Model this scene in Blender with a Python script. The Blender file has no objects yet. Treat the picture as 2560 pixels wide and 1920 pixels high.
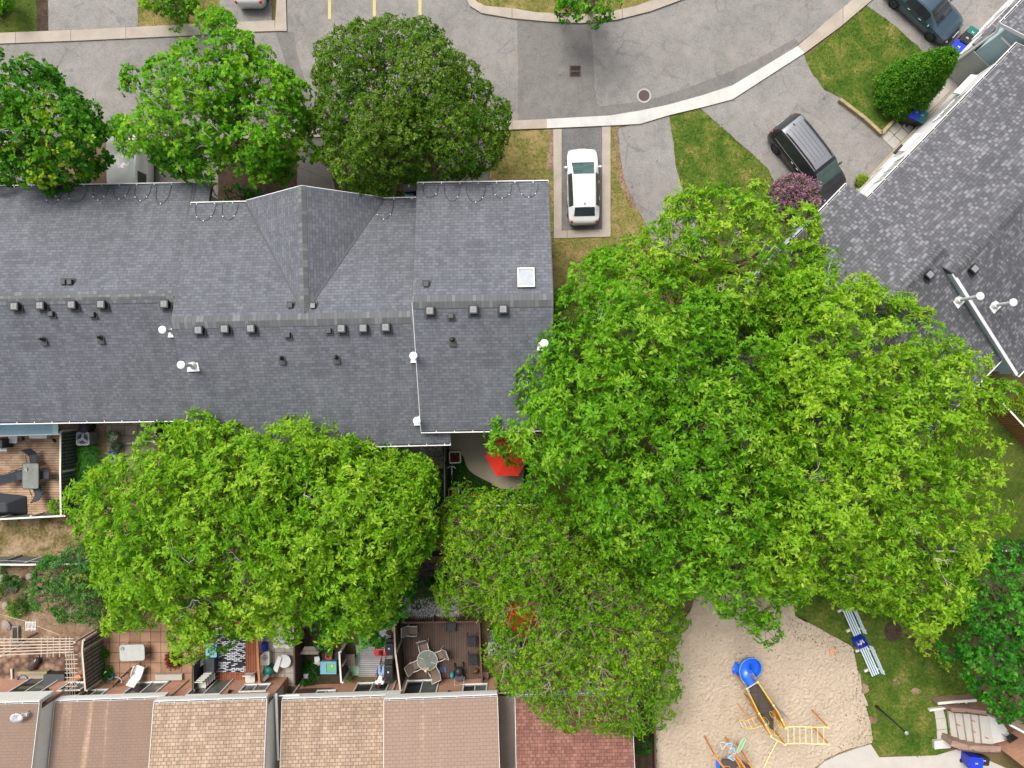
import bpy, bmesh, math, random
import numpy as np
from mathutils import Vector, Matrix

# ---------------------------------------------------------------- camera, sky, sun, exposure
SC = bpy.context.scene
COL = SC.collection
H = 41.0            # flying height of the camera above the ground, metres
S = 43.0            # photo pixels (2560 wide) per metre on the ground
cam_d = bpy.data.cameras.new('camera')
cam = bpy.data.objects.new('camera', cam_d)
COL.objects.link(cam)
cam.location = (0, 0, H)
cam.rotation_euler = (0, 0, 0)
cam_d.sensor_width = 36.0
cam_d.lens = 36.0 * H / (2560.0 / S)
cam_d.clip_end = 2000.0
SC.camera = cam
SUN_EL, SUN_AZ = math.radians(60), math.radians(325)      # azimuth clockwise from north
world = bpy.data.worlds.new('World')
SC.world = world
world.use_nodes = True
wn = world.node_tree
bg = wn.nodes['Background']
sky = wn.nodes.new('ShaderNodeTexSky')
sky.sky_type = 'NISHITA'
sky.sun_disc = False
sky.sun_elevation = SUN_EL
sky.sun_rotation = SUN_AZ
sky.air_density = 1.0
sky.dust_density = 4.0
sky.ozone_density = 1.0
bw = wn.nodes.new('ShaderNodeRGBToBW')                      # overcast: most of the blue taken out of the sky
mx = wn.nodes.new('ShaderNodeMix'); mx.data_type = 'RGBA'; mx.inputs[0].default_value = .72
wn.links.new(sky.outputs[0], bw.inputs[0]); wn.links.new(sky.outputs[0], mx.inputs[6]); wn.links.new(bw.outputs[0], mx.inputs[7])
wn.links.new(mx.outputs[2], bg.inputs[0])
bg.inputs[1].default_value = 0.15
sun_d = bpy.data.lights.new('sun', 'SUN')
sun_d.energy = 1.7
sun_d.angle = math.radians(26)
sun_d.color = (1.0, 0.95, 0.86)
sun = bpy.data.objects.new('sun', sun_d)
COL.objects.link(sun)
sun.rotation_euler = (math.pi / 2 - SUN_EL, 0, math.pi - SUN_AZ)
sun.location = (0, 0, 60)
SC.view_settings.view_transform = 'Standard'
SC.view_settings.look = 'None'
SC.view_settings.gamma = 1.0
SC.view_settings.exposure = 1.0
SC.cycles.max_bounces = 6
SC.cycles.diffuse_bounces = 3
SC.cycles.glossy_bounces = 2
SC.cycles.transmission_bounces = 4
SC.cycles.transparent_max_bounces = 4
SC.cycles.use_denoising = True

R = random.Random(7)
rad = math.radians

# ---------------------------------------------------------------- helpers
def P(px, py, z=0.0):
    """point at height z that stands where the drone photo shows it (2560 x 1920 pixels)"""
    k = (H - z) / (H * S)
    return Vector(((px - 1280) * k, (960 - py) * k, z))

def zoomer(x0, y0, s):
    return lambda x, y: (x0 + x * s, y0 + y * s)

def DD(x, y):
    return (x * 1.15732, y * 1.15732)

def poly(pts, z=0.0):
    return [P(a, b, z).to_2d() for a, b in pts]

def dpoly(pts, z=0.0):
    return [P(*DD(a, b), z).to_2d() for a, b in pts]

def zpoly(zf, pts, z=0.0):
    return [P(*zf(a, b), z).to_2d() for a, b in pts]

def tmat(o):
    m = Matrix.LocRotScale(o.location, o.rotation_euler, None)
    return tmat(o.parent) @ m if o.parent else m

class MB:
    def __init__(s):
        s.v = []; s.f = []
    def add(s, vs, fs):
        o = len(s.v)
        s.v += [tuple(v) for v in vs]
        s.f += [tuple(i + o for i in f) for f in fs]
        return s
    def box(s, c, d, rz=0, ry=0, rx=0):
        m = Matrix.Rotation(rz, 3, 'Z') @ Matrix.Rotation(ry, 3, 'Y') @ Matrix.Rotation(rx, 3, 'X')
        c = Vector(c)
        vs = [c + m @ Vector((x * d[0] / 2, y * d[1] / 2, z * d[2] / 2)) for z in (-1, 1) for x, y in ((-1, -1), (1, -1), (1, 1), (-1, 1))]
        return s.add(vs, [(3, 2, 1, 0), (4, 5, 6, 7), (0, 1, 5, 4), (1, 2, 6, 5), (2, 3, 7, 6), (3, 0, 4, 7)])
    def prism(s, pl, z0, z1, taper=1.0):
        pl = [Vector((p[0], p[1])) for p in pl]
        a = sum(pl[i].x * pl[(i + 1) % len(pl)].y - pl[(i + 1) % len(pl)].x * pl[i].y for i in range(len(pl)))
        if a < 0: pl = pl[::-1]
        n = len(pl)
        c = sum(pl, Vector((0, 0))) / n
        vs = [(p.x, p.y, z0) for p in pl] + [(c.x + (p.x - c.x) * taper, c.y + (p.y - c.y) * taper, z1) for p in pl]
        return s.add(vs, [tuple(range(n - 1, -1, -1)), tuple(range(n, 2 * n))] + [(i, (i + 1) % n, n + (i + 1) % n, n + i) for i in range(n)])
    def sheet(s, pl, z):
        pl = [Vector((p[0], p[1])) for p in pl]
        a = sum(pl[i].x * pl[(i + 1) % len(pl)].y - pl[(i + 1) % len(pl)].x * pl[i].y for i in range(len(pl)))
        if a < 0: pl = pl[::-1]
        return s.add([(p.x, p.y, z) for p in pl], [tuple(range(len(pl)))])
    def quad(s, *pts):
        return s.add(pts, [tuple(range(len(pts)))])
    def plate(s, pts, t):
        """a plate with the given top outline (any tilt), t thick downwards"""
        pts = [Vector(p) for p in pts]
        nrm = (pts[1] - pts[0]).cross(pts[2] - pts[0])
        if nrm.z < 0: pts = pts[::-1]
        n = len(pts)
        vs = pts + [p - Vector((0, 0, t)) for p in pts]
        return s.add(vs, [tuple(range(n)), tuple(range(2 * n - 1, n - 1, -1))] + [(i, n + i, n + (i + 1) % n, (i + 1) % n) for i in range(n)])
    def tube(s, path, r, n=6, cap=True):
        path = [Vector(p) for p in path]
        m = len(path)
        rs = r if isinstance(r, (list, tuple)) else [r] * m
        o = len(s.v)
        up = None
        for i, p in enumerate(path):
            t = (path[min(i + 1, m - 1)] - path[max(i - 1, 0)])
            if t.length < 1e-9: t = Vector((0, 0, 1))
            t.normalize()
            if up is None:
                up = Vector((0, 0, 1)) if abs(t.z) < .9 else Vector((1, 0, 0))
            a = t.cross(up)
            if a.length < 1e-6: a = t.orthogonal()
            a.normalize(); b = a.cross(t); up = b
            for k in range(n):
                q = 2 * math.pi * k / n
                s.v.append(tuple(p + (a * math.cos(q) + b * math.sin(q)) * rs[i]))
        for i in range(m - 1):
            for k in range(n):
                k2 = (k + 1) % n
                s.f.append((o + i * n + k, o + i * n + k2, o + (i + 1) * n + k2, o + (i + 1) * n + k))
        if cap:
            s.f.append(tuple(o + k for k in range(n - 1, -1, -1)))
            s.f.append(tuple(o + (m - 1) * n + k for k in range(n)))
        return s
    def lathe(s, prof, c=(0, 0, 0), n=20, cap=True):
        o = len(s.v); m = len(prof)
        for r, z in prof:
            for k in range(n):
                q = 2 * math.pi * k / n
                s.v.append((c[0] + r * math.cos(q), c[1] + r * math.sin(q), c[2] + z))
        for i in range(m - 1):
            for k in range(n):
                k2 = (k + 1) % n
                s.f.append((o + i * n + k, o + i * n + k2, o + (i + 1) * n + k2, o + (i + 1) * n + k))
        if cap:
            s.f.append(tuple(o + k for k in range(n - 1, -1, -1)))
            s.f.append(tuple(o + (m - 1) * n + k for k in range(n)))
        return s
    def cyl(s, c, r, h, n=16, r2=None):
        return s.lathe([(r, 0), (r if r2 is None else r2, h)], c, n)
    def blob(s, c, d, n=10, m=7, jit=0.0, rnd=None):
        rnd = rnd or R
        prof = []
        o = len(s.v)
        for i in range(m):
            t = math.pi * i / (m - 1)
            for k in range(n):
                q = 2 * math.pi * k / n
                j = 1 + (rnd.uniform(-jit, jit) if 0 < i < m - 1 else 0)
                s.v.append((c[0] + d[0] / 2 * max(math.sin(t), .02) * math.cos(q) * j, c[1] + d[1] / 2 * max(math.sin(t), .02) * math.sin(q) * j, c[2] - d[2] / 2 * math.cos(t) * (j if jit else 1)))
        for i in range(m - 1):
            for k in range(n):
                k2 = (k + 1) % n
                s.f.append((o + i * n + k, o + i * n + k2, o + (i + 1) * n + k2, o + (i + 1) * n + k))
        s.f.append(tuple(o + k for k in range(n - 1, -1, -1)))
        s.f.append(tuple(o + (m - 1) * n + k for k in range(n)))
        return s
    def rrect(s, c, w, d, h, r=.05, rz=0, n=4):
        pl = []
        for cx, cy, q0 in ((w / 2 - r, d / 2 - r, 0), (-w / 2 + r, d / 2 - r, 90), (-w / 2 + r, -d / 2 + r, 180), (w / 2 - r, -d / 2 + r, 270)):
            for k in range(n + 1):
                q = rad(q0 + 90 * k / n)
                x, y = cx + r * math.cos(q), cy + r * math.sin(q)
                pl.append((c[0] + x * math.cos(rz) - y * math.sin(rz), c[1] + x * math.sin(rz) + y * math.cos(rz)))
        return s.prism(pl, c[2], c[2] + h)
    def build(s, name, mat, parent=None, world=False, smooth=False, bevel=0.0, uvrot=0.0):
        me = bpy.data.meshes.new(name)
        vs = s.v
        if world and parent is not None:
            mi = tmat(parent).inverted()
            vs = [tuple(mi @ Vector(v)) for v in vs]
        me.from_pydata(vs, [], s.f)
        me.update()
        uv = me.uv_layers.new(name='UVMap')
        cu, su = math.cos(uvrot), math.sin(uvrot)
        vv = me.vertices
        dat = np.zeros((len(me.loops), 2), dtype=np.float32)
        for p in me.polygons:
            nx, ny, nz = p.normal
            if abs(nz) > .995:
                for li in p.loop_indices:
                    co = vv[me.loops[li].vertex_index].co
                    dat[li] = (co.x * cu - co.y * su, co.x * su + co.y * cu)
            else:
                l = math.hypot(nx, ny) or 1.0
                tx, ty = -ny / l, nx / l
                ux, uy, uz = -nz * nx / l, -nz * ny / l, l
                for li in p.loop_indices:
                    co = vv[me.loops[li].vertex_index].co
                    dat[li] = (co.x * tx + co.y * ty, co.x * ux + co.y * uy + co.z * uz)
        uv.data.foreach_set('uv', dat.ravel())
        if smooth:
            me.polygons.foreach_set('use_smooth', [True] * len(me.polygons))
        me.materials.append(mat)
        o = bpy.data.objects.new(name, me)
        COL.objects.link(o)
        if parent is not None: o.parent = parent
        if bevel:
            b = o.modifiers.new('bevel', 'BEVEL'); b.width = bevel; b.segments = 2; b.limit_method = 'ANGLE'
        return o

LIFT = 0.0      # height above its base at which a thing's pixel was read off the photo
def thing(name, label, cat, loc=(0, 0, 0), rz=0.0, group=None):
    if LIFT: k = (H - loc[2] - LIFT) / (H - loc[2]); loc = (loc[0] * k, loc[1] * k, loc[2])
    o = bpy.data.objects.new(name, None)
    o.empty_display_size = .2
    COL.objects.link(o)
    o.location = loc
    o.rotation_euler = (0, 0, rz)
    return tag(o, label, cat, group)

def tag(o, label, cat, group=None):
    o['label'] = label; o['category'] = cat
    if group: o['group'] = group
    return o

def structure(name, mb, mat, **kw):
    o = mb.build(name, mat, **kw)
    o['kind'] = 'structure'
    return o

def stuff(name, mb, mat, label, cat, **kw):
    o = mb.build(name, mat, **kw)
    o['kind'] = 'stuff'
    return tag(o, label, cat)

# ---------------------------------------------------------------- materials
class NT:
    def __init__(s, name):
        s.m = bpy.data.materials.new(name); s.m.use_nodes = True
        s.t = s.m.node_tree; s.b = s.t.nodes['Principled BSDF']; s.out = s.t.nodes['Material Output']
    def n(s, typ, **kw):
        o = s.t.nodes.new('ShaderNode' + typ)
        for k, v in kw.items():
            if k[0] == '_': setattr(o, k[1:], v)
            else: o.inputs[k.replace('__', ' ')].default_value = v
        return o
    def l(s, a, b): s.t.links.new(a, b)
    def coord(s, kind='Object', rot=0.0, scale=(1, 1, 1)):
        c = s.n('TexCoord'); m = s.n('Mapping')
        m.inputs['Rotation'].default_value = (0, 0, rot); m.inputs['Scale'].default_value = scale
        s.l(c.outputs[kind], m.inputs[0]); return m.outputs[0]
    def noise(s, co, scale, detail=3, rough=.55, dist=0):
        o = s.n('TexNoise', Scale=scale, Detail=detail, Roughness=rough, Distortion=dist); s.l(co, o.inputs['Vector']); return o.outputs[0]
    def ramp(s, fac, stops, interp='LINEAR'):
        o = s.n('ValToRGB'); r = o.color_ramp; r.interpolation = interp
        while len(r.elements) < len(stops): r.elements.new(.5)
        for e, (p, c) in zip(r.elements, stops):
            e.position = p
            e.color = (c, c, c, 1) if isinstance(c, (int, float)) else (*c[:3], 1)
        s.l(fac, o.inputs[0]); return o.outputs[0]
    def mix(s, a, b, fac, blend='MIX'):
        o = s.n('Mix', _data_type='RGBA', _blend_type=blend)
        for v, i in ((fac, 0), (a, 6), (b, 7)):
            if isinstance(v, (int, float)): o.inputs[i].default_value = v if i == 0 else (v, v, v, 1)
            elif isinstance(v, (tuple, list)): o.inputs[i].default_value = (*v[:3], 1)
            else: s.l(v, o.inputs[i])
        return o.outputs[2]
    def bump(s, h, strength, dist=.02):
        o = s.n('Bump', Strength=strength, Distance=dist); s.l(h, o.inputs['Height']); s.l(o.outputs[0], s.b.inputs['Normal'])
    def done(s, col, rough=.7, spec=.3, metal=0.0):
        if isinstance(col, (tuple, list)): s.b.inputs['Base Color'].default_value = (*col[:3], 1)
        else: s.l(col, s.b.inputs['Base Color'])
        s.b.inputs['Roughness'].default_value = rough
        s.b.inputs['Specular IOR Level'].default_value = spec
        s.b.inputs['Metallic'].default_value = metal
        return s.m

def paint(name, c, rough=.6, spec=.3, var=.12, scale=4.0, metal=0.0, coat=0.0, bump=0.0):
    n = NT(name); co = n.coord()
    f = n.noise(co, scale, 4)
    col = n.mix(tuple(x * (1 - var) for x in c), tuple(min(x * (1 + var), .95) for x in c), f)
    g = n.noise(co, scale * 12, 2)
    col = n.mix(col, n.ramp(g, [(.3, 1 - var * .6), (.7, 1 + 0 * var)]), 1.0, 'MULTIPLY')
    if coat: n.b.inputs['Coat Weight'].default_value = coat; n.b.inputs['Coat Roughness'].default_value = .05
    if bump: n.bump(g, bump, .01)
    return n.done(col, rough, spec, metal)

def shingles(name, stops, bw, bh, mort=.55, blotch=.12, mw=.012, streak=None, rough=.9, bw2=None):
    n = NT(name); uv = n.coord('UV')
    def brick(w, h, off, co, m=mw):
        o = n.n('TexBrick', Color1=(0, 0, 0, 1), Color2=(1, 1, 1, 1), Mortar=(0, 0, 0, 1), Scale=1.0)
        o.inputs['Mortar Size'].default_value = m; o.inputs['Mortar Smooth'].default_value = .3
        o.inputs['Bias'].default_value = 0; o.inputs['Brick Width'].default_value = w; o.inputs['Row Height'].default_value = h
        o.offset = off; n.l(co, o.inputs['Vector']); return o
    a = brick(bw, bh, .5, uv)
    b = brick(bw2 or bw * .41, bh, .37, uv, 0.0)
    f = n.mix(a.outputs[0], b.outputs[0], .5)
    col = n.ramp(f, stops)
    co = n.coord('UV')
    big = n.noise(co, .35, 4, .6)
    col = n.mix(col, n.ramp(big, [(.3, 1 - blotch), (.7, 1 + blotch * .3)]), 1.0, 'MULTIPLY')
    col = n.mix(col, n.ramp(n.noise(n.coord('UV', scale=(1.6, .16, 1)), 1.0, 4, .65), [(.32, .86), (.68, 1.06)]), 1.0, 'MULTIPLY')
    fine = n.noise(co, 34, 2)
    col = n.mix(col, n.ramp(fine, [(.25, .86), (.75, 1.0)]), 1.0, 'MULTIPLY')
    if streak:
        sc = n.coord('UV', scale=(1.1, .06, 1))
        st = n.noise(sc, 1.3, 3, .6)
        col = n.mix(col, streak, n.ramp(st, [(.36, .85), (.60, .8), (.70, 0)]))
    mcol = n.mix(col, mort, 1.0, 'MULTIPLY')
    col = n.mix(col, mcol, a.outputs['Fac'])
    inv = n.n('Math', _operation='SUBTRACT'); inv.inputs[0].default_value = 1.0; n.l(a.outputs['Fac'], inv.inputs[1])
    n.bump(inv.outputs[0], .35, .012)
    return n.done(col, rough, .2)

def planks(name, c1, c2, w, gap=.012, rot=0.0, length=3.2, dirt=None, gapc=.25, blotch=.25, rough=.8):
    n = NT(name); uv = n.coord('UV', rot=rot)
    o = n.n('TexBrick', Color1=(0, 0, 0, 1), Color2=(1, 1, 1, 1), Mortar=(0, 0, 0, 1), Scale=1.0)
    o.inputs['Mortar Size'].default_value = gap; o.inputs['Mortar Smooth'].default_value = .2
    o.inputs['Brick Width'].default_value = length; o.inputs['Row Height'].default_value = w; o.offset = .37
    n.l(uv, o.inputs['Vector'])
    sc = n.n('Mapping'); sc.inputs['Scale'].default_value = (1.2, 14, 1); n.l(uv, sc.inputs[0])
    g = n.noise(sc.outputs[0], 1.6, 4, .65)
    f = n.mix(o.outputs[0], g, .55)
    col = n.mix(c1, c2, f)
    big = n.noise(uv, .9, 4, .6)
    if dirt: col = n.mix(col, dirt, n.ramp(big, [(.45, 0), (.68, .8)]))
    else: col = n.mix(col, n.ramp(big, [(.3, 1 - blotch), (.7, 1)]), 1.0, 'MULTIPLY')
    col = n.mix(col, n.mix(col, gapc, 1.0, 'MULTIPLY'), o.outputs['Fac'])
    return n.done(col, rough, .25)

def tiles(name, c1, c2, w, h, mort, mw=.015, rot=0.0, off=0.0, blotch=.25, rough=.85, fine=18):
    n = NT(name); uv = n.coord('UV', rot=rot)
    o = n.n('TexBrick', Color1=(*c1, 1), Color2=(*c2, 1), Mortar=(*mort, 1), Scale=1.0)
    o.inputs['Mortar Size'].default_value = mw; o.inputs['Mortar Smooth'].default_value = .3
    o.inputs['Brick Width'].default_value = w; o.inputs['Row Height'].default_value = h; o.offset = off
    n.l(uv, o.inputs['Vector'])
    big = n.noise(uv, 1.1, 4, .6)
    col = n.mix(o.outputs[0], n.ramp(big, [(.3, 1 - blotch), (.7, 1)]), 1.0, 'MULTIPLY')
    col = n.mix(col, n.ramp(n.noise(uv, fine, 3), [(.3, .82), (.7, 1)]), 1.0, 'MULTIPLY')
    return n.done(col, rough, .25)

def asphalt(name, c, speck=.3, crack=True, tint=None, csc=.55, blotch=.2):
    n = NT(name); co = n.coord()
    f1 = n.noise(co, 38, 3, .7)
    f2 = n.noise(co, 11, 4, .7)
    big = n.noise(co, .35, 5, .6, .4)
    col = n.mix(tuple(x * (1 - speck) for x in c), tuple(x * (1 + speck) for x in c), n.ramp(f1, [(.32, 0), (.68, 1)]))
    col = n.mix(col, n.ramp(f2, [(.3, .8), (.7, 1.1)]), 1.0, 'MULTIPLY')
    col = n.mix(col, n.ramp(big, [(.3, 1 - blotch), (.7, 1.06)]), 1.0, 'MULTIPLY')
    if tint: col = n.mix(col, tint, n.ramp(n.noise(co, .5, 5, .65), [(.5, 0), (.75, .55)]))
    sp = n.n('TexVoronoi', Scale=.9); n.l(n.mix(co, n.noise(co, 3, 3), .15, 'ADD'), sp.inputs['Vector'])
    col = n.mix(col, .5, n.mix(n.ramp(sp.outputs['Distance'], [(.05, .8), (.13, 0)]), n.ramp(n.noise(co, .8, 3), [(.5, 0), (.62, .8)]), 1.0, 'MULTIPLY'), 'MULTIPLY')
    col = n.mix(col, n.ramp(n.noise(co, 1.7, 5, .7, .6), [(.34, .86), (.5, 1.0), (.68, 1.07)]), 1.0, 'MULTIPLY')
    if crack:
        d = n.n('TexNoise', Scale=1.1, Detail=5.0, Roughness=.6); n.l(co, d.inputs['Vector'])
        w = n.mix(co, d.outputs[1], .34, 'ADD')
        v = n.n('TexVoronoi', _feature='DISTANCE_TO_EDGE', Scale=csc); n.l(w, v.inputs['Vector'])
        line = n.ramp(v.outputs['Distance'], [(.0, 1), (.008, .8), (.017, 0)])
        mask = n.ramp(n.noise(co, .55, 4, .7), [(.46, 0), (.58, 1)])
        k = n.mix(line, mask, 1.0, 'MULTIPLY')
        col = n.mix(col, tuple(x * .45 for x in c), n.mix(k, .5, 1.0, 'MULTIPLY'))
    n.bump(f1, .25, .01)
    return n.done(col, .95, .15)

def grassy(name, stops, scale=.9, fine=30.0, dark=.6):
    n = NT(name); co = n.coord()
    f = n.mix(n.noise(co, scale, 5, .62, .5), n.noise(co, scale * 7, 4, .65), .42)
    col = n.ramp(f, stops)
    g = n.noise(co, fine, 3, .7)
    col = n.mix(col, n.ramp(g, [(.3, dark), (.7, 1.2)]), 1.0, 'MULTIPLY')
    n.bump(g, .8, .03)
    return n.done(col, .95, .1)

def leafmat(name, stops, trans=.5, gloss=.45):
    n = NT(name)
    a = n.n('Attribute', _attribute_name='tone')
    col = n.ramp(a.outputs['Fac'], stops)
    n.l(col, n.b.inputs['Base Color']); n.b.inputs['Roughness'].default_value = gloss; n.b.inputs['Specular IOR Level'].default_value = .16
    t = n.n('BsdfTranslucent'); n.l(n.mix(col, (.9, 1.0, .45), 1.0, 'MULTIPLY'), t.inputs[0])
    m = n.n('MixShader'); m.inputs[0].default_value = trans
    n.l(n.b.outputs[0], m.inputs[1]); n.l(t.outputs[0], m.inputs[2]); n.l(m.outputs[0], n.out.inputs[0])
    return n.m

def glassy(name, c, rough=.06, spec=.6):
    n = NT(name); co = n.coord()
    f = n.noise(co, 2.2, 3)
    return n.done(n.mix(tuple(x * .6 for x in c), tuple(min(1, x * 1.5) for x in c), f), rough, spec)

K = {}
K['asphalt'] = asphalt('asphalt', (.205, .193, .183), tint=(.26, .235, .205))
K['asphalt_drive'] = asphalt('driveway_asphalt', (.215, .203, .193), speck=.38, csc=.3, tint=(.25, .22, .19))
K['asphalt_brown'] = asphalt('brownish_driveway_asphalt', (.17, .152, .14), speck=.25, csc=.4)  # darker, slightly browner asphalt for the driveways by the grey row
K['asphalt_new'] = asphalt('patched_asphalt', (.15, .142, .135), speck=.12, crack=False, blotch=.15, tint=(.2, .18, .155))
K['asphalt_dark'] = asphalt('stained_driveway_asphalt', (.16, .157, .155), speck=.45, crack=False, blotch=.45)
K['kerb'] = tiles('old_concrete_kerb', (.36, .31, .26), (.40, .345, .285), 3.2, 30, (.16, .13, .11), .02, blotch=.22)
K['kerb_white'] = tiles('new_white_concrete', (.50, .49, .465), (.56, .55, .525), 4.0, 30, (.4, .38, .36), .015, blotch=.2)
K['table_top'] = paint('grey_white_table_top', (.36, .365, .345), .5, .3, .2, 3)
K['concrete'] = paint('concrete', (.36, .335, .30), .9, .2, .22, 1.2)
K['concrete_tan'] = paint('tan_concrete', (.30, .255, .20), .9, .2, .28, 1.0)
K['concrete_pale'] = paint('pale_concrete', (.40, .37, .33), .9, .2, .15, 1.5)
K['yellow_line'] = paint('worn_yellow_paint', (.44, .37, .16), .8, .2, .3, 9)
K['dirt'] = grassy('bare_earth', [(.3, (.10, .062, .038)), (.5, (.20, .13, .085)), (.62, (.30, .22, .15)), (.75, (.16, .13, .05))], 1.1)
K['earth_base'] = grassy('rough_ground', [(.3, (.07, .062, .025)), (.5, (.14, .10, .05)), (.65, (.10, .11, .03))], .7)
K['mulch'] = grassy('dark_mulch', [(.3, (.022, .016, .011)), (.55, (.07, .048, .035)), (.75, (.13, .095, .07))], 3, 40)
K['lawn'] = grassy('green_lawn', [(.30, (.022, .042, .006)), (.45, (.045, .075, .010)), (.60, (.085, .105, .020)), (.74, (.20, .16, .065))], .55)
K['lawn_lush'] = grassy('lush_lawn', [(.34, (.022, .052, .006)), (.46, (.052, .098, .011)), (.56, (.105, .13, .022)), (.67, (.25, .19, .075))], .85)
K['lawn_dry'] = grassy('dry_lawn', [(.33, (.07, .09, .015)), (.46, (.15, .14, .04)), (.58, (.27, .20, .085)), (.74, (.36, .27, .14))], .8)
K['lawn_worn'] = grassy('worn_back_lawn', [(.34, (.05, .07, .015)), (.45, (.13, .10, .04)), (.56, (.27, .19, .115)), (.74, (.36, .28, .19))], .9)
K['turf'] = grassy('dark_green_turf', [(.3, (.008, .03, .006)), (.7, (.018, .06, .01))], 2)
K['gravel'] = None
K['sand'] = None
K['roof_slate'] = shingles('slate_grey_shingles', [(.2, (.098, .104, .119)), (.5, (.117, .124, .141)), (.8, (.138, .146, .165))], .34, .155, .66, .10, .010)
K['roof_charcoal'] = shingles('charcoal_blend_shingles', [(.3, (.092, .092, .101)), (.58, (.118, .118, .129)), (.68, (.16, .16, .174)), (.85, (.20, .20, .217))], .30, .175, .6, .14)
K['ridge_slate'] = shingles('ridge_cap_shingles', [(.25, (.103, .108, .112)), (.68, (.118, .123, .127)), (.80, (.155, .16, .163))], .19, 1.2, .75, .1, .01, bw2=.19)
K['ridge_char'] = shingles('charcoal_ridge_cap', [(.25, (.08, .08, .086)), (.6, (.11, .11, .118)), (.8, (.15, .15, .158))], .16, 1.2, .6, .2, .014)
K['roof_tan'] = shingles('tan_blend_shingles', [(.2, (.285, .20, .145)), (.5, (.34, .245, .178)), (.8, (.40, .30, .222))], .28, .18, .45, .12, .015)
K['roof_brown'] = shingles('streaked_brown_shingles', [(.2, (.29, .20, .145)), (.5, (.325, .225, .16)), (.8, (.36, .255, .185))], .32, .15, .7, .1, .008, streak=(.165, .112, .088))
K['roof_old'] = shingles('weathered_tan_shingles', [(.2, (.265, .185, .14)), (.5, (.30, .212, .16)), (.8, (.345, .25, .19))], .34, .18, .55, .14, .010, streak=(.235, .163, .13))
K['roof_red'] = shingles('brick_red_shingles', [(.2, (.16, .075, .06)), (.5, (.215, .098, .076)), (.8, (.265, .13, .10))], .28, .17, .55, .15, .012)
K['white'] = paint('white_painted_metal', (.60, .60, .595), .5, .4, .06)
K['white_rough'] = paint('weathered_white_paint', (.66, .64, .60), .7, .3, .2, 6)
K['cream'] = paint('cream_metal_fascia', (.58, .585, .56), .6, .3, .06)
K['siding_white'] = planks('white_siding', (.60, .605, .605), (.64, .64, .64), .2, .006, gapc=.7, blotch=.06, length=40)
K['siding_cream'] = planks('cream_vertical_siding', (.70, .69, .62), (.77, .76, .69), .16, .008, rot=math.pi / 2, gapc=.7, blotch=.06, length=40)
K['siding_teal'] = planks('pale_teal_siding', (.38, .50, .53), (.43, .55, .58), .11, .008, gapc=.65, blotch=.1, length=40)
K['siding_beige'] = planks('beige_siding', (.44, .40, .34), (.5, .46, .39), .18, .006, gapc=.7, blotch=.1, length=40)
K['brick'] = tiles('salmon_brick', (.50, .235, .155), (.58, .30, .20), .22, .075, (.46, .31, .23), .010, off=.5, blotch=.22)
K['brick_brown'] = tiles('brown_brick', (.27, .16, .125), (.34, .205, .16), .22, .075, (.36, .27, .22), .010, off=.5)
K['stucco'] = paint('grey_stucco', (.42, .43, .40), .9, .2, .2, 1.5)
K['black'] = paint('black_plastic', (.018, .018, .02), .5, .35, .2)
K['black_metal'] = paint('black_metal', (.025, .025, .027), .45, .4, .2, metal=.3)
K['grey_dark'] = paint('dark_grey_plastic', (.055, .06, .066), .6, .3, .2)
K['grey'] = paint('grey_metal', (.26, .27, .28), .5, .4, .15, metal=.3)
K['grey_light'] = paint('light_grey_metal', (.50, .51, .52), .45, .4, .1)
K['vent_top'] = paint('dusty_vent_top', (.20, .205, .21), .7, .3, .25, 9)
K['glass'] = glassy('dark_window_glass', (.02, .024, .028))
K['glass_grey'] = glassy('curtained_window_glass', (.10, .11, .10))
K['glass_car'] = glassy('tinted_car_glass', (.022, .036, .036), .04)
K['glass_green'] = glassy('green_windscreen', (.035, .075, .068), .05)
K['glass_sky'] = glassy('skylight_glass', (.27, .295, .31), .1)
K['glass_table'] = glassy('frosted_table_glass', (.14, .15, .13), .15)
K['rubber'] = paint('tyre_rubber', (.02, .02, .021), .85, .2, .2)
K['rim'] = paint('alloy_rim', (.42, .42, .43), .35, .5, .1, metal=.7)
K['rim_dark'] = paint('dark_alloy_rim', (.09, .09, .092), .4, .5, .1, metal=.6)
K['rim_white'] = paint('bright_alloy_rim', (.75, .75, .76), .4, .5, .05)
K['car_white'] = paint('white_car_paint', (.60, .60, .60), .3, .5, .015, coat=.6)
K['car_silver'] = paint('silver_car_paint', (.55, .56, .56), .35, .5, .04, metal=.35, coat=.5)
K['car_vanwhite'] = paint('off_white_van_paint', (.60, .60, .585), .4, .4, .05, coat=.3)
K['car_black'] = paint('charcoal_car_paint', (.014, .0135, .016), .3, .4, .05, metal=.1, coat=.35)
K['car_greyroof'] = paint('grey_roof_paint', (.165, .168, .185), .4, .5, .04, metal=.3, coat=.4)
K['car_blue'] = paint('steel_blue_car_paint', (.052, .085, .118), .3, .5, .04, metal=.4, coat=.7)
K['red_lamp'] = paint('red_lamp_lens', (.45, .015, .02), .25, .5, .1)
K['clear_lamp'] = paint('clear_lamp_lens', (.22, .23, .24), .15, .6, .05)
K['deck_red'] = planks('red_stained_deck', (.20, .062, .032), (.32, .11, .055), .14, rot=math.pi / 2)
K['deck_brown'] = planks('dark_brown_deck', (.075, .048, .038), (.12, .08, .06), .14, rot=math.pi / 2, dirt=None)
K['deck_old'] = planks('weathered_deck', (.26, .155, .095), (.44, .31, .21), .14, dirt=(.12, .07, .04))
K['deck_grey'] = planks('grey_deck', (.26, .25, .25), (.42, .41, .42), .12)
K['fence_grey'] = planks('grey_fence_boards', (.13, .125, .105), (.27, .255, .215), .21, .035, rot=math.pi / 2, gapc=.2)
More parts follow.
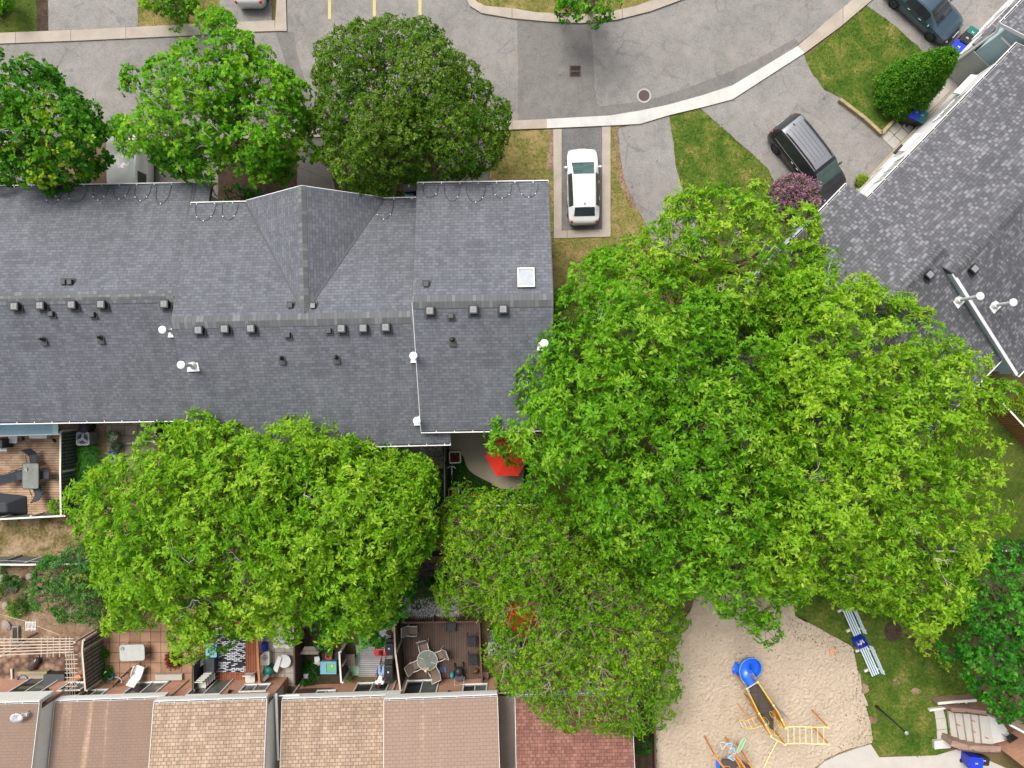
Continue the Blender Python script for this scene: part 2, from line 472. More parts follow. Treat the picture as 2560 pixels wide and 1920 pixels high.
K['fence_green'] = planks('green_grey_fence_boards', (.085, .105, .095), (.18, .21, .19), .19, .03, rot=math.pi / 2, gapc=.25)
K['fence_brown'] = planks('brown_fence_boards', (.055, .035, .026), (.09, .06, .045), .15, .01, rot=math.pi / 2)
K['fence_orange'] = planks('orange_cedar_boards', (.34, .145, .05), (.48, .22, .085), .16, .02, rot=math.pi / 2)
K['timber'] = planks('treated_timber', (.24, .19, .10), (.36, .29, .17), .3, .004, length=2.5)
K['wood_pale'] = paint('pale_weathered_wood', (.48, .40, .32), .8, .2, .2, 5)
K['wood_orange'] = paint('cedar_wood', (.42, .19, .09), .7, .3, .2, 5)
K['wood_dark'] = paint('dark_wood', (.10, .06, .045), .8, .2, .25, 5)
K['post_white'] = paint('pale_fence_post', (.60, .57, .51), .8, .2, .15, 5)
K['blue_bin'] = paint('blue_plastic', (.012, .035, .42), .4, .4, .12)
K['green_lid'] = paint('green_plastic', (.01, .13, .105), .45, .4, .1)
K['slide_blue'] = paint('bright_blue_plastic', (.015, .115, .62), .3, .5, .06)
K['slide_blue2'] = paint('sky_blue_panel', (.10, .28, .55), .4, .4, .15)
K['yellow'] = paint('yellow_painted_steel', (.68, .47, .06), .45, .4, .1)
K['yellow_pale'] = paint('faded_yellow_steel', (.76, .64, .24), .5, .4, .1)
K['orange'] = paint('rusty_orange_steel', (.60, .21, .02), .5, .4, .15)
K['deck_play'] = tiles('perforated_play_deck', (.075, .062, .054), (.09, .075, .066), .9, .9, (.03, .025, .022), .012, fine=40)
K['green_panel'] = paint('green_play_panel', (.14, .42, .17), .5, .4, .3, 12)
K['bench_blue'] = paint('pale_blue_bench_paint', (.46, .55, .60), .6, .3, .12, 5)
K['terracotta'] = tiles('terracotta_patio_tiles', (.30, .17, .105), (.38, .225, .145), .6, .6, (.10, .055, .035), .02, blotch=.35)
K['slab'] = tiles('grey_patio_slabs', (.26, .215, .175), (.33, .275, .225), .75, .6, (.12, .10, .08), .02, off=.5, blotch=.3)
K['slab_pale'] = tiles('pale_patio_slabs', (.40, .365, .31), (.48, .43, .37), .6, .6, (.2, .18, .15), .02, blotch=.3)
K['stone'] = paint('rough_stone', (.27, .215, .195), .95, .2, .3, 3, bump=.5)
K['stone_dark'] = paint('dark_stone_slab', (.10, .095, .092), .9, .2, .25, 3)
K['red_cloth'] = paint('red_canvas', (.62, .035, .02), .8, .2, .08)
K['tan_cloth'] = paint('tan_sling_fabric', (.17, .125, .095), .9, .15, .12, 8)
K['beige_cloth'] = paint('beige_canvas', (.50, .42, .28), .9, .15, .15, 8)
K['purple_cloth'] = paint('purple_canvas', (.085, .04, .20), .8, .2, .15)
K['navy_cloth'] = paint('charcoal_cover', (.045, .05, .06), .8, .2, .2)
K['red_plastic'] = paint('red_plastic', (.55, .02, .025), .35, .45, .1)
K['teal_plastic'] = paint('teal_plastic', (.03, .22, .29), .4, .4, .15)
K['skyblue_plastic'] = paint('sky_blue_plastic', (.16, .37, .50), .4, .4, .1)
K['pink'] = paint('pink_plastic', (.75, .04, .28), .4, .4, .05)
K['lime'] = paint('lime_plastic', (.35, .62, .12), .4, .4, .08)
K['green_tarp'] = paint('pale_green_vinyl', (.30, .46, .30), .3, .5, .2, 6)
K['white_plastic'] = paint('white_plastic', (.58, .58, .575), .4, .4, .05)
K['ivory'] = paint('ivory_plastic', (.50, .49, .455), .5, .35, .1)
K['blue_slat'] = paint('blue_shoe_rubber', (.03, .12, .36), .6, .3, .1)
K['skin'] = paint('brown_skin', (.22, .095, .06), .55, .35, .08)
K['hair'] = paint('dark_red_hair', (.085, .02, .018), .8, .2, .2)
K['tshirt'] = paint('white_cotton', (.80, .80, .80), .9, .15, .04)
K['jeans'] = paint('pale_blue_denim', (.22, .36, .58), .9, .15, .15, 9)
K['bark'] = paint('brown_bark', (.11, .08, .06), .95, .15, .3, 6, bump=.5)
K['bark_pale'] = paint('pale_grey_twig_bark', (.36, .33, .31), .9, .2, .25, 6)
K['bark_tan'] = paint('tan_twig_bark', (.33, .25, .19), .9, .2, .25, 6)
K['teal_awning'] = planks('pale_blue_awning', (.25, .40, .47), (.30, .45, .52), .07, .008, rot=math.pi / 2, gapc=.6, blotch=.1, length=40)
K['bag'] = paint('shiny_brown_bag', (.065, .042, .045), .25, .6, .3, 6)
K['brown_leather'] = paint('brown_leather', (.12, .05, .022), .6, .3, .25)
K['terracotta_brick'] = paint('loose_orange_brick', (.58, .23, .11), .9, .2, .1)
K['grate'] = paint('rusty_iron', (.085, .06, .058), .8, .3, .3, 12)
K['rust_stain'] = paint('rust', (.35, .13, .04), .9, .2, .3)

def _gravel(name, c1, c2, scale):
    n = NT(name); co = n.coord()
    v = n.n('TexVoronoi', Scale=scale); n.l(co, v.inputs['Vector'])
    col = n.ramp(v.outputs['Color'], [(.1, c1), (.85, c2)])
    col = n.mix(col, n.ramp(v.outputs['Distance'], [(.2, 1), (.75, .35)]), 1.0, 'MULTIPLY')
    n.bump(v.outputs['Distance'], -.9, .03)
    return n.done(col, .9, .2)
K['gravel'] = _gravel('white_gravel', (.15, .13, .12), (.68, .65, .62), 14)
K['gravel_dark'] = _gravel('dark_gravel', (.035, .028, .026), (.16, .125, .11), 14)
K['flagstone'] = _gravel('broken_flagstones', (.17, .10, .07), (.30, .19, .135), 3.0)

def _sand():
    n = NT('play_sand'); co = n.coord()
    d = n.n('TexNoise', Scale=1.5, Detail=2.0); n.l(co, d.inputs['Vector'])
    w = n.mix(co, d.outputs[1], .25, 'ADD')
    f = n.noise(w, 6.5, 2, .5)
    f2 = n.noise(co, 22, 3, .6)
    h = n.mix(f, f2, .25)
    col = n.ramp(n.noise(co, .5, 4), [(.3, (.39, .315, .235)), (.7, (.47, .385, .295))])
    col = n.mix(col, n.ramp(n.noise(co, 45, 2), [(.3, .86), (.7, 1.04)]), 1.0, 'MULTIPLY')
    n.bump(h, 1.0, .16)
    return n.done(col, .95, .1)
K['sand'] = _sand()

def _rug():
    n = NT('black_and_white_rug'); uv = n.coord('UV')
    o = n.n('TexBrick', Color1=(0, 0, 0, 1), Color2=(1, 1, 1, 1), Mortar=(0, 0, 0, 1), Scale=1.0)
    o.inputs['Mortar Size'].default_value = .022; o.inputs['Mortar Smooth'].default_value = .1
    o.inputs['Brick Width'].default_value = .26; o.inputs['Row Height'].default_value = .085; o.offset = .5; n.l(uv, o.inputs['Vector'])
    col = n.ramp(o.outputs[0], [(.3, (.025, .025, .035)), (.34, (.62, .63, .65))], 'CONSTANT')
    col = n.mix(col, (.03, .03, .04), o.outputs['Fac'])
    return n.done(col, .95, .1)
K['rug'] = _rug()
# ---------------------------------------------------------------- ground, roads, kerbs, lawns
za = zoomer(0, 0, .28933); zb = zoomer(640, 0, .28933); zc = zoomer(1280, 0, .28933); zd = zoomer(1920, 0, .28933)
zn = zoomer(0, 960, .28933); zs = zoomer(0, 1440, .28933); zp = zoomer(1600, 1440, .28933); zq = zoomer(2060, 1440, .22604)
zu = zoomer(1000, 1040, .18083); zs3 = zoomer(400, 1440, .18083); zs4 = zoomer(720, 1440, .18083); zs5 = zoomer(920, 1440, .18083)
zc1 = zoomer(2240, 0, .14467); zc2 = zoomer(2200, 180, .14467); zc7 = zoomer(2320, 1640, .16878)
ze2 = zoomer(0, 1600, .14467); ze1 = zoomer(0, 1380, .14467); zf4 = zoomer(0, 1080, .25217); zf5 = zoomer(920, 1060, .2521)
zpb = zoomer(1760, 1680, .25217)

structure('ground', MB().sheet([(-160, -160), (160, -160), (160, 160), (-160, 160)], 0), K['earth_base'])

LAWNS = []
def ragged(pl, amp, step=.3):
    out = []
    for i in range(len(pl)):
        a, b = Vector(pl[i]), Vector(pl[(i + 1) % len(pl)]); L = (b - a).length; m = max(int(min(L, 60) / step), 1); nn = Vector((-(b - a).y, (b - a).x)).normalized() if L > 1e-6 else Vector((0, 0))
        for k in range(m): out.append(a.lerp(b, k / m) + nn * (R.uniform(-amp, amp) if k else 0))
    return out
RAG = {'lawn': .07, 'road_patch': .02, 'dry_edge': .06, 'flower_bed': .08, 'driveway': .025, 'back_lawn': .12, 'bare_patch': .05, 'gravel_bed': .05, 'pebbles': .05, 'mulch_ring': .03, 'sand_base': .05}
def sheet(name, pl, z, mat, lawn=0, **kw):
    if name in RAG: pl = ragged(pl, RAG[name])
    o = structure(name, MB().sheet(pl, z), K[mat], **kw)
    if lawn: LAWNS.append((pl, z, lawn))
    return o

road = poly([(-500, 126), (0, 111), (480, 90), (640, 81), (718, 79), (718, -260), (1166, -260), (1166, 0), (1175, 17), (1204, 35), (1280, 48), (1367, 56), (1453, 60), (1540, 52), (1627, 30), (1708, 0), (1790, -40), (2000, -260), (2430, -260),
             (2260, -105), (2137, -5), (2070, 50), (1989, 116), (1920, 161), (1830, 215), (1757, 239), (1671, 263), (1526, 290), (1367, 299), (1280, 303), (1000, 315), (737, 325), (283, 340), (-500, 362)])
sheet('road', road, .02, 'asphalt')
sheet('road_patch', poly([(1293, 51), (1367, 58), (1453, 61), (1478, 58), (1484, 150), (1486, 215), (1492, 258), (1499, 266), (1560, 259), (1650, 243), (1740, 212), (1830, 177), (1920, 134), (1986, 96), (1997, 108), (1920, 160), (1830, 214), (1757, 238), (1671, 262), (1526, 289), (1367, 298), (1294, 301), (1295, 180)]), .024, 'asphalt_new')
sheet('road_patch', poly([(689, 83), (734, 80), (742, 130), (762, 200), (790, 290), (798, 322), (752, 324), (738, 240), (712, 150)]), .024, 'asphalt_new')
for x, y1 in ((824, 48), (936, 42), (1050, 38)):
    o = structure('parking_line', MB().sheet(poly([(x - 3.5, -120), (x + 3.5, -120), (x + 3.8, y1), (x - 3.8, y1)]), .024), K['yellow_line'])

def kerb(name, outer, inner, mat, h=.1):
    """a kerb: a low raised band between two edge lines given in photo pixels"""
    m = MB()
    for i in range(len(outer) - 1):
        q = [P(*outer[i], 0).to_2d(), P(*outer[i + 1], 0).to_2d(), P(*inner[i + 1], 0).to_2d(), P(*inner[i], 0).to_2d()]
        v = [(p.x, p.y, .004) for p in q] + [(p.x, p.y, h) for p in q]
        m.add(v, [(4, 5, 6, 7) if (q[1] - q[0]).cross(q[2] - q[1]) > 0 else (7, 6, 5, 4), (0, 1, 5, 4), (3, 2, 6, 7)])
        if i == 0: m.add(v, [(0, 3, 7, 4)])
        if i == len(outer) - 2: m.add(v, [(1, 2, 6, 5)])
    return structure(name, m, K[mat])

kerb('kerb', [(-500, 126), (0, 111), (210, 103), (480, 90.5), (640, 81), (688, 79.5)], [(-500, 100), (0, 84), (210, 76), (480, 62), (640, 55), (688, 53)], 'kerb')
kerb('kerb', [(718, 79.5), (716, 0), (714, -260)], [(688, 79.5), (693, 0), (691, -260)], 'kerb', .11)
kerb('kerb', [(1166, -200), (1166, 0), (1175, 17), (1204, 35), (1280, 48), (1367, 56), (1453, 60), (1540, 52), (1627, 30), (1708, 0), (1800, -45)],
     [(1187, -200), (1187, 0), (1194, 8), (1213, 17), (1280, 23), (1338, 33), (1440, 38), (1510, 35), (1590, 17), (1639, 0), (1740, -50)], 'kerb', .12)
kerb('kerb', [(-500, 362), (283, 340), (737, 325), (1000, 315), (1280, 303), (1367, 299)], [(-500, 384), (283, 352), (737, 346), (1000, 336), (1280, 325), (1367, 322)], 'kerb')
kerb('kerb', [(1367, 299), (1526, 290), (1600, 278), (1671, 263), (1757, 239), (1830, 215), (1920, 161), (1992, 117)], [(1367, 322), (1526, 315), (1600, 311), (1673, 289), (1757, 269), (1830, 250), (1920, 192), (2010, 134)], 'kerb_white')
kerb('kerb', [(1992, 117), (2070, 50), (2137, -5), (2260, -105), (2430, -260)], [(2010, 134), (2100, 68), (2180, 0), (2300, -100), (2470, -250)], 'kerb')
# driveways
sheet('driveway', poly([(117, -260), (344, -260), (344, 68), (240, 75), (122, 79)]), .016, 'asphalt_drive')
sheet('driveway', poly([(550, -260), (672, -260), (680, 53), (550, 58)]), .016, 'asphalt_drive')
sheet('driveway', poly([(745, 346), (806, 344), (850, 520), (742, 520)]), .016, 'asphalt_brown')
sheet('driveway', poly([(296, 352), (545, 348), (545, 530), (300, 530)]), .016, 'asphalt_brown')
sheet('driveway', poly([(-60, 372), (70, 366), (84, 520), (-60, 520)]), .016, 'asphalt_brown')
sheet('driveway', poly([(1100, 336), (1220, 330), (1222, 520), (1100, 520)]), .016, 'asphalt_brown')
sheet('driveway', poly([(1404, 322), (1505, 318), (1505, 574), (1404, 576)]), .016, 'asphalt_dark')
kerb('driveway_border', [(1383, 324), (1385, 596)], [(1404, 323), (1404, 577)], 'kerb', .06)
kerb('driveway_border', [(1526, 317), (1526, 592)], [(1505, 318), (1505, 574)], 'kerb', .06)
kerb('driveway_border', [(1385, 596), (1526, 592)], [(1404, 577), (1505, 574)], 'kerb', .055)
sheet('driveway', poly([(1546, 320), (1600, 311), (1673, 291), (1682, 350), (1690, 420), (1720, 520), (1790, 640), (1640, 640), (1622, 575), (1590, 515), (1560, 450), (1549, 380)]), .014, 'asphalt_drive')
sheet('driveway', poly([(1751, 271), (1830, 250), (1920, 192), (2008, 135), (2020, 165), (2060, 225), (2100, 245), (2203, 336), (2236, 372), (2180, 440), (2100, 560), (2000, 640), (1960, 505), (1920, 421), (1830, 340)]), .014, 'asphalt_drive')
sheet('driveway', poly([(2166, 13), (2180, 0), (2300, -100), (2620, -100), (2540, 40), (2440, 140), (2380, 200), (2330, 215), (2312, 140), (2260, 90)]), .014, 'asphalt_drive')

# lawns
sheet('lawn', poly([(-300, -200), (100, -200), (100, 79), (0, 83), (-300, 98)]), .01, 'lawn', 90)
sheet('flower_bed', poly([(94, -200), (118, -200), (122, 79), (92, 80)]), .012, 'mulch')
sheet('lawn', poly([(344, -200), (550, -200), (550, 58), (480, 62), (344, 68)]), .01, 'lawn_dry', 50)
sheet('lawn', poly([(1187, -100), (1187, 0), (1194, 8), (1213, 17), (1280, 23), (1338, 33), (1440, 38), (1510, 35), (1590, 17), (1639, 0), (1740, -100)]), .02, 'lawn_dry', 60)
sheet('lawn', poly([(1222, 330), (1383, 324), (1385, 596), (1526, 592), (1526, 317), (1550, 316), (1546, 330), (1549, 390), (1562, 455), (1590, 515), (1622, 575), (1640, 640), (1790, 700), (1700, 800), (1300, 800), (1222, 560)]), .01, 'lawn_dry', 70)
sheet('lawn', poly([(1676, 291), (1700, 285), (1757, 270), (1830, 340), (1920, 421), (1965, 500), (2000, 640), (1800, 660), (1720, 520), (1690, 420), (1682, 350)]), .012, 'lawn_lush', 110)
sheet('lawn', poly([(2012, 145), (2166, 13), (2190, 30), (2230, 60), (2290, 110), (2312, 140), (2306, 152), (2293, 166), (2300, 240), (2233, 307), (2204, 321), (2150, 283), (2106, 246), (2060, 224), (2020, 165)]), .016, 'lawn_lush', 110)
sheet('front_garden', poly([(548, 352), (742, 347), (742, 540), (545, 540)]), .01, 'mulch')
sheet('front_garden', poly([(806, 344), (1100, 336), (1100, 520), (830, 520)]), .01, 'mulch')
sheet('front_garden', poly([(70, 366), (296, 355), (300, 530), (84, 530)]), .01, 'dirt')
# dry earth edges by the kerbs
sheet('dry_edge', poly([(1383 - 12, 326), (1383, 325), (1383, 430), (1366, 420)]), .018, 'dirt')
sheet('dry_edge', poly([(1534, 318), (1548, 318), (1546, 380), (1562, 455), (1590, 515), (1578, 520), (1545, 450), (1540, 380)]), .02, 'dirt')

# back gardens
sheet('back_lawn', poly([(-80, 1285), (260, 1285), (1200, 1255), (1260, 1400), (700, 1420), (-80, 1440)]), .01, 'lawn_worn', 40)
sheet('back_garden', poly([(152, 1040), (400, 1040), (400, 1290), (152, 1290)]), .012, 'dirt')
sheet('patio', poly([(268, 1050), (386, 1050), (386, 1165), (268, 1165)]), .03, 'slab')
sheet('back_garden', poly([(400, 1060), (1112, 1060), (1112, 1300), (400, 1290)]), .012, 'mulch')
sheet('patio', poly([(930, 1090), (1050, 1090), (1050, 1157), (930, 1157)]), .03, 'slab')
sheet('pebbles', zpoly(zf5, [(515, 120), (740, 120), (740, 440), (620, 430), (600, 400), (515, 390)]), .02, 'gravel')
for q in ([(555, 195), (610, 190), (612, 245), (558, 248)], [(617, 172), (667, 172), (667, 222), (617, 225)], [(552, 305), (605, 305), (600, 398), (552, 395)], [(624, 345), (712, 345), (712, 400), (624, 400)], [(622, 404), (708, 404), (702, 450), (622, 450)], [(624, 270), (716, 268), (716, 338), (624, 338)]):
    structure('stepping_stone', MB().prism(zpoly(zf5, q), .021, .06), K['slab'])
sheet('turf', poly([(1118, 1060), (1330, 1060), (1330, 1262), (1118, 1262)]), .014, 'turf', 90)
cp = [zu(*p) for p in [(675, 60), (680, 480), (770, 486), (840, 505), (885, 580), (915, 680), (960, 750), (1020, 800), (1130, 862), (1260, 925), (1400, 1010), (1700, 1010), (1760, 60)]]
structure('patio', MB().prism(poly(cp), .005, .07), K['concrete_tan'])
sheet('back_garden', poly([(-80, 1425), (262, 1425), (262, 1740), (-80, 1740)]), .012, 'dirt')
sheet('flagstones', poly([(0, 1600), (200, 1590), (205, 1715), (-40, 1720)]), .018, 'flagstone')
sheet('patio', poly([(256, 1520), (515, 1520), (515, 1720), (256, 1720)]), .025, 'terracotta')
sheet('patio', poly([(650, 1540), (740, 1520), (740, 1715), (650, 1715)]), .02, 'slab_pale')
sheet('back_garden', poly([(740, 1560), (852, 1560), (852, 1720), (740, 1720)]), .012, 'mulch')
sheet('back_garden', poly([(500, 1420), (1180, 1400), (1200, 1720), (852, 1560), (500, 1540)]), .008, 'earth_base')
sheet('gravel_bed', poly([(1010, 1408), (1120, 1405), (1120, 1466), (1010, 1470)]), .016, 'gravel_dark')
sheet('gravel_bed', poly([(1005, 1503), (1060, 1492), (1150, 1490), (1150, 1545), (1005, 1545)]), .02, 'gravel')
for q in ((1065, 1436, 34, 30), (1092, 1433, 34, 28), (1088, 1410, 30, 28)):
    structure('stepping_stone', MB().prism(poly([(q[0], q[1]), (q[0] + q[2], q[1] - 2), (q[0] + q[2], q[1] + q[3]), (q[0], q[1] + q[3])]), .02, .05), K['stone_dark'])
sheet('side_passage', poly([(1232, 1740), (1320, 1740), (1320, 2200), (1232, 2200)]), .02, 'concrete')
sheet('side_garden', poly([(1560, 1700), (1650, 1640), (1650, 2200), (1560, 2200)]), .01, 'mulch')

# playground
zp_ = [(440, 60), (480, 190), (310, 560), (205, 830), (112, 1080), (120, 1230), (140, 1659), (150, 2000), (1500, 2000), (1500, 1665), (1560, 1620), (1620, 1570), (1760, 1510), (1860, 1480), (2005, 1440), (2010, 1400), (1990, 1250), (1960, 1150), (1915, 1010), (1888, 850), (1840, 610), (1760, 560), (1640, 500), (1480, 410), (1340, 345), (1300, 60)]
sheet('sand_base', zpoly(zp, zp_), .012, 'sand')
SAND = zpoly(zp, zp_)
sheet('lawn', poly([(1960, 1360), (2430, 1360), (2430, 1800), (2350, 1890), (2190, 1890), (2180, 1850), (2160, 1800), (2150, 1710), (2138, 1640), (2080, 1590), (1990, 1540)]), .012, 'lawn_lush', 110)
sheet('lawn', poly([(2430, 1000), (2750, 1000), (2750, 1400), (2380, 1400), (2380, 1200)]), .012, 'lawn', 80)
sheet('lawn', poly([(1340, 800), (1700, 800), (2400, 900), (2430, 1000), (2380, 1360), (1960, 1360), (1500, 1500), (1340, 1400)]), .006, 'lawn')
structure('footpath', MB().prism(zpoly(zp, [(1500, 1680), (1590, 1600), (1700, 1545), (1850, 1490), (1990, 1450), (2062, 1560), (1850, 1620), (1770, 1660), (1750, 2000), (1480, 2000)]), .004, .07), K['concrete_pale'])
sheet('forecourt', poly([(2112, 1906), (2192, 1893), (2340, 1888), (2400, 1870), (2700, 2000), (2700, 2200), (2112, 2200)]), .02, 'concrete_pale')
# worn sandy edge
structure('kerb_edge', MB().prism(zpoly(zp, [(1884, 840), (1898, 840), (1912, 960), (1905, 1000), (1890, 980)]), .01, .07), K['kerb'])
structure('kerb_edge', MB().prism(zpoly(zp, [(1906, 1010), (1925, 1010), (1960, 1090), (1965, 1120), (1940, 1110)]), .01, .07), K['kerb'])
sheet('mulch_ring', poly([(2232 + 22 * math.cos(q * .35), 1578 + 27 * math.sin(q * .35)) for q in range(18)]), .02, 'mulch')
for c, rx, ry in (((2290, 1728), 13, 8), ((2238, 1705), 8, 7), ((2160, 1722), 14, 13), ((2182, 1800), 14, 9), ((2265, 1512), 14, 16), ((2238, 1508), 9, 14)):
    sheet('bare_patch', poly([(c[0] + rx * math.cos(q * .35) * R.uniform(.75, 1.2), c[1] + ry * math.sin(q * .35) * R.uniform(.75, 1.2)) for q in range(18)]), .017, 'dirt')

def inside(pts, pl):
    x, y = pts[:, 0], pts[:, 1]
    r = np.zeros(len(pts), bool)
    n = len(pl)
    for i in range(n):
        x1, y1 = pl[i][0], pl[i][1]; x2, y2 = pl[(i + 1) % n][0], pl[(i + 1) % n][1]
        if y1 == y2: continue
        c = ((y1 > y) != (y2 > y)) & (x < (x2 - x1) * (y - y1) / (y2 - y1) + x1)
        r ^= c
    return r

def edge_dist(pts, pl):
    d = np.full(len(pts), 1e9)
    n = len(pl)
    for i in range(n):
        a = np.array([pl[i][0], pl[i][1]]); b = np.array([pl[(i + 1) % n][0], pl[(i + 1) % n][1]])
        ab = b - a; t = np.clip(((pts - a) @ ab) / max(ab @ ab, 1e-9), 0, 1)
        d = np.minimum(d, np.linalg.norm(pts - (a + t[:, None] * ab), axis=1))
    return d

def fast_mesh(name, V, F, mat, parent=None, tone=None):
    """V (n,3), F (m,k) numpy -> mesh object; tone: one value per vertex"""
    me = bpy.data.meshes.new(name)
    me.vertices.add(len(V)); me.vertices.foreach_set('co', np.ascontiguousarray(V, np.float32).ravel())
    k = F.shape[1]
    me.loops.add(F.size); me.loops.foreach_set('vertex_index', np.ascontiguousarray(F, np.int32).ravel())
    me.polygons.add(len(F)); me.polygons.foreach_set('loop_start', np.arange(0, F.size, k, dtype=np.int32))
    me.update(calc_edges=True)
    if tone is not None:
        a = me.attributes.new('tone', 'FLOAT', 'POINT'); a.data.foreach_set('value', np.ascontiguousarray(tone, np.float32))
    me.materials.append(mat)
    o = bpy.data.objects.new(name, me); COL.objects.link(o)
    if parent is not None: o.parent = parent
    return o

G = np.random.default_rng(11)
# the sand itself, trodden full of footprints
a = np.array([(p[0], p[1]) for p in SAND]); lo, hi = a.min(0) - .1, np.minimum(a.max(0), [30, 30]) + .1; lo[1] = max(lo[1], -24.5)
st_ = .05; nx, ny = int((hi[0] - lo[0]) / st_), int((hi[1] - lo[1]) / st_)
gx, gy = np.meshgrid(lo[0] + np.arange(nx) * st_, lo[1] + np.arange(ny) * st_, indexing='ij')
hz = np.zeros((nx, ny))
for _ in range(3600):
    i, j = G.integers(4, nx - 5), G.integers(4, ny - 5); i0, i1, j0, j1 = max(i - 7, 0), min(i + 8, nx), max(j - 7, 0), min(j + 8, ny)
    q = G.uniform(0, np.pi); dx = gx[i0:i1, j0:j1] - gx[i, j]; dy = gy[i0:i1, j0:j1] - gy[i, j]
    u = (dx * np.cos(q) + dy * np.sin(q)) / G.uniform(.09, .16); v = (-dx * np.sin(q) + dy * np.cos(q)) / G.uniform(.05, .08); r2 = u * u + v * v
    hz[i0:i1, j0:j1] += G.uniform(.02, .045) * (-np.exp(-r2) + .45 * np.exp(-(np.sqrt(r2) - 1.5) ** 2 * 3))
pts = np.stack([gx.ravel(), gy.ravel()], 1); ins = inside(pts, SAND); ed_ = edge_dist(pts, SAND)
z_ = np.where(ins, .045 + np.clip(hz.ravel(), -.06, .05) * np.clip(ed_ * 2, 0, 1), .0)
idx = np.arange(nx * ny).reshape(nx, ny)
F_ = np.stack([idx[:-1, :-1], idx[1:, :-1], idx[1:, 1:], idx[:-1, 1:]], -1).reshape(-1, 4)
F_ = F_[ins[F_].all(1)]
o = fast_mesh('sand', np.stack([pts[:, 0], pts[:, 1], z_], 1), F_, K['sand']); o['kind'] = 'structure'
gmat = leafmat('grass_blades', [(0, (.022, .05, .006)), (.5, (.06, .105, .013)), (.8, (.13, .135, .035)), (1, (.26, .20, .09))], .2, .7)
Vs = []; Ts = []
for pl, z, dens in LAWNS:
    a = np.array([(p[0], p[1]) for p in pl]); lo, hi = a.min(0), a.max(0)
    lo = np.maximum(lo, [-31, -24]); hi = np.minimum(hi, [31, 24])
    n = int((hi - lo).prod() * dens * .6)
    q = G.uniform(lo, hi, (n, 2)); q = q[inside(q, pl)]
    if not len(q): continue
    n = len(q)
    ang = G.uniform(0, 2 * np.pi, n); w = G.uniform(.012, .03, n); h = G.uniform(.03, .08, n); le = G.uniform(.02, .09, n)
    dx, dy = np.cos(ang), np.sin(ang)
    b1 = np.stack([q[:, 0] - dy * w, q[:, 1] + dx * w, np.full(n, z)], 1)
    b2 = np.stack([q[:, 0] + dy * w, q[:, 1] - dx * w, np.full(n, z)], 1)
    t = np.stack([q[:, 0] + dx * le, q[:, 1] + dy * le, z + h], 1)
    Vs.append(np.stack([b1, b2, t], 1).reshape(-1, 3)); Ts.append(np.repeat(np.clip(G.normal(.42 if dens > 65 else .72, .2, n), 0, 1), 3))
V = np.concatenate(Vs)
o = fast_mesh('grass', V, np.arange(len(V)).reshape(-1, 3), gmat, None, np.concatenate(Ts))
o['kind'] = 'stuff'; tag(o, 'short grass blades growing on the lawns', 'grass')
# fallen leaves on the sand and by the road
lm = leafmat('dry_leaves', [(0, (.09, .055, .03)), (.6, (.22, .14, .075)), (1, (.30, .22, .12))], .15, .8)
reg = [(zpoly(zp, [(1250, 360), (1400, 380), (1640, 500), (1800, 590), (1830, 650), (1720, 700), (1500, 590), (1300, 520)]), 28),
       (zpoly(zp, [(1830, 820), (1900, 840), (2000, 1250), (2010, 1440), (1720, 1560), (1520, 1650), (1500, 1600), (1900, 1350), (1830, 1080)]), 16),
       (zpoly(zp, [(300, 300), (1700, 500), (1900, 1400), (200, 1600)]), .9),
       (poly([(1500, 320), (1660, 320), (1660, 470), (1500, 470)]), .5)]
Vs = []; Ts = []
for pl, dens in reg:
    a = np.array([(p[0], p[1]) for p in pl]); lo, hi = a.min(0), a.max(0)
    q = G.uniform(lo, hi, (int((hi - lo).prod() * dens), 2)); q = q[inside(q, pl)]; n = len(q)
    ang = G.uniform(0, 2 * np.pi, n); l = G.uniform(.03, .07, n); dx, dy = np.cos(ang) * l, np.sin(ang) * l
    z = G.uniform(.06, .075, n)
    quad = np.stack([np.stack([q[:, 0] - dx, q[:, 1] - dy, z], 1), np.stack([q[:, 0] + dy * .55, q[:, 1] - dx * .55, z + .012], 1),
                     np.stack([q[:, 0] + dx, q[:, 1] + dy, z + .004], 1), np.stack([q[:, 0] - dy * .55, q[:, 1] + dx * .55, z + .02], 1)], 1)
    Vs.append(quad.reshape(-1, 3)); Ts.append(np.repeat(G.uniform(0, 1, n), 4))
V = np.concatenate(Vs)
o = fast_mesh('fallen_leaves', V, np.arange(len(V)).reshape(-1, 4), lm, None, np.concatenate(Ts))
o['kind'] = 'stuff'; tag(o, 'dry brown leaves fallen around the edge of the sand pit', 'leaves')

# manhole cover, storm drain
t = thing('storm_drain', 'square iron storm drain grate set in the dark road patch', 'drain', P(1438, 178, .024))
fr = MB()
for sx, sy, w, d in ((0, .3, .66, .06), (0, -.3, .66, .06), (.3, 0, .06, .54), (-.3, 0, .06, .54)): fr.box((sx, sy, .008), (w, d, .03))
fr.build('frame', K['grate'], t)
g = MB()
for k in range(9): g.box((-.24 + k * .06, .13, .008), (.022, .24, .02), rz=.3); g.box((-.24 + k * .06, -.13, .008), (.022, .24, .02), rz=.3)
g.box((0, 0, .009), (.54, .05, .02)); g.build('grate', K['grate'], t)
MB().sheet([(-.27, -.27), (.27, -.27), (.27, .27), (-.27, .27)], -.0).build('pit', K['black'], t)
t = thing('manhole_cover', 'round rusty manhole cover in the road beside the white kerb', 'manhole', P(1610, 239, .024))
MB().lathe([(.33, 0), (.42, 0), (.42, .012), (.33, .012)], n=28, cap=False).build('ring', K['concrete'], t)
m = MB().cyl((0, 0, 0), .31, .014, 28)
for k in range(-4, 5):
    for j in range(-4, 5):
        if k * k + j * j < 18: m.box((k * .06, j * .06, .018), (.03, .03, .01))
m.build('cover', K['grate'], t)
# ---------------------------------------------------------------- houses
def V3(p, z): return Vector((p[0], p[1], z))

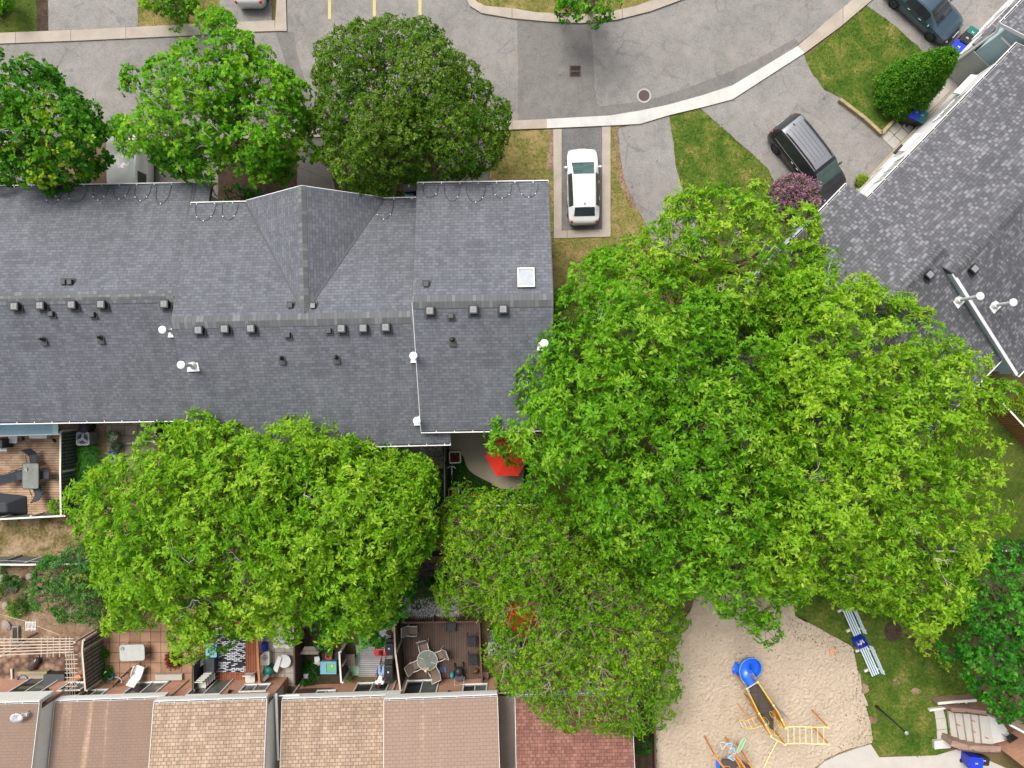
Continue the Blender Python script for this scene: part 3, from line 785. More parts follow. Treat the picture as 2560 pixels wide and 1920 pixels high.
class House:
    """gable house: front eave from A to B (A on the left seen from the ridge looking out), rising along n"""
    def __init__(s, name, label, cat, group, A, B, ze, run, rise, roof, wall, ridge, over=.45, n=None, gut=True, gcol='white', fascia=.22, fcol='white', sides=True, run2=None, straps=.9, base=0.0, rakes=None, boxed=False):
        s.A, s.B = Vector(A), Vector(B)
        d = (s.B - s.A); s.L = d.length; s.d = d.normalized()
        s.n = Vector((s.d.y, -s.d.x)) if n is None else Vector(n)
        s.ze, s.run, s.m = ze, run, rise / run
        s.run2 = run2 or run
        c = (s.A + s.B) / 2 + s.n * run
        s.t = thing(name, label, cat, (c.x, c.y, 0), 0, group)
        zr = ze + rise; s.zr = zr
        r0, r1 = s.A + s.n * run, s.B + s.n * run
        a2, b2 = s.A + s.n * (run + s.run2), s.B + s.n * (run + s.run2)
        ze2 = zr - s.m * s.run2; s.ze2 = ze2
        rf = MB()
        rf.plate([V3(s.A, ze), V3(s.B, ze), V3(r1, zr), V3(r0, zr)], .1)
        rf.plate([V3(b2, ze2), V3(a2, ze2), V3(r0, zr), V3(r1, zr)], .1)
        s.roof = rf.build('roof', roof, s.t, world=True)
        if ridge:
            w = .3; e = .025
            rc = MB()
            rc.plate([V3(r0 - s.n * w, zr - s.m * w + e), V3(r1 - s.n * w, zr - s.m * w + e), V3(r1, zr + e), V3(r0, zr + e)], .02)
            rc.plate([V3(r1 + s.n * w, zr - s.m * w + e), V3(r0 + s.n * w, zr - s.m * w + e), V3(r0, zr + e), V3(r1, zr + e)], .02)
            rc.build('ridge_cap', ridge, s.t, world=True)
        # walls (inset under the roof) with gables
        ov = over
        def pt(u, v, z): q = s.A + s.d * u + s.n * v; return (q.x, q.y, z)
        i = .06 if not sides else .2
        zt = ze + s.m * ov - .12
        tot = run + s.run2
        w = MB()
        f0, f1, g0, g1 = (i, ov), (s.L - i, ov), (i, tot - ov), (s.L - i, tot - ov)
        zt2 = ze2 + s.m * ov - .12
        zap = zr - .12
        vs = [pt(*f0, base), pt(*f1, base), pt(*g1, base), pt(*g0, base), pt(*f0, zt), pt(*f1, zt), pt(*g1, zt2), pt(*g0, zt2), pt(i, run, zap), pt(s.L - i, run, zap)]
        w.add(vs, [(0, 4, 5, 1), (2, 6, 7, 3), (1, 5, 9, 6, 2), (3, 7, 8, 4, 0)])
        s.wall = w.build('wall', wall, s.t, world=True)
        # fascia and gutters
        for (p0, p1, z, nn, nm) in ((s.A, s.B, ze, s.n, 1), (b2, a2, ze2, -s.n, 2)):
            fb = MB()
            q = [p0 + nn * .01, p1 + nn * .01, p1 + nn * .05, p0 + nn * .05]
            if boxed: fb.prism([p0 - nn * .135, p1 - nn * .135, p1 + nn * .05, p0 + nn * .05], z - .131 - fascia, z - .131)
            else: fb.prism(q, z - .10 - fascia, z - .012)
            fb.build('fascia', K[fcol], s.t, world=True)
            if gut:
                gt = MB(); dd = (p1 - p0).normalized()
                def strip(o0, o1, z0, z1):
                    gt.prism([p0 - nn * o0, p1 - nn * o0, p1 - nn * o1, p0 - nn * o1], z0, z1)
                strip(-.004, .125, z - .13, z - .12)
                strip(.085, .13, z - .12, z - .02)
                strip(-.003, .012, z - .12, z - .035)
                L = (p1 - p0).length; k = .3
                while k < L:
                    c = p0 + dd * k - nn * .06
                    gt.box((c.x, c.y, z - .025), (.035, .12, .012), rz=math.atan2(dd.y, dd.x)); k += straps
                for e in (p0, p1):
                    c = e - nn * .06
                    gt.box((c.x, c.y, z - .07), (.02, .13, .1), rz=math.atan2(dd.y, dd.x))
                go = gt.build('gutter', K[gcol], s.t, world=True)
                gutter_shade = MB(); gutter_shade.prism([p0 - nn * .014, p1 - nn * .014, p1 - nn * .084, p0 - nn * .084], z - .119, z - .085); gutter_shade.build('trough', K['black'], go, world=True)  # black strip that paints the shade inside the gutter
        # rake boards on the gable ends
        for p, sg, half in ((s.A, -1, 0), (s.A, -1, 1), (s.B, 1, 0), (s.B, 1, 1)):
            rk = MB()
            o = s.d * sg
            rcol = (rakes or (fcol,) * 4)[half + (0 if sg < 0 else 2)]
            for (va, za_, vb, zb_) in (((0, ze, run, zr), (run, zr, tot, ze2))[half],):
                a = p + s.n * va; b = p + s.n * vb
                rk.add([V3(a, za_ - .006), V3(b, zb_ - .006), V3(b + o * .025, zb_ - .006), V3(a + o * .025, za_ - .006), V3(a, za_ - .24), V3(b, zb_ - .24), V3(b + o * .025, zb_ - .24), V3(a + o * .025, za_ - .24)],
                       [(0, 1, 2, 3) if sg < 0 else (3, 2, 1, 0), (4, 7, 6, 5), (2, 6, 7, 3), (0, 4, 5, 1), (0, 3, 7, 4), (1, 5, 6, 2)])
            rk.build('rake_board', K[rcol], s.t, world=True)
    def on(s, px, py, back=False, lift=0.0):
        """point of the roof plane that the photo shows at this pixel"""
        q = Vector(((px - 1280) / S, (960 - py) / S))
        if not back: A, n, ze = s.A, s.n, s.ze
        else: A, n, ze = s.A + s.n * (s.run + s.run2), -s.n, s.ze2
        z = (ze + s.m * (n.dot(q) - n.dot(A))) / (1 + s.m * n.dot(q) / H) + lift
        k = (H - z) / H
        return Vector((q.x * k, q.y * k, z))
    def uv(s, u, v, lift=0.0, back=False):
        if not back: q = s.A + s.d * u + s.n * v; z = s.ze + s.m * v
        else: q = s.A + s.d * u + s.n * (s.run + s.run2 - v); z = s.ze2 + s.m * v
        return Vector((q.x, q.y, z + lift))
    @property
    def ang(s): return math.atan2(s.d.y, s.d.x)

def P2(px, py, z): return P(px, py, z).to_2d()

def roof_vent(h, px, py, back=True, sz=.42, top='vent_top'):
    c = h.on(px, py, back)
    m = MB()
    a = h.ang
    m.box(c + Vector((0, 0, .03)), (sz * 1.35, sz * 1.35, .03), rz=a)
    m.box(c + Vector((0, 0, .13)), (sz * .82, sz * .82, .2), rz=a)
    o = m.build('roof_vent', K['black'], h.t, world=True)
    m = MB(); q = [Vector((x, y)) for x, y in ((-1, -1), (1, -1), (1, 1), (-1, 1))]
    rot = Matrix.Rotation(a, 2)
    m.prism([c.to_2d() + rot @ (p * sz * .5) for p in q], c.z + .21, c.z + .27, .94)
    m.build('cap_rim', K['black'], o, world=True)
    m = MB(); m.prism([c.to_2d() + rot @ (p * sz * .35) for p in q], c.z + .272, c.z + .285, .95)
    m.box((c.x, c.y, c.z + .29), (.014, sz * .8, .01), rz=a); m.box((c.x, c.y, c.z + .29), (sz * .8, .014, .01), rz=a)
    m.build('cap', K[top], o, world=True)

def small_hood(h, px, py, back=True, mat='grey_dark', sz=.24):
    c = h.on(px, py, back); m = MB()
    m.box(c + Vector((0, 0, .02)), (sz * 1.6, sz * 1.7, .02), rz=h.ang)
    m.box(c + Vector((0, 0, .09)), (sz, sz, .16), rz=h.ang)
    o = m.build('exhaust_hood', K['black'], h.t, world=True)
    MB().box(c + Vector((0, 0, .178)), (sz * .86, sz * .86, .02), rz=h.ang).build('hood_top', K[mat], o, world=True)

def soil_pipe(h, px, py, back=True, hh=.42):
    c = h.on(px, py, back); m = MB()
    m.lathe([(.13, .0), (.11, .08), (.07, .12), (.055, .14), (.055, hh)], c, 12)
    m.box(c + Vector((0, -.1, .02)), (.34, .42, .02), rz=h.ang)
    m.build('plumbing_vent', K['black'], h.t, world=True)

def flue(h, px, py, back=True, hh=1.1, lean=0.0):
    """white round flue: flashing cone at the pixel, pipe and rain cap above"""
    c = h.on(px, py, back)
    m = MB()
    m.prism([c.to_2d() + Matrix.Rotation(h.ang, 2) @ Vector(p) for p in ((-.3, -.28), (.3, -.28), (.2, .24), (-.2, .24))], c.z - .06, c.z + .05)
    m.lathe([(.2, .02), (.12, .28)], c, 16)
    o = m.build('flue_flashing', K['white'], h.t, world=True)
    m = MB().cyl(c + Vector((0, 0, .1)), .085, hh, 16)
    m.build('flue_pipe', K['grey_light'], o, world=True)
    m = MB().lathe([(.12, 0), (.185, .04), (.185, .1), (.12, .14), (.02, .16)], c + Vector((0, 0, hh)), 20)
    m.build('rain_cap', K['white'], o, world=True, smooth=False)

def heat_cable(h, u0, u1, step=1.05, depth=.95):
    path = []; u = u0; clips = MB()
    while u < u1 - step:
        w = step * R.uniform(.85, 1.15); dp = depth * R.uniform(.7, 1.1)
        for k in range(9):
            q = k / 8
            path.append(h.uv(u + w * (.5 - .42 * math.cos(math.pi * q)), .05 + dp * math.sin(math.pi * q) ** .8, .03))
        for q in (.25, .5, .75):
            if R.random() < .7:
                c = h.uv(u + w * (.5 - .42 * math.cos(math.pi * q)), .05 + dp * math.sin(math.pi * q) ** .8, .05)
                clips.box(c, (.045, .045, .02))
        u += w * 1.12
    o = MB().tube(path, .012, 4).build('heat_cable', K['grey_dark'], h.t, world=True)
    if clips.v: clips.build('cable_clip', K['white'], o, world=True)

def wall_window(h, u, z, w, hh, side='front', frame='white', panes=2, glass=('glass', 'glass'), name='window', proj=.05, over=.45, grid=0, t=None):
    """a window or door on the front wall: u along the eave, z bottom"""
    base = h.A + h.n * over
    d, n = h.d, -h.n
    c = base + d * u
    fr = MB()
    def bx(a0, a1, z0, z1, o0, o1, mb):
        pl = [c + d * a0 + n * o0, c + d * a1 + n * o0, c + d * a1 + n * o1, c + d * a0 + n * o1]
        mb.prism(pl, z0, z1)
    f = .075
    bx(-w / 2, w / 2, z, z + f, .002, proj + .02, fr); bx(-w / 2, w / 2, z + hh - f, z + hh, .002, proj, fr)
    bx(-w / 2, -w / 2 + f, z + f, z + hh - f, .002, proj, fr); bx(w / 2 - f, w / 2, z + f, z + hh - f, .002, proj, fr)
    for k in range(1, panes):
        a = -w / 2 + w * k / panes
        bx(a - .03, a + .03, z + f, z + hh - f, .002, proj - .005, fr)
    o = fr.build(name, K[frame], h.t, world=True)
    for k in range(panes):
        a0 = -w / 2 + w * k / panes + (.031 if k else f + .001); a1 = -w / 2 + w * (k + 1) / panes - (.031 if k < panes - 1 else f + .001)
        p = MB(); bx(a0, a1, z + f + .001, z + hh - f - .001, .003, .018, p)
        p.build('pane', K[glass[k % len(glass)]], o, world=True)
        if grid:
            gm = MB()
            for j in range(1, grid):
                a = a0 + (a1 - a0) * j / grid
                bx(a - .012, a + .012, z + f + .002, z + hh - f - .002, .019, .03, gm)
            for j in range(1, 3):
                zz = z + hh * j / 3
                bx(a0 + .002, a1 - .002, zz - .012, zz + .012, .031, .04, gm)
            gm.build('glazing_bar', K[frame], o, world=True)
    return o

# --- the grey roofed row in the middle
GN = 'grey roofed townhouses in the middle row'
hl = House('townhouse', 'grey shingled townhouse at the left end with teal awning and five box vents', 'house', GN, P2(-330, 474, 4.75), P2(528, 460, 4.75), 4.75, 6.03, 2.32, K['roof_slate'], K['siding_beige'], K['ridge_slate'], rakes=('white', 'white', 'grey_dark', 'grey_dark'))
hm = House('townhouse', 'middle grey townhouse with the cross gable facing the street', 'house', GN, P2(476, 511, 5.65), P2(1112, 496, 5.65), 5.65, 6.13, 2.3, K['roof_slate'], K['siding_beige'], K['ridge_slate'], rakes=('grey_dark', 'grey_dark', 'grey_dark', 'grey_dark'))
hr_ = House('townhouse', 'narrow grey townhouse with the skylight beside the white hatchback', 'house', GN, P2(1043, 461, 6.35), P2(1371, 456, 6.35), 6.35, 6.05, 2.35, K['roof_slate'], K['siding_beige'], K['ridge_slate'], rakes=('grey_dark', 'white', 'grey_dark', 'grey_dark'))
for x, y in ((44, 767), (108, 765), (186, 763), (259, 762), (416, 761)): roof_vent(hl, x, y)
for x, y in ((131, 785), (234, 787)): small_hood(hl, x, y)
for x, y in ((162, 706), (178, 706)): small_hood(hl, x, y, False)
for x, y in ((110, 848), (253, 844)): soil_pipe(hl, x, y)
flue(hl, 436, 829)
for x, y in ((501, 826), (566, 823), (631, 822), (856, 822), (910, 821), (966, 819)): roof_vent(hm, x, y)
small_hood(hm, 721, 838); small_hood(hm, 823, 827); small_hood(hm, 727, 764, False); small_hood(hm, 784, 765, False, 'vent_top')
soil_pipe(hm, 705, 895); soil_pipe(hm, 841, 893)
flue(hm, 484, 914, hh=1.2); flue(hm, 1042, 892); flue(hm, 1050, 1049)
for x, y in ((1076, 778), (1184, 775), (1258, 774)): roof_vent(hr_, x, y)
small_hood(hr_, 1128, 790); small_hood(hr_, 1066, 711, False); soil_pipe(hr_, 1131, 849); flue(hr_, 1358, 862)
heat_cable(hl, 9.2, hl.L - 1.0); heat_cable(hm, .2, 3.3); heat_cable(hm, 9.2, 11.0); heat_cable(hr_, .2, hr_.L - .1)
# the small black chase on the left roof
m = MB(); a, b = hl.uv(hl.L - .95, .05, .02), hl.uv(hl.L - .95, 1.6, .02)
m.plate([a, a + Vector((.06, 0, 0)), b + Vector((.06, 0, 0)), b], .02); m.plate([a + Vector((.14, 0, 0)), a + Vector((.2, 0, 0)), b + Vector((.2, 0, 0)), b + Vector((.14, 0, 0))], .02)
m.build('cable_channel', K['grey_dark'], hl.t, world=True)
# downspout on the exposed north east corner of the left house
m = MB(); c = hl.B - hl.d * .15 + hl.n * .0
m.tube([V3(c, 4.85), V3(c + hl.n * .2 + hl.d * .12, 4.5), V3(c + hl.n * .42 + hl.d * .12, 4.2), V3(c + hl.n * .42 + hl.d * .12, .1)], .045, 6)
m.build('downspout', K['white'], hl.t, world=True)
# skylight
c = hr_.on(1315, 694, False); a = hr_.ang; sl = math.atan(hr_.m)
m = MB()
def sk(u0, u1, v0, v1, l0, l1, mb):
    cu = (hr_.uv(0, 0) * 0)
    pts = []
    uu = (c.to_2d() - hr_.A).dot(hr_.d); vv = (c.to_2d() - hr_.A).dot(hr_.n)
    lo = [hr_.uv(uu + x, vv + y, l0) for x, y in ((u0, v0), (u1, v0), (u1, v1), (u0, v1))]
    hi = [hr_.uv(uu + x, vv + y, l1) for x, y in ((u0, v0), (u1, v0), (u1, v1), (u0, v1))]
    mb.add(lo + hi, [(0, 1, 2, 3), (7, 6, 5, 4), (0, 4, 5, 1), (1, 5, 6, 2), (2, 6, 7, 3), (3, 7, 4, 0)])
sk(-.42, .42, -.5, .5, .0, .10, m)
so = m.build('skylight', K['wood_dark'], hr_.t, world=True)
m = MB()
for q in ((-.4, .4, -.48, -.4), (-.4, .4, .4, .48), (-.4, -.33, -.4, .4), (.33, .4, -.4, .4)): sk(*q, .101, .16, m)
m.build('frame', K['ivory'], so, world=True)
m = MB(); sk(-.329, .329, -.399, .399, .101, .13, m); m.build('pane', K['glass_sky'], so, world=True)
# cross gable of the middle house
zg = hm.zr - .12; wg = 3.42
u0 = ((P2(754, 480, zg) - hm.A).dot(hm.d))
vg = (zg - hm.ze) / hm.m
f = -.12
L0, R0 = hm.uv(u0 - wg, 0, .03), hm.uv(u0 + wg, 0, .03)
fl = V3(hm.A + hm.d * (u0 - wg) + hm.n * f, hm.ze + .03); fr_ = V3(hm.A + hm.d * (u0 + wg) + hm.n * f, hm.ze + .03)
pk = V3(hm.A + hm.d * u0 + hm.n * (f - .05), zg + .03); pi = hm.uv(u0, vg, .03)
m = MB().plate([fl, pk, pi, L0], .09)
m.build('gable_roof', K['roof_slate'], hm.t, world=True).data.name = 'gable_roof'
m = MB().plate([pk, fr_, R0, pi], .09)
m.build('gable_roof', K['roof_slate'], hm.t, world=True)
m = MB().add([hm.uv(u0 - wg + .25, .45, -.15), hm.uv(u0 + wg - .25, .45, -.15), V3(hm.A + hm.d * u0 + hm.n * .45, zg - .2)], [(0, 1, 2)])
m.build('gable_wall', K['siding_white'], hm.t, world=True)
m = MB()
for e, sg in ((fl, -1), (fr_, 1)):
    o = -hm.n * .03
    q = [e, pk, pk + Vector((o.x, o.y, 0)), e + Vector((o.x, o.y, 0))]
    m.add(q + [x - Vector((0, 0, .2)) for x in q], [(0, 1, 2, 3), (7, 6, 5, 4), (3, 2, 6, 7), (1, 0, 4, 5), (0, 3, 7, 4), (2, 1, 5, 6)])
m.build('gable_fascia', K['white'], hm.t, world=True)
m = MB()
w = .2; dz = w * (zg - hm.ze) / wg
for sg in (-1, 1):
    q = [pk + Vector((0, 0, .02)), pi + Vector((0, 0, .02)), pi + Vector((hm.d.x, hm.d.y, 0)) * sg * w + Vector((0, 0, .02 - dz)), pk + Vector((hm.d.x, hm.d.y, 0)) * sg * w + Vector((0, 0, .02 - dz))]
    m.plate(q, .015)
m.build('gable_ridge_cap', K['ridge_slate'], hm.t, world=True, uvrot=math.pi / 2)
for e in (L0, R0):
    d_ = (pi - e).normalized(); sd = d_.cross(Vector((0, 0, 1))).normalized() * .07
    b = pi - d_ * .2
    MB().plate([e + sd + Vector((0, 0, .012)), b + sd + Vector((0, 0, .012)), b - sd + Vector((0, 0, .012)), e - sd + Vector((0, 0, .012))], .015).build('valley_flashing', K['grey_dark'], hm.t, world=True)
for h, us in ((hl, (3, 6.5, 10, 13.5)), (hm, (2.0, 6.6, 11)), (hr_, (2.2, 5.2))):
    for u in us:
        if u < h.L - .8: wall_window(h, u, 2.9, 1.3, 1.2); wall_window(h, u, .3, 1.5, 1.9, glass=('glass', 'glass_grey'))
# back sun awning of the left house
t = thing('patio_awning', 'pale blue ribbed awning over the wooden deck', 'awning', P(60, 1075, 2.5))
q = [P(-60, 1046, 2.6), P(139, 1045, 2.6), P(139, 1084, 2.35), P(-60, 1089, 2.35)]
MB().plate(q, .05).build('canopy', K['teal_awning'], t, world=True)
q = [P(131, 1045, 2.62), P(145, 1045, 2.62), P(145, 1083, 2.37), P(131, 1083, 2.37)]
MB().plate(q, .06).build('edge_trim', K['siding_teal'], t, world=True)
m = MB().tube([P(-60, 1091, 2.3), P(150, 1085, 2.3)], .05, 6); m.build('front_bar', K['white'], t, world=True)
for x in (20, 100): MB().tube([P(x, 1089, 2.3), P(x, 1089, 0) * 1, ], .04, 6).build('post', K['white'], t, world=True)

# --- the charcoal roofed row on the right
O = Vector((20.68, 6.52)); dR = Vector((.695, .719)).normalized(); nR = Vector((dR.y, -dR.x))
def fr(t, n): return O + dR * t + nR * n
GR = 'charcoal roofed townhouses on the right'
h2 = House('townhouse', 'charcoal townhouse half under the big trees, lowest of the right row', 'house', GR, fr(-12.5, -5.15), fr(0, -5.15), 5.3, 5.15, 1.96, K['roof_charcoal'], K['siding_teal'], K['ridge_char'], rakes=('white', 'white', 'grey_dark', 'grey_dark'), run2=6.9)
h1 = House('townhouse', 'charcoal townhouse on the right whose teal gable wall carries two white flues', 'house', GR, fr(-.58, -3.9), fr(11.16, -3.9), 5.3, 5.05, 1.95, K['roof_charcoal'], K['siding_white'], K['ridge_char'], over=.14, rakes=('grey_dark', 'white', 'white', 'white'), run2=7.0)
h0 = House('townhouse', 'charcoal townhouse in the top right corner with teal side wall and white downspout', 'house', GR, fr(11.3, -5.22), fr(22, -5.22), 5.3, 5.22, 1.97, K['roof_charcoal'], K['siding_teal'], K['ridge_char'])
zk = zoomer(1920, 480, .28933)
for h, x, y, back in ((h2, *zk(1375, 720), True), (h2, *zk(1168, 945), True), (h1, *zk(1760, 670), True)): roof_vent(h, x, y, back, .40, 'vent_top')
flue(h2, 2394, 751, True, 1.6); flue(h1, 2484, 764, True, 1.3)
# teal gable end of the middle right house where it stands above its neighbour
m = MB()
e = .02
def g3(t, n, z): q = fr(t, n); return Vector((q.x, q.y, z))
m.add([g3(-.6, 1.1, 7.02), g3(-.6, 8.0, 4.4), g3(-.6, 8.0, 3.4), g3(-.6, 1.1, 6.5)], [(0, 1, 2, 3)])
m.build('gable_siding', K['siding_teal'], h1.t, world=True)
MB().plate([g3(-.66, 1.2, 7.235), g3(-.5, 1.2, 7.235), g3(-.5, 8.1, 7.235 - 6.9 * h1.m), g3(-.66, 8.1, 7.235 - 6.9 * h1.m)], .05).build('drip_edge', K['white'], h1.t, world=True)
# front details of the two right hand houses
def face(h, t0, t1, nn, z0, z1, mat, name, th=.06):
    a, b = fr(t0, nn), fr(t1, nn); a2, b2 = fr(t0, nn - th), fr(t1, nn - th)
    return MB().prism([a, b, b2, a2], z0, z1).build(name, K[mat], h.t, world=True)
face(h0, 11.52, 21.8, -4.88, 0, 2.75, 'siding_white', 'garage_wall', .24)
q = [fr(11.5, -5.2), fr(21.8, -5.2), fr(21.8, -4.9), fr(11.5, -4.9)]
MB().plate([V3(q[0], 2.85), V3(q[1], 2.85), V3(q[2], 2.98), V3(q[3], 2.98)], .1).build('skirt_roof', K['roof_charcoal'], h0.t, world=True)
h0b = h0
def side_bits(h, tt, z, w, hh, nn, gl='glass_grey', panes=2, grid=2):
    base = h.A; keep = h.A
    off = (fr(tt, 0) - h.A).dot(h.d)
    return wall_window(h, off, z, w, hh, over=(5.22 if h is h0 else 3.9) + nn, panes=panes, glass=(gl,), grid=grid)
side_bits(h0, 14.0, 1.0, 1.9, 1.35, -5.12)
side_bits(h0, 18.0, .3, 2.4, 2.0, -5.12, 'glass_grey', 1, 4)
side_bits(h0, 14.5, 3.6, 1.5, 1.1, -4.88)
side_bits(h1, 7.9, 2.7, 1.7, 1.3, -3.77, 'glass', 2, 2)
side_bits(h1, 3.2, 2.7, 1.7, 1.3, -3.77, 'glass', 2, 2)
side_bits(h1, 3.0, .1, 2.4, 2.1, -3.77, 'siding_beige', 1, 1)
# lower stucco half of the top right house's side wall
a = fr(11.47, -4.87); b = fr(11.47, 4.8); a2 = fr(11.42, -4.87); b2 = fr(11.42, 4.8)
MB().prism([a, b, b2, a2], 0, 2.6).build('stucco_wall', K['stucco'], h0.t, world=True)
m = MB(); c = fr(11.36, -5.0)
m.tube([V3(c, .15), V3(c, 4.6), V3(fr(11.4, -5.15), 4.95), V3(fr(11.5, -5.3), 5.18)], .075, 6)
m.tube([V3(fr(11.36, -4.6), 4.6), V3(fr(11.36, 0), 4.6)], .05, 6)
m.build('downspout', K['white'], h0.t, world=True)
MB().tube([V3(fr(11.36, -3.8), 4.2), V3(fr(11.36, -2.2), 4.7)], .055, 6).build('siding_trim', K['white'], h0.t, world=True)
# entrance canopies of the middle right house (white sloping boxes on the wall)
for t0, t1, z, n0 in ((4.9, 6.2, 2.35, -3.98), (9.2, 10.6, 2.4, -4.05), (1.2, 4.3, 2.5, -3.95)):
    q = [V3(fr(t0, n0), z), V3(fr(t1, n0), z), V3(fr(t1, -3.78), z + .28), V3(fr(t0, -3.78), z + .28)]
    MB().plate(q, .12).build('door_canopy', K['white'], h1.t, world=True)
face(h1, -.4, 10.9, -3.78, 0, .35, 'concrete_tan', 'plinth', .1)
MB().tube([V3(fr(5.0, -3.95), 1.7), V3(fr(5.6, -3.95), 1.7)], .09, 8).build('wall_lamp', K['black'], h1.t, world=True)
# walkway slabs between garages and the timber retaining edge
structure('walkway', MB().prism([fr(10.9, -4.9), fr(11.4, -4.9), fr(11.4, 4), fr(10.9, 4)], .004, .05), K['concrete'])
structure('walkway', MB().prism([P2(2330, 235, 0), P2(2348, 215, 0), P2(2520, 130, 0), P2(2600, 260, 0), P2(2330, 330, 0), P2(2300, 290, 0)], .004, .045), K['concrete'])
for q in ([(0, 1100), (130, 1000), (235, 1095), (110, 1220)], [(135, 990), (290, 870), (370, 955), (240, 1085)], [(245, 1100), (370, 965), (480, 1075), (360, 1200)], [(375, 950), (460, 850), (600, 935), (490, 1060)], [(110, 1228), (235, 1105), (350, 1205), (240, 1340)]):
    structure('paving_slab', MB().prism(zpoly(zc2, q), .004, .05), K['concrete'])
structure('path', MB().prism(poly([(2290, 168), (2312, 141), (2326, 152), (2345, 215), (2330, 240)]), .004, .04), K['concrete_tan'])

# --- the brown roofed row at the bottom
GS = 'brown roofed townhouses along the bottom'
def south(label, x0, y0, x1, y1, z, roof, rise=1.3, gcol='white', run=5.6, fas=.40, sides=False, **kw):
    return House('townhouse', label, 'house', GS, P2(x0, y0, z), P2(x1, y1, z), z, run, rise, K[roof], K['brick'], None, over=.32, gcol=gcol, fascia=fas, fcol='cream', sides=sides, boxed=True, **kw)
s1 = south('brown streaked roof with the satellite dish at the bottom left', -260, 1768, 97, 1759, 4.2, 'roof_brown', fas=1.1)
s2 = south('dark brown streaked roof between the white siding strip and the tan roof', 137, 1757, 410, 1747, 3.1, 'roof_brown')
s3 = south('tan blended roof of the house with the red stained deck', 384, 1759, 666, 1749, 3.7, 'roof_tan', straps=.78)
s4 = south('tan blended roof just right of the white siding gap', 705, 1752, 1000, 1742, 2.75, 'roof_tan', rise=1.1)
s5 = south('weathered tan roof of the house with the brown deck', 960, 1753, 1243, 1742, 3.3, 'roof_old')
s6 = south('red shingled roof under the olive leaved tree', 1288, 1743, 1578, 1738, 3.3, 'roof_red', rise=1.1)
for h, t0, z0 in ((s1, s1.L, 1.6), (s3, s3.L, 1.0)):
    m = MB(); p = h.A + h.d * (t0 + .012)
    a, b = p + h.n * .35, p + h.n * h.run
    m.add([V3(a, z0), V3(b, z0), V3(b, h.zr - .2), V3(a, h.ze - .1)], [(0, 1, 2, 3)])
    m.build('side_siding', K['siding_cream'], h.t, world=True)
m = MB(); p = s3.B + s3.d * .03
m.box(V3(s3.B + s3.d * .2 + s3.n * 1.9, 2.75), (.12, 3.6, .12), rz=s3.ang); m.build('flashing', K['cream'], s3.t, world=True)
for h, l in ((s1, ((5.2, .1, 1.9, 2.05, 'd'), (7.6, .9, 1.3, 1.1, 'w'))), (s2, ((1.0, .9, 1.3, 1.1, 'w'), (3.75, .1, 1.9, 2.05, 'd'))),
             (s3, ((1.9, .1, 1.9, 2.05, 'd'), (4.55, 1.0, 1.5, .95, 'w'))), (s4, ((1.95, .95, 1.1, 1.1, 'w'), (4.45, .1, 1.9, 2.05, 'd'))), (s5, ((1.7, .1, 1.9, 2.05, 'd'), (4.75, .9, 1.4, 1.05, 'w'))), (s6, ((1.5, .1, 1.8, 2.05, 'd'), (4.5, .9, 1.3, 1.1, 'w')))):
    for u, z, w, hh, k in l:
        wall_window(h, u, z, w, hh, over=.32, name='sliding_door' if k == 'd' else 'window', glass=('glass', 'glass_grey'), proj=.07)
for h, u in ((s1, 6.35), (s2, 2.45), (s3, 3.3), (s4, 3.2), (s5, 3.35)):
    c = h.A + h.d * u + h.n * .26
    m = MB().lathe([(.04, 0), (.09, .08), (.1, .2), (.05, .3), (.02, .32)], (c.x, c.y, 1.75), 10); m.box((c.x, c.y, 1.9), (.08, .14, .1), rz=h.ang)
    m.build('wall_lamp', K['white' if h is s4 else 'black_metal'], h.t, world=True)
for h, u in ((s1, s1.L - .12), (s2, s2.L - .1), (s4, .15), (s5, .12), (s6, .1)):
    c = h.A + h.d * u + h.n * .25
    MB().tube([V3(c, h.ze - .75), V3(c, .1)], .045, 6).build('downspout', K['wood_pale' if h in (s1, s2) else 'white'], h.t, world=True)
# brown trellis on the wall of house four
c = s4.A + s4.d * .95 + s4.n * .28
m = MB(); a = s4.ang
for k in range(-8, 9):
    x = k * .11
    for sg in (-1, 1): m.box((c.x + x * s4.d.x, c.y + x * s4.d.y, 1.35), (.018, .02, 1.7), rz=a, ry=sg * .5)
m.build('wall_trellis', K['wood_dark'], s4.t, world=True)
# satellite dish
c = s1.on(60, 1780)
t = thing('satellite_dish', 'white oval satellite dish on the bottom left roof', 'satellite dish', c)
m = MB().tube([(.25, .1, -.02), (.22, .1, .35), (.05, .05, .5)], .025, 6); m.box((.3, 0, .3), (.2, .16, .12)); m.build('mount', K['white'], t)
m = MB().lathe([(.0, .0), (.2, .03), (.38, .1), (.385, .085), (.2, .015), (.01, -.015)], (0, 0, 0), 24, cap=False)
o = m.build('dish', K['white_plastic'], t, smooth=True); o.location = (0, 0, .5); o.rotation_euler = (rad(25), rad(-20), rad(50)); o.scale = (1, .78, 1)
MB().tube([(.0, 0, .5), (-.25, -.2, .75)], .015, 5).build('feed_arm', K['grey'], t)
# stray gutter box at the corner between houses three and four
t = s4.t
m = MB(); q = [P(684, 1739, 2.6), P(750, 1737, 2.6), P(750, 1743, 2.6), P(684, 1745, 2.6)]
m.tube([P(684, 1740, 2.55), P(749, 1738, 2.55)], .045, 4); m.tube([P(749, 1738, 2.55), P(744, 1750, 2.55)], .03, 4); m.tube([P(685, 1740, 2.55), P(666, 1776, 2.5)], .03, 4)
m.build('gutter_corner', K['white'], t, world=True)
for x0, x1, y in ((1236, 1284, 1733),):
    MB().tube([P(x0, y, 2.4), P(x1, y - 2, 2.4)], .03, 5).build('gutter_bracket', K['grey_light'], s5.t, world=True)
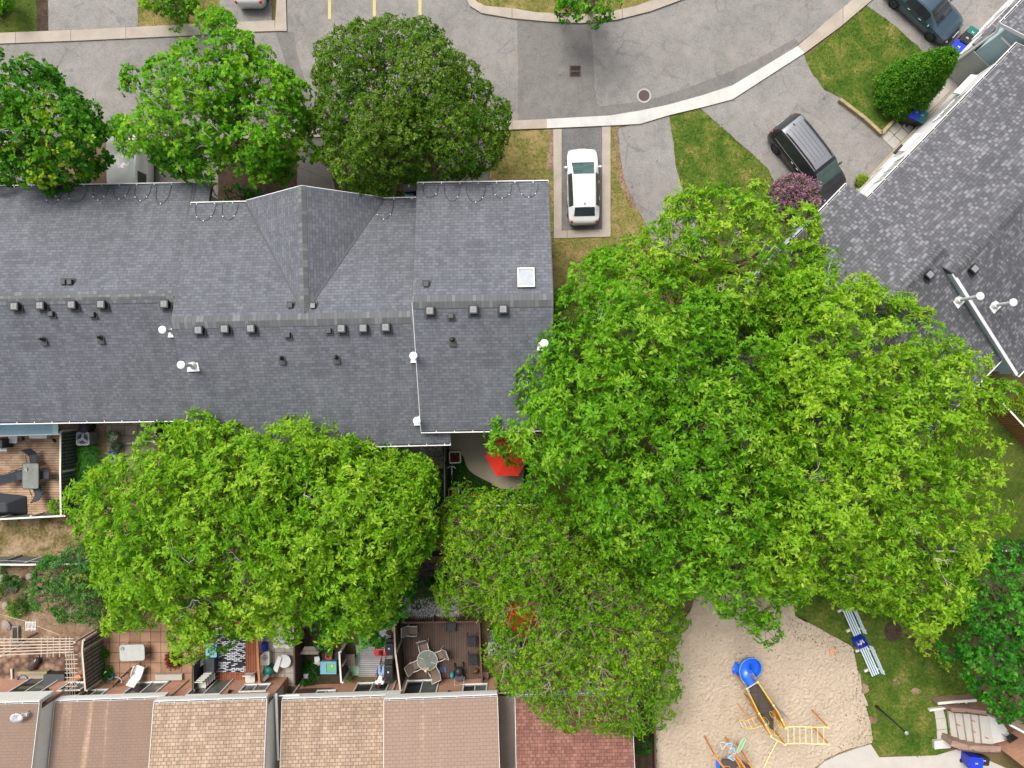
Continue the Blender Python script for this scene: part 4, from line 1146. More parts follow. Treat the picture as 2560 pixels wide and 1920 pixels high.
# ---------------------------------------------------------------- vehicles
LIFT = .6
def smooth_interp(xs, ys, x):
    """monotone-ish cubic interpolation of station values"""
    xs = np.array(xs); ys = np.array(ys)
    m = np.gradient(ys, xs)
    i = np.clip(np.searchsorted(xs, x) - 1, 0, len(xs) - 2)
    h = xs[i + 1] - xs[i]; t = (x - xs[i]) / h
    return (2 * t ** 3 - 3 * t ** 2 + 1) * ys[i] + (t ** 3 - 2 * t ** 2 + t) * h * m[i] * .6 + (-2 * t ** 3 + 3 * t ** 2) * ys[i + 1] + (t ** 3 - t ** 2) * h * m[i + 1] * .6

def car(name, label, loc, head, st, ws, rg, side, wheels, wr, paint_, roof_paint=None, rimm='rim', group=None, glass='glass_car', ws_glass=None, rails=False, cat='car', mirror=None, doors=(), lights=True, roof_front=9):
    """st: stations (x, half width, sill z, belt z, top z, top half width) from rear to front; ws/rg: x ranges of windscreen and rear window;
    side: x range of side windows; wheels: x of the two axles"""
    t = thing(name, label, cat, loc, head, group)
    st = sorted(st)
    xs = [s[0] for s in st]
    N = 72
    X = np.linspace(xs[0], xs[-1], N)
    X = np.unique(np.concatenate([X, [ws[0], ws[1], rg[0], rg[1], side[0], side[1]]])); N = len(X)
    C = [smooth_interp(xs, [s[k] for s in st], X) for k in range(1, 6)]
    half = []
    for i in range(N):
        w, z0, zb, zt, wt = [c[i] for c in C]
        hgt = max(zt - zb, .03)
        half.append([(w * .90, z0), (w * .985, z0 + .1), (w * 1.0, z0 + (zb - z0) * .55), (w * .985, zb - .02), (w * .955, zb + min(.02, hgt * .2)),
                     (wt + (w * .955 - wt) * .52, zb + hgt * .48), (wt + (w * .955 - wt) * .13, zb + hgt * .84), (wt * .93, zb + hgt * .95), (wt * .72, zt - hgt * .015), (wt * .36, zt), (0, zt + .006)])
    M_ = 2 * len(half[0]) - 1
    V = []
    for i in range(N):
        h = half[i]
        V += [(X[i], y, z) for y, z in h] + [(X[i], -y, z) for y, z in h[-2::-1]]
    cats = {'body': [], 'roof': [], 'ws': [], 'rg': [], 'sl': [], 'sr': []}
    for i in range(N - 1):
        xm = (X[i] + X[i + 1]) / 2
        for k in range(M_ - 1):
            f = (i * M_ + k, (i + 1) * M_ + k, (i + 1) * M_ + k + 1, i * M_ + k + 1)
            kk = min(k, M_ - 2 - k)
            c = 'body'
            if kk >= 6 and ws[0] < xm < ws[1]: c = 'ws' if kk >= 7 else 'body'
            elif kk >= 6 and rg[0] < xm < rg[1]: c = 'rg' if kk >= 7 else 'body'
            elif 4 <= kk <= 5 and side[0] < xm < side[1]: c = 'sl' if k < M_ // 2 else 'sr'
            elif kk >= 7 and rg[1] <= xm <= ws[0] and xm < roof_front: c = 'roof'
            cats[c].append(f)
    cats['body'].append(tuple(range(M_))); cats['body'].append(tuple((N - 1) * M_ + k for k in range(M_ - 1, -1, -1)))
    for i in range(N - 1): cats['body'].append((i * M_, i * M_ + M_ - 1, (i + 1) * M_ + M_ - 1, (i + 1) * M_))
    def sub(fs, nm, mt, par=t, off=0.0):
        used = sorted({i for f in fs for i in f}); mp = {v: k for k, v in enumerate(used)}
        m = MB(); m.v = [V[i] for i in used]; m.f = [tuple(mp[i] for i in f) for f in fs]
        o = m.build(nm, mt, par, smooth=True)
        return o
    body = sub(cats['body'], 'body', K[paint_])
    sub(cats['roof'], 'roof', K[roof_paint or paint_])
    sub(cats['ws'], 'windscreen', K[ws_glass or glass]); sub(cats['rg'], 'rear_window', K[glass])
    sub(cats['sl'], 'side_window', K[glass]); sub(cats['sr'], 'side_window', K[glass])
    def top(x): return float(smooth_interp(xs, [s[4] for s in st], np.array([x]))[0])
    def wid(x): return float(smooth_interp(xs, [s[1] for s in st], np.array([x]))[0])
    def belt(x): return float(smooth_interp(xs, [s[3] for s in st], np.array([x]))[0])
    for x in wheels:
        for sg in (-1, 1):
            y = sg * (wid(x) - .085)
            m = MB()
            prof = [(wr * .62, -.1), (wr * .95, -.105), (wr, -.07), (wr, .07), (wr * .95, .105), (wr * .62, .1)]
            n = 24; o0 = 0
            for r_, yy in prof:
                for k in range(n):
                    q = 2 * math.pi * k / n; m.v.append((x + r_ * math.cos(q), y + yy, wr + r_ * math.sin(q)))
            for i in range(len(prof) - 1):
                for k in range(n):
                    m.f.append((i * n + k, (i + 1) * n + k, (i + 1) * n + (k + 1) % n, i * n + (k + 1) % n))
            wh = m.build('wheel', K['rubber'], t, smooth=True)
            m = MB(); yo = y + sg * .098
            m.tube([(x, yo - sg * .03, wr), (x, yo - sg * .02, wr)], wr * .6, 20)
            m.build('hub', K['black'], wh)
            m = MB()
            for k in range(10):
                q = 2 * math.pi * k / 10
                m.tube([(x + .04 * math.cos(q), yo, wr + .04 * math.sin(q)), (x + wr * .6 * math.cos(q), yo, wr + wr * .6 * math.sin(q))], .018, 4)
            m.tube([(x + wr * .6 * math.cos(2 * math.pi * k / 20), yo, wr + wr * .6 * math.sin(2 * math.pi * k / 20)) for k in range(21)], .02, 4)
            m.build('rim', K[rimm], wh)
            # dark wheel arch lip
            m = MB(); yl = sg * (wid(x) * 1.003)
            pa = [(x + (wr + .05) * math.cos(q), yl, wr + (wr + .05) * math.sin(q)) for q in np.linspace(0.05, math.pi - .05, 14)]
            m.tube(pa, .022, 5); m.build('wheel_arch', K['black'], t)
    L0, L1 = xs[0], xs[-1]
    # mirrors
    mx = mirror if mirror is not None else ws[1] - .28
    for sg in (-1, 1):
        m = MB(); y = sg * (wid(mx) * .96 + .12); z = belt(mx) + .08
        m.blob((mx, y, z), (.14, .24, .15), 10, 7); m.tube([(mx + .02, sg * wid(mx) * .93, z - .03), (mx, y, z - .02)], .025, 5)
        m.build('wing_mirror', K[paint_], t, smooth=True)
    # wipers and cowl
    m = MB(); zt = top(ws[1]) + .012
    for y0 in (-.45, .1): m.tube([(ws[1] - .02, y0, zt + .0), (ws[1] - .08, y0 + .5, zt + .05)], .01, 4)
    m.build('wiper', K['black'], t)
    # lights
    if lights:
        for sg in (-1, 1):
            xf = L1 - .22; m = MB()
            m.blob((xf, sg * (wid(xf) * .84), belt(xf) - .07), (.40, .20, .13), 10, 7); m.build('headlight', K['clear_lamp'], t, smooth=True)
            xr = L0 + .12; m = MB()
            m.blob((xr, sg * wid(xr) * .88, belt(xr) - .02), (.2, .16, .24), 10, 7); m.build('tail_light', K['red_lamp'], t, smooth=True)
    m = MB(); m.box((L1 + .0, 0, st[-1][2] + .18), (.03, .5, .11)); m.box((L0 - .005, 0, st[0][2] + .3), (.03, .5, .12)); m.build('number_plate', K['white_plastic'], t)
    for x in doors:
        for sg in (-1, 1):
            m = MB(); m.tube([(x - .09, sg * (wid(x) * .995 + .012), belt(x) - .1), (x + .09, sg * (wid(x) * .995 + .012), belt(x) - .09)], .016, 5); m.build('door_handle', K['grey_light'], t)
    # seam lines on the roof sides and shoulder trim
    for sg in (-1, 1):
        pa = [(x, sg * (wid(x) * .968), belt(x) + .006) for x in np.linspace(side[0], side[1], 12)]
        MB().tube(pa, .012, 4).build('window_trim', K['black' if paint_ != 'car_black' else 'grey'], t)
    if rails:
        for sg in (-1, 1):
            m = MB(); pa = [(x, sg * .62, top(x) + (.05 if 0 < k < 7 else -.01)) for k, x in enumerate(np.linspace(rg[1] + .3, ws[0] - .25, 8))]
            m.tube(pa, .035, 6); m.build('roof_rail', K['black'], t)
        m = MB()
        for y in (-.33, -.11, .11, .33): m.tube([(x, y, top(x) + .006) for x in np.linspace(rg[1] + .25, ws[0] - .55, 6)], .008, 4)
        m.build('roof_groove', K['grey_dark'], t)
    m = MB(); m.blob((rg[1] + .18, .0, top(rg[1] + .18) + .03), (.16, .06, .09), 8, 6); m.build('aerial', K['black'], t)
    return t

hatch = [(-2.16, .62, .36, .74, .80, .50), (-2.06, .78, .28, .86, .93, .60), (-1.88, .85, .22, .95, 1.02, .64), (-1.62, .875, .2, .97, 1.22, .62), (-1.36, .885, .19, .97, 1.40, .60), (-1.1, .89, .18, .97, 1.46, .60), (-.3, .895, .18, .95, 1.50, .62), (.42, .895, .18, .93, 1.44, .63),
         (.95, .895, .18, .90, 1.15, .66), (1.34, .89, .18, .86, .94, .70), (1.75, .86, .2, .78, .86, .68), (2.0, .80, .24, .70, .78, .62), (2.12, .70, .28, .60, .66, .52), (2.17, .55, .34, .52, .56, .42)]
car('parked_car', 'white hatchback parked in the concrete edged driveway', P(1457, 467, 0), rad(91.5), hatch, (.50, 1.30), (-1.80, -1.36), (-1.25, .62), (-1.3, 1.32), .32, 'car_white', doors=(-.75, .2), glass='glass_car', ws_glass='glass_green')
van = [(-2.55, .70, .42, .80, .92, .62), (-2.48, .88, .34, .95, 1.12, .74), (-2.36, .95, .28, 1.05, 1.42, .74), (-2.15, .985, .25, 1.07, 1.68, .73), (-1.8, .995, .22, 1.07, 1.75, .74), (-.6, 1.0, .2, 1.05, 1.78, .76), (.8, 1.0, .2, 1.02, 1.72, .76), (1.02, 1.0, .2, 1.01, 1.66, .76),
       (1.4, .995, .2, .99, 1.34, .78), (1.76, .985, .2, .96, 1.06, .80), (2.12, .955, .22, .88, .96, .78), (2.4, .88, .25, .76, .83, .70), (2.55, .74, .3, .62, .68, .58), (2.6, .6, .36, .55, .58, .46)]
ang = math.atan2(-(478 - 318), (2085 - 1975))   # nose points down right
car('minivan', 'black minivan with grey ribbed roof and roof rails parked nose to the charcoal houses', P(2018, 397, 0), math.atan2(-165, 130), van, (1.0, 1.74), (-2.46, -2.14), (-2.05, 1.1), (-1.55, 1.55), .35, 'car_black', roof_paint='car_greyroof', rails=True, rimm='rim_dark', doors=(-.35, .1), glass='glass', ws_glass='glass_green', cat='minivan', mirror=1.35, roof_front=.78)
sed = [(-2.4, .62, .38, .78, .86, .5), (-2.3, .80, .3, .92, 1.0, .6), (-2.0, .88, .24, .98, 1.06, .62), (-1.5, .905, .2, .97, 1.22, .6), (-1.0, .915, .18, .96, 1.38, .58), (-.2, .92, .18, .94, 1.46, .6), (.35, .92, .18, .92, 1.42, .62), (.9, .92, .18, .9, 1.16, .66), (1.3, .92, .18, .87, .96, .70), (1.8, .90, .2, .80, .88, .70), (2.15, .83, .24, .70, .77, .64), (2.33, .70, .28, .58, .64, .54), (2.4, .55, .34, .5, .54, .42)]
car('parked_car', 'steel blue car cut by the top edge, nose towards the wheelie bins', P(2312, 16, 0), math.radians(-42), sed, (.42, 1.28), (-1.8, -1.05), (-1.0, .6), (-1.4, 1.42), .34, 'car_blue', rimm='rim_dark', doors=(-.6, .25), glass='glass', mirror=.85)
car('parked_car', 'silver car whose tail shows at the top edge of the photo', P(625, -78, 0), rad(90), hatch, (.50, 1.30), (-1.80, -1.36), (-1.25, .62), (-1.3, 1.32), .32, 'car_silver', doors=(-.75, .2))
vw = [(-2.5, .80, .4, .95, 1.05, .70), (-2.4, .95, .32, 1.1, 1.55, .80), (-2.2, .98, .28, 1.15, 1.9, .82), (-1.0, 1.0, .25, 1.15, 1.98, .84), (.6, 1.0, .25, 1.12, 1.95, .84), (.95, 1.0, .25, 1.1, 1.72, .84), (1.35, .99, .25, 1.08, 1.28, .84), (1.9, .96, .25, 1.0, 1.1, .82), (2.25, .88, .28, .85, .92, .72), (2.4, .74, .33, .7, .74, .6)]
car('van', 'off white van under the light green maple, nose hidden by the roof', P(336, 452, 0), rad(-90), vw, (.8, 1.4), (-2.46, -2.2), (-.2, 1.0), (-1.5, 1.5), .35, 'car_vanwhite', doors=(.1,), cat='van')

# ---------------------------------------------------------------- wheelie bins
LIFT = .95
def bin_(label, loc, rz, lid='blue_bin', body='black', group='wheelie bins by the charcoal houses', h=1.05, w=.58, d=.68, name='wheelie_bin'):
    t = thing(name, label, 'bin', loc, rz, group)
    m = MB()
    m.add([(-w * .4, -d * .38, .06), (w * .4, -d * .38, .06), (w * .4, d * .38, .06), (-w * .4, d * .38, .06), (-w / 2, -d / 2, h * .94), (w / 2, -d / 2, h * .94), (w / 2, d / 2, h * .94), (-w / 2, d / 2, h * .94)],
          [(3, 2, 1, 0), (4, 5, 6, 7), (0, 1, 5, 4), (1, 2, 6, 5), (2, 3, 7, 6), (3, 0, 4, 7)])
    m.build('body', K[body], t, bevel=.02)
    m = MB().rrect((0, .0, h * .945), w * 1.06, d * 1.04, .06, .08)
    m.rrect((0, .02, h * .945 + .06), w * .8, d * .7, .025, .08)
    l = m.build('lid', K[lid], t, bevel=.01)
    m = MB().tube([(-w * .42, -d * .56, h * .93), (w * .42, -d * .56, h * .93)], .02, 6); m.build('handle', K['black'], t)
    for sg in (-1, 1):
        MB().tube([(sg * w * .36, -d * .42, .1), (sg * w * .44, -d * .42, .1)], .1, 14).build('wheel', K['rubber'], t)
    m = MB()
    for q in (-.5, .5): m.box((.0, .04, h * .945 + .088), (.16, .03, .004), rz=q)
    m.build('lid_emblem', K['white_plastic'], l)
    return t
aR = math.atan2(dR.y, dR.x) - math.pi / 2
bin_('green lidded bin with a black body, nearest the blue car', P(2432, 82), aR + .2, 'green_lid', h=.9)
bin_('black lidded bin between the green lid and the blue lid', P(2414, 99), aR + .2, 'black')
bin_('bright blue lidded bin below the black lidded one', P(2393, 121), aR + .2, 'blue_bin', w=.66, d=.8)
bin_('blue lidded bin tucked against the conical cedar', P(2286, 285), aR + .25, 'blue_bin', h=1.1)
bin_('dark green lidded bin beside the paving slabs', P(2304, 290), aR + .25, 'green_lid', h=.95, w=.6)
bin_('black bin in the shade behind the round dense tree', P(1024, 466), rad(95), 'black', group='bins behind the round dense tree', h=1.0)
bin_('small teal bin next to the black one by the gutter corner', P(1022, 492), rad(95), 'teal_plastic', 'teal_plastic', group='bins behind the round dense tree', h=.6, w=.5, d=.5)

# ---------------------------------------------------------------- street and park furniture
LIFT = 0.0
t = thing('lamp_post', 'thin black lamp post leaning away over the park lawn', 'lamp post', P(2190, 1765))
MB().lathe([(.09, 0), (.09, .25), (.055, .3), (.042, 3.1)], (0, 0, 0), 12).build('pole', K['black_metal'], t)
m = MB().lathe([(.03, 3.1), (.10, 3.16), (.11, 3.2), (.03, 3.26)], n=16); m.build('lamp_head', K['grey'], t)
MB().lathe([(.05, 0), (.08, .01), (.08, .03)], (0, 0, 3.12), 14).build('lens', K['white_plastic'], t)

def park_bench(label, c, head, L=1.85):
    t = thing('park_bench', label, 'bench', c, head, 'pale blue slatted park benches')
    m = MB()
    for k in range(4): m.box((0, -.22 + k * .125, .45), (L, .078, .035))
    m.build('seat', K['bench_blue'], t, bevel=.006)
    m = MB()
    for k in range(2): m.box((0, .30 + k * .045, .58 + k * .16), (L, .035, .12), rx=-.28)
    m.build('backrest', K['bench_blue'], t, bevel=.006)
    for x in (-L * .36, L * .36):
        m = MB(); m.box((x, -.2, .2), (.07, .07, .42)); m.box((x, .22, .2), (.07, .07, .42)); m.box((x, -.28, .06), (.12, .3, .12)); m.box((x, .31, .6), (.06, .05, .5), rx=-.28)
        m.build('leg', K['post_white'], t)
    return t
def seg_place(f, a, b): return P(*f(*a)), P(*f(*b))
a, b = P(*zq(205, 295)), P(*zq(350, 625)); hd = math.atan2(b.y - a.y, b.x - a.x)
c1 = P(*zq(268, 465)); c2 = P(*zq(465, 905))
park_bench('upper park bench partly under the yellow leaves', (c1.x, c1.y, .01), hd, 1.75)
park_bench('lower park bench standing clear on the edge of the sand', (c2.x, c2.y, .01), hd, 1.75)
c = P(*zq(362, 700))
t = thing('recycling_box', 'blue open bin with litter between the two park benches', 'bin', (c.x, c.y, .0), hd)
m = MB(); q = [(-.22, -.3), (.22, -.3), (.22, .3), (-.22, .3)]
m.prism(q, .02, .06)
for x, y, w, d in ((0, -.29, .46, .03), (0, .29, .46, .03), (-.225, 0, .03, .55), (.225, 0, .03, .55)): m.box((x, y, .36), (w, d, .62))
m.build('body', K['blue_bin'], t)
m = MB()
for k in range(14): m.box((R.uniform(-.16, .16), R.uniform(-.22, .22), .3 + R.uniform(0, .1)), (R.uniform(.06, .14), R.uniform(.05, .1), .05), rz=R.uniform(0, 3), rx=R.uniform(-.5, .5))
m.build('litter', K['ivory'], t)
c = P(2078, 1628); o = MB().box((0, 0, 0), (.24, .27, .07), rz=.1).build('loose_brick', K['terracotta_brick'], bevel=.008); o.location = (c.x, c.y, .07); tag(o, 'single orange brick lying on the sand', 'brick')
# ---------------------------------------------------------------- fences
def fence(label, pts, h, mat, rail='wood_dark', cat='fence', name='garden_fence', th=.03, post=True, cap=.09, gap=None, group=None, z0=.03):
    """board fence; pts are photo pixels of its top rail"""
    w = [P2(x, y, h) for x, y in pts]
    t = thing(name, label, cat, (w[0].x, w[0].y, 0), 0, group)
    for i in range(len(w) - 1):
        a, b = w[i], w[i + 1]; d = (b - a).normalized(); n = Vector((-d.y, d.x)); L = (b - a).length
        m = MB()
        if gap:
            k = .0
            while k < L - gap[0] * .5:
                p = a + d * k; q = a + d * min(k + gap[0], L)
                m.prism([p - n * th / 2, q - n * th / 2, q + n * th / 2, p + n * th / 2], z0, h - .04); k += gap[0] + gap[1]
        else: m.prism([a - n * th / 2, b - n * th / 2, b + n * th / 2, a + n * th / 2], z0, h - .04)
        m.build('board_panel', K[mat], t, world=True)
        m = MB(); m.prism([a - n * cap / 2, b - n * cap / 2, b + n * cap / 2, a + n * cap / 2], h - .04, h); m.build('top_rail', K[rail], t, world=True)
        if post:
            k = 0
            while k <= L + .01:
                p = a + d * min(k, L) + n * (th / 2 + .05)
                MB().prism([p + Vector(q) * .045 for q in ((-1, -1), (1, -1), (1, 1), (-1, 1))], 0, h - .02).build('post', K[rail], t, world=True); k += max(L / max(round(L / 2.2), 1), .5)
    return t
fence('green grey board fence with a pale top rail along the weathered deck', [(151, 1078), (150, 1180), (152, 1290)], 1.55, 'fence_green', 'post_white')
fence('low pale rail fence closing the weathered deck towards the worn lawn', [(-60, 1300), (0, 1298), (152, 1290), (163, 1290)], 1.5, 'fence_green', 'post_white')
fence('pale rail fence above the rocky bottom left garden', [(-60, 1411), (60, 1412), (210, 1410)], 1.5, 'fence_green', 'post_white')
fence('dark wire fence with a thin hose line behind the pale rail fence', [(-60, 1404), (20, 1402), (110, 1405), (210, 1408)], 1.1, 'fence_green', 'grey', cap=.03, th=.012)
fence('grey louvred fence leaning between the rocky garden and the tiled patio', [(207, 1600), (205, 1625), (213, 1727)], 2.0, 'fence_grey', 'wood_pale')
fence('dark slatted fence end by the stack of white chairs', [(481, 1662), (482, 1726)], 1.7, 'grey_dark', 'fence_grey')
fence('dark brown fence between the pale slabs and the lawn mower garden', [(735, 1600), (736, 1717)], 1.8, 'fence_brown', 'wood_dark')
fence('peeling white topped fence beside the green vinyl sheet', [(848, 1630), (850, 1668), (853, 1707)], 1.8, 'fence_brown', 'post_white')
fence('tall brown partition with a pale top edge beside the seated man', [(985, 1563), (988, 1630), (1001, 1728)], 2.1, 'fence_brown', 'wood_pale')
fence('brown railing with upright slats along the back of the brown deck', [(1005, 1557), (1160, 1555), (1205, 1553)], 1.0, 'wood_dark', 'wood_dark', name='deck_railing', cat='railing', gap=(.05, .07), cap=.11)
fence('brown handrail on the right side of the brown deck', [(1198, 1556), (1201, 1640), (1205, 1707)], 1.25, 'fence_brown', 'wood_dark', name='deck_railing', cat='railing', gap=(.09, .1))
fence('cedar railing with slats on the right of the red stained deck', [(596, 1556), (640, 1556)], 1.1, 'wood_orange', 'wood_orange', name='deck_railing', cat='railing', gap=(.05, .06), cap=.12)
fence('cedar railing running towards the house from the red deck corner', [(641, 1560), (644, 1640), (648, 1708)], 1.1, 'wood_orange', 'wood_orange', name='deck_railing', cat='railing', gap=(.05, .06), cap=.12)
fence('brown back fence behind the gravel bed', [(940, 1386), (1060, 1393), (1200, 1392), (1300, 1392)], 1.5, 'fence_brown', 'wood_dark')
fence('grey fence between the stepping stones and the dark turf', [(1109, 1065), (1110, 1160), (1111, 1256)], 1.6, 'fence_grey', 'fence_grey')
fence('pale topped fence closing the dark turf garden', [(1113, 1266), (1170, 1265), (1340, 1262)], 1.5, 'fence_brown', 'post_white')
fence('dark brown screen fence under the back eave by the left tree', [(385, 1056), (387, 1090)], 1.9, 'fence_brown', 'wood_pale')
fence('dark brown fence along the back of the shaded patio', [(387, 1066), (470, 1062)], 1.7, 'fence_brown', 'wood_dark')
fence('pale topped slatted fence at the right edge below the worn lawn', [(2300, 1378), (2428, 1379), (2660, 1375)], 1.4, 'fence_grey', 'post_white', gap=(.12, .05))
fence('orange cedar fence at the right edge by the charcoal townhouse', [(2486, 985), (2528, 1030), (2620, 1130)], 1.7, 'fence_orange', 'post_white', gap=(.16, .02))
fence('dark timber edge fence between the red roof and the sand pit', [(1640, 1690), (1637, 1800), (1640, 1960)], .9, 'fence_brown', 'wood_dark')
fence('thin grey post fence between the two air conditioners', [(1255, 1560), (1258, 1640), (1262, 1707)], 1.3, 'fence_grey', 'fence_grey', gap=(.1, .08))
# timber retaining edge by the paving slabs
t = thing('retaining_edge', 'treated timber retaining edge round the corner of the lush lawn', 'garden edge', P(2200, 300))
z4 = zoomer(1920, 0, .28933)
for a, b in (((625, 852), (845, 1020)), ((845, 1020), (985, 1150)), ((985, 1150), (1085, 1045))):
    p, q = P(*z4(*a), .3).to_2d(), P(*z4(*b), .3).to_2d(); d = (q - p).normalized(); n = Vector((-d.y, d.x))
    MB().prism([p - n * .09, q - n * .09, q + n * .09, p + n * .09], .01, .3).build('beam', K['timber'], t, world=True)
# pergola of the bottom left garden
t = thing('pergola', 'pale wooden trellis pergola over the rocky bottom left garden', 'pergola', P(100, 1620))
ph = 2.15
for k in range(6):
    y0, y1 = 1598 + k * 8.4, 1597 + k * 6.6
    MB().tube([P(-40, y0, ph), P(184, y1, ph)], .028, 4).build('rail', K['wood_pale'], t, world=True)
for x in (11, 26, 104, 119, 134, 150, 165, 174):
    MB().tube([P(x, 1592, ph - .06), P(x - 1, 1642, ph - .06)], .032, 4).build('crossbeam', K['wood_pale'], t, world=True)
for x in (165, 172, 178, 184): MB().tube([P(x, 1632, ph), P(x + 3, 1690, ph), P(x + 3, 1740, 2.0)], .018, 4).build('rail', K['wood_pale'], t, world=True)
for k in range(10): MB().tube([P(163, 1638 + k * 11.2, ph), P(194, 1637 + k * 11.2, ph)], .02, 4).build('slat', K['wood_pale'], t, world=True)
for x, y in ((2, 1640), (186, 1606), (190, 1742)):
    p = P(x, y, ph); MB().box((p.x, p.y, ph / 2), (.1, .1, ph)).build('post', K['wood_pale'], t, world=True)
# ---------------------------------------------------------------- decks
def deckbox(name, label, pl, h, mat, cat='deck'):
    t = thing(name, label, cat, (*poly(pl, h)[0], 0))
    MB().prism(poly(pl, h), h - .05, h).build('boards', K[mat], t, world=True)
    MB().prism([p * .998 for p in poly(pl, h)], .0, h - .052).build('skirt', K['wood_dark'], t, world=True)
    return t
deckbox('wooden_deck', 'weathered brown wooden deck with the glass table on it', [(-60, 1085), (151, 1082), (151, 1291), (-60, 1298)], .35, 'deck_old')
deckbox('wooden_deck', 'red stained deck carrying the black and white rug', [(500, 1548), (642, 1548), (646, 1707), (500, 1708)], .2, 'deck_red')
deckbox('wooden_deck', 'dark brown deck with the round glass table and tan chairs', [(1008, 1556), (1200, 1556), (1204, 1695), (1010, 1695)], .25, 'deck_brown')
deckbox('wooden_deck', 'grey deck boards beside the seated man', [(897, 1560), (975, 1545), (985, 1692), (897, 1692)], .12, 'deck_grey')
m = MB().sheet(poly([(537, 1568), (613, 1566), (614, 1681), (537, 1681)], .2), .215)
tag(m.build('outdoor_rug', K['rug'], uvrot=0), 'black and white patterned rug on the red stained deck', 'rug')
m = MB().sheet(poly([(859, 1650), (885, 1648), (893, 1640), (890, 1612), (899, 1612), (899, 1687), (859, 1687)]), .05)
o = MB().prism(poly([(859, 1652), (882, 1650), (892, 1640), (890, 1612), (899, 1612), (899, 1687), (859, 1687)]), .02, .1).build('vinyl_sheet', K['green_tarp']); tag(o, 'pale green vinyl sheet on the ground left of the grey deck', 'sheet')

# ---------------------------------------------------------------- garden furniture
LIFT = .55
def sling_chair(label, c, rz, cloth='tan_cloth', frame='grey_light', group=None, recl=.35, name='garden_chair', w=.55):
    """chair facing local +Y"""
    t = thing(name, label, 'chair', c, rz, group)
    m = MB().box((0, .05, .42), (w * .86, .5, .03), rx=.06); m.build('seat', K[cloth], t)
    m = MB().add([(-w * .43, -.2, .42), (w * .43, -.2, .42), (w * .43, -.2 - recl, .95), (-w * .43, -.2 - recl, .95)], [(0, 1, 2, 3)])
    m.add([(-w * .43, -.225, .42), (w * .43, -.225, .42), (w * .43, -.225 - recl, .95), (-w * .43, -.225 - recl, .95)], [(3, 2, 1, 0)]); m.build('backrest', K[cloth], t)
    for sg in (-1, 1):
        x = sg * w / 2
        MB().tube([(x, .3, 0), (x, .28, .42), (x, .26, .62)], .016, 6).build('leg', K[frame], t)
        MB().tube([(x, -.32, 0), (x, -.2, .42), (x, -.2 - recl, .96)], .016, 6).build('leg', K[frame], t)
        MB().tube([(x, .28, .63), (x, -.0, .65), (x, -.26, .62)], .022, 6).build('armrest', K[frame], t)
    MB().tube([(-w / 2, -.2 - recl, .96), (w / 2, -.2 - recl, .96)], .016, 6).build('back_bar', K[frame], t)
    return t
def rect_table(label, c, w, d, h, top, rz=0.0, leg='grey_dark', r=.08, rim=None, cat='table'):
    t = thing('garden_table', label, cat, c, rz)
    MB().rrect((0, 0, h - .03), w, d, .03, r).build('tabletop', K[top], t)
    if rim:
        pts = [(w / 2 - r, d / 2), (-w / 2 + r, d / 2), (-w / 2, d / 2 - r), (-w / 2, -d / 2 + r), (-w / 2 + r, -d / 2), (w / 2 - r, -d / 2), (w / 2, -d / 2 + r), (w / 2, d / 2 - r), (w / 2 - r, d / 2)]
        MB().tube([(x, y, h - .015) for x, y in pts], .025, 6).build('rim', K[rim], t)
    for sx in (-1, 1):
        for sy in (-1, 1): MB().tube([(sx * w * .42, sy * d * .42, 0), (sx * w * .38, sy * d * .38, h - .03)], .022, 6).build('leg', K[leg], t)
    return t
G1 = 'dark chairs round the glass table on the weathered deck'
rect_table('rectangular smoked glass table on the weathered deck', P(81, 1189, .35), .93, 1.45, .72, 'glass_table', rim='black')
o = MB().lathe([(.0, 0), (.07, .0), (.075, .09), (.065, .09), (.06, .01)], n=14, cap=False); o.box((.04, -.08, .03), (.03, .13, .02), rz=-.3); o = o.build('white_cup', K['white_plastic']); o.location = P(66, 1172, 1.08); tag(o, 'white cup standing on the smoked glass table', 'cup')
sling_chair('dark chair at the top end of the smoked glass table', P(80, 1146, .35), rad(190), 'navy_cloth', 'black', G1)
sling_chair('dark chair on the right side of the smoked glass table', P(110, 1187, .35), rad(90), 'navy_cloth', 'black', G1)
sling_chair('dark chair at the bottom end of the smoked glass table', P(91, 1228, .35), rad(20), 'navy_cloth', 'black', G1)
t = sling_chair('dark reclined lounger left of the smoked glass table', P(44, 1188, .35), rad(-72), 'navy_cloth', 'black', G1, recl=.75, name='recliner', w=.6)
c = P(10, 1264, .35); t = thing('covered_barbecue', 'barbecue under a dark cover at the lower left of the weathered deck', 'barbecue', c)
m = MB().add([(-.9, -.75, 0), (1.0, -.6, 0), (.95, .5, 0), (-.9, .7, 0), (-.6, -.35, 1.05), (.45, -.3, .95), (.4, .2, .95), (-.6, .3, 1.1)], [(3, 2, 1, 0), (4, 5, 6, 7), (0, 1, 5, 4), (1, 2, 6, 5), (2, 3, 7, 6), (3, 0, 4, 7)])
m.build('cover', K['navy_cloth'], t, bevel=.08)
t = thing('gas_grill', 'dark gas grill at the top left corner of the weathered deck', 'barbecue', P(4, 1108, .35)); MB().box((0, 0, .45), (.7, .5, .8)).build('cabinet', K['black'], t, bevel=.02)
MB().rrect((0, 0, .86), .8, .5, .2, .1).build('hood', K['grey_dark'], t, bevel=.03); MB().tube([(-.3, -.28, 1.0), (.3, -.28, 1.0)], .018, 6).build('handle', K['grey_light'], t); MB().box((0, -.36, .7), (.8, .16, .03)).build('side_shelf', K['grey_light'], t)
c = P(28, 1098, .35); t = thing('white_garden_chair', 'white plastic chair pushed under the pale blue awning', 'chair', c); MB().rrect((0, 0, .4), .5, .48, .04, .08).build('seat', K['white_plastic'], t); MB().box((0, .25, .65), (.48, .04, .5), rx=-.2).build('backrest', K['white_plastic'], t)
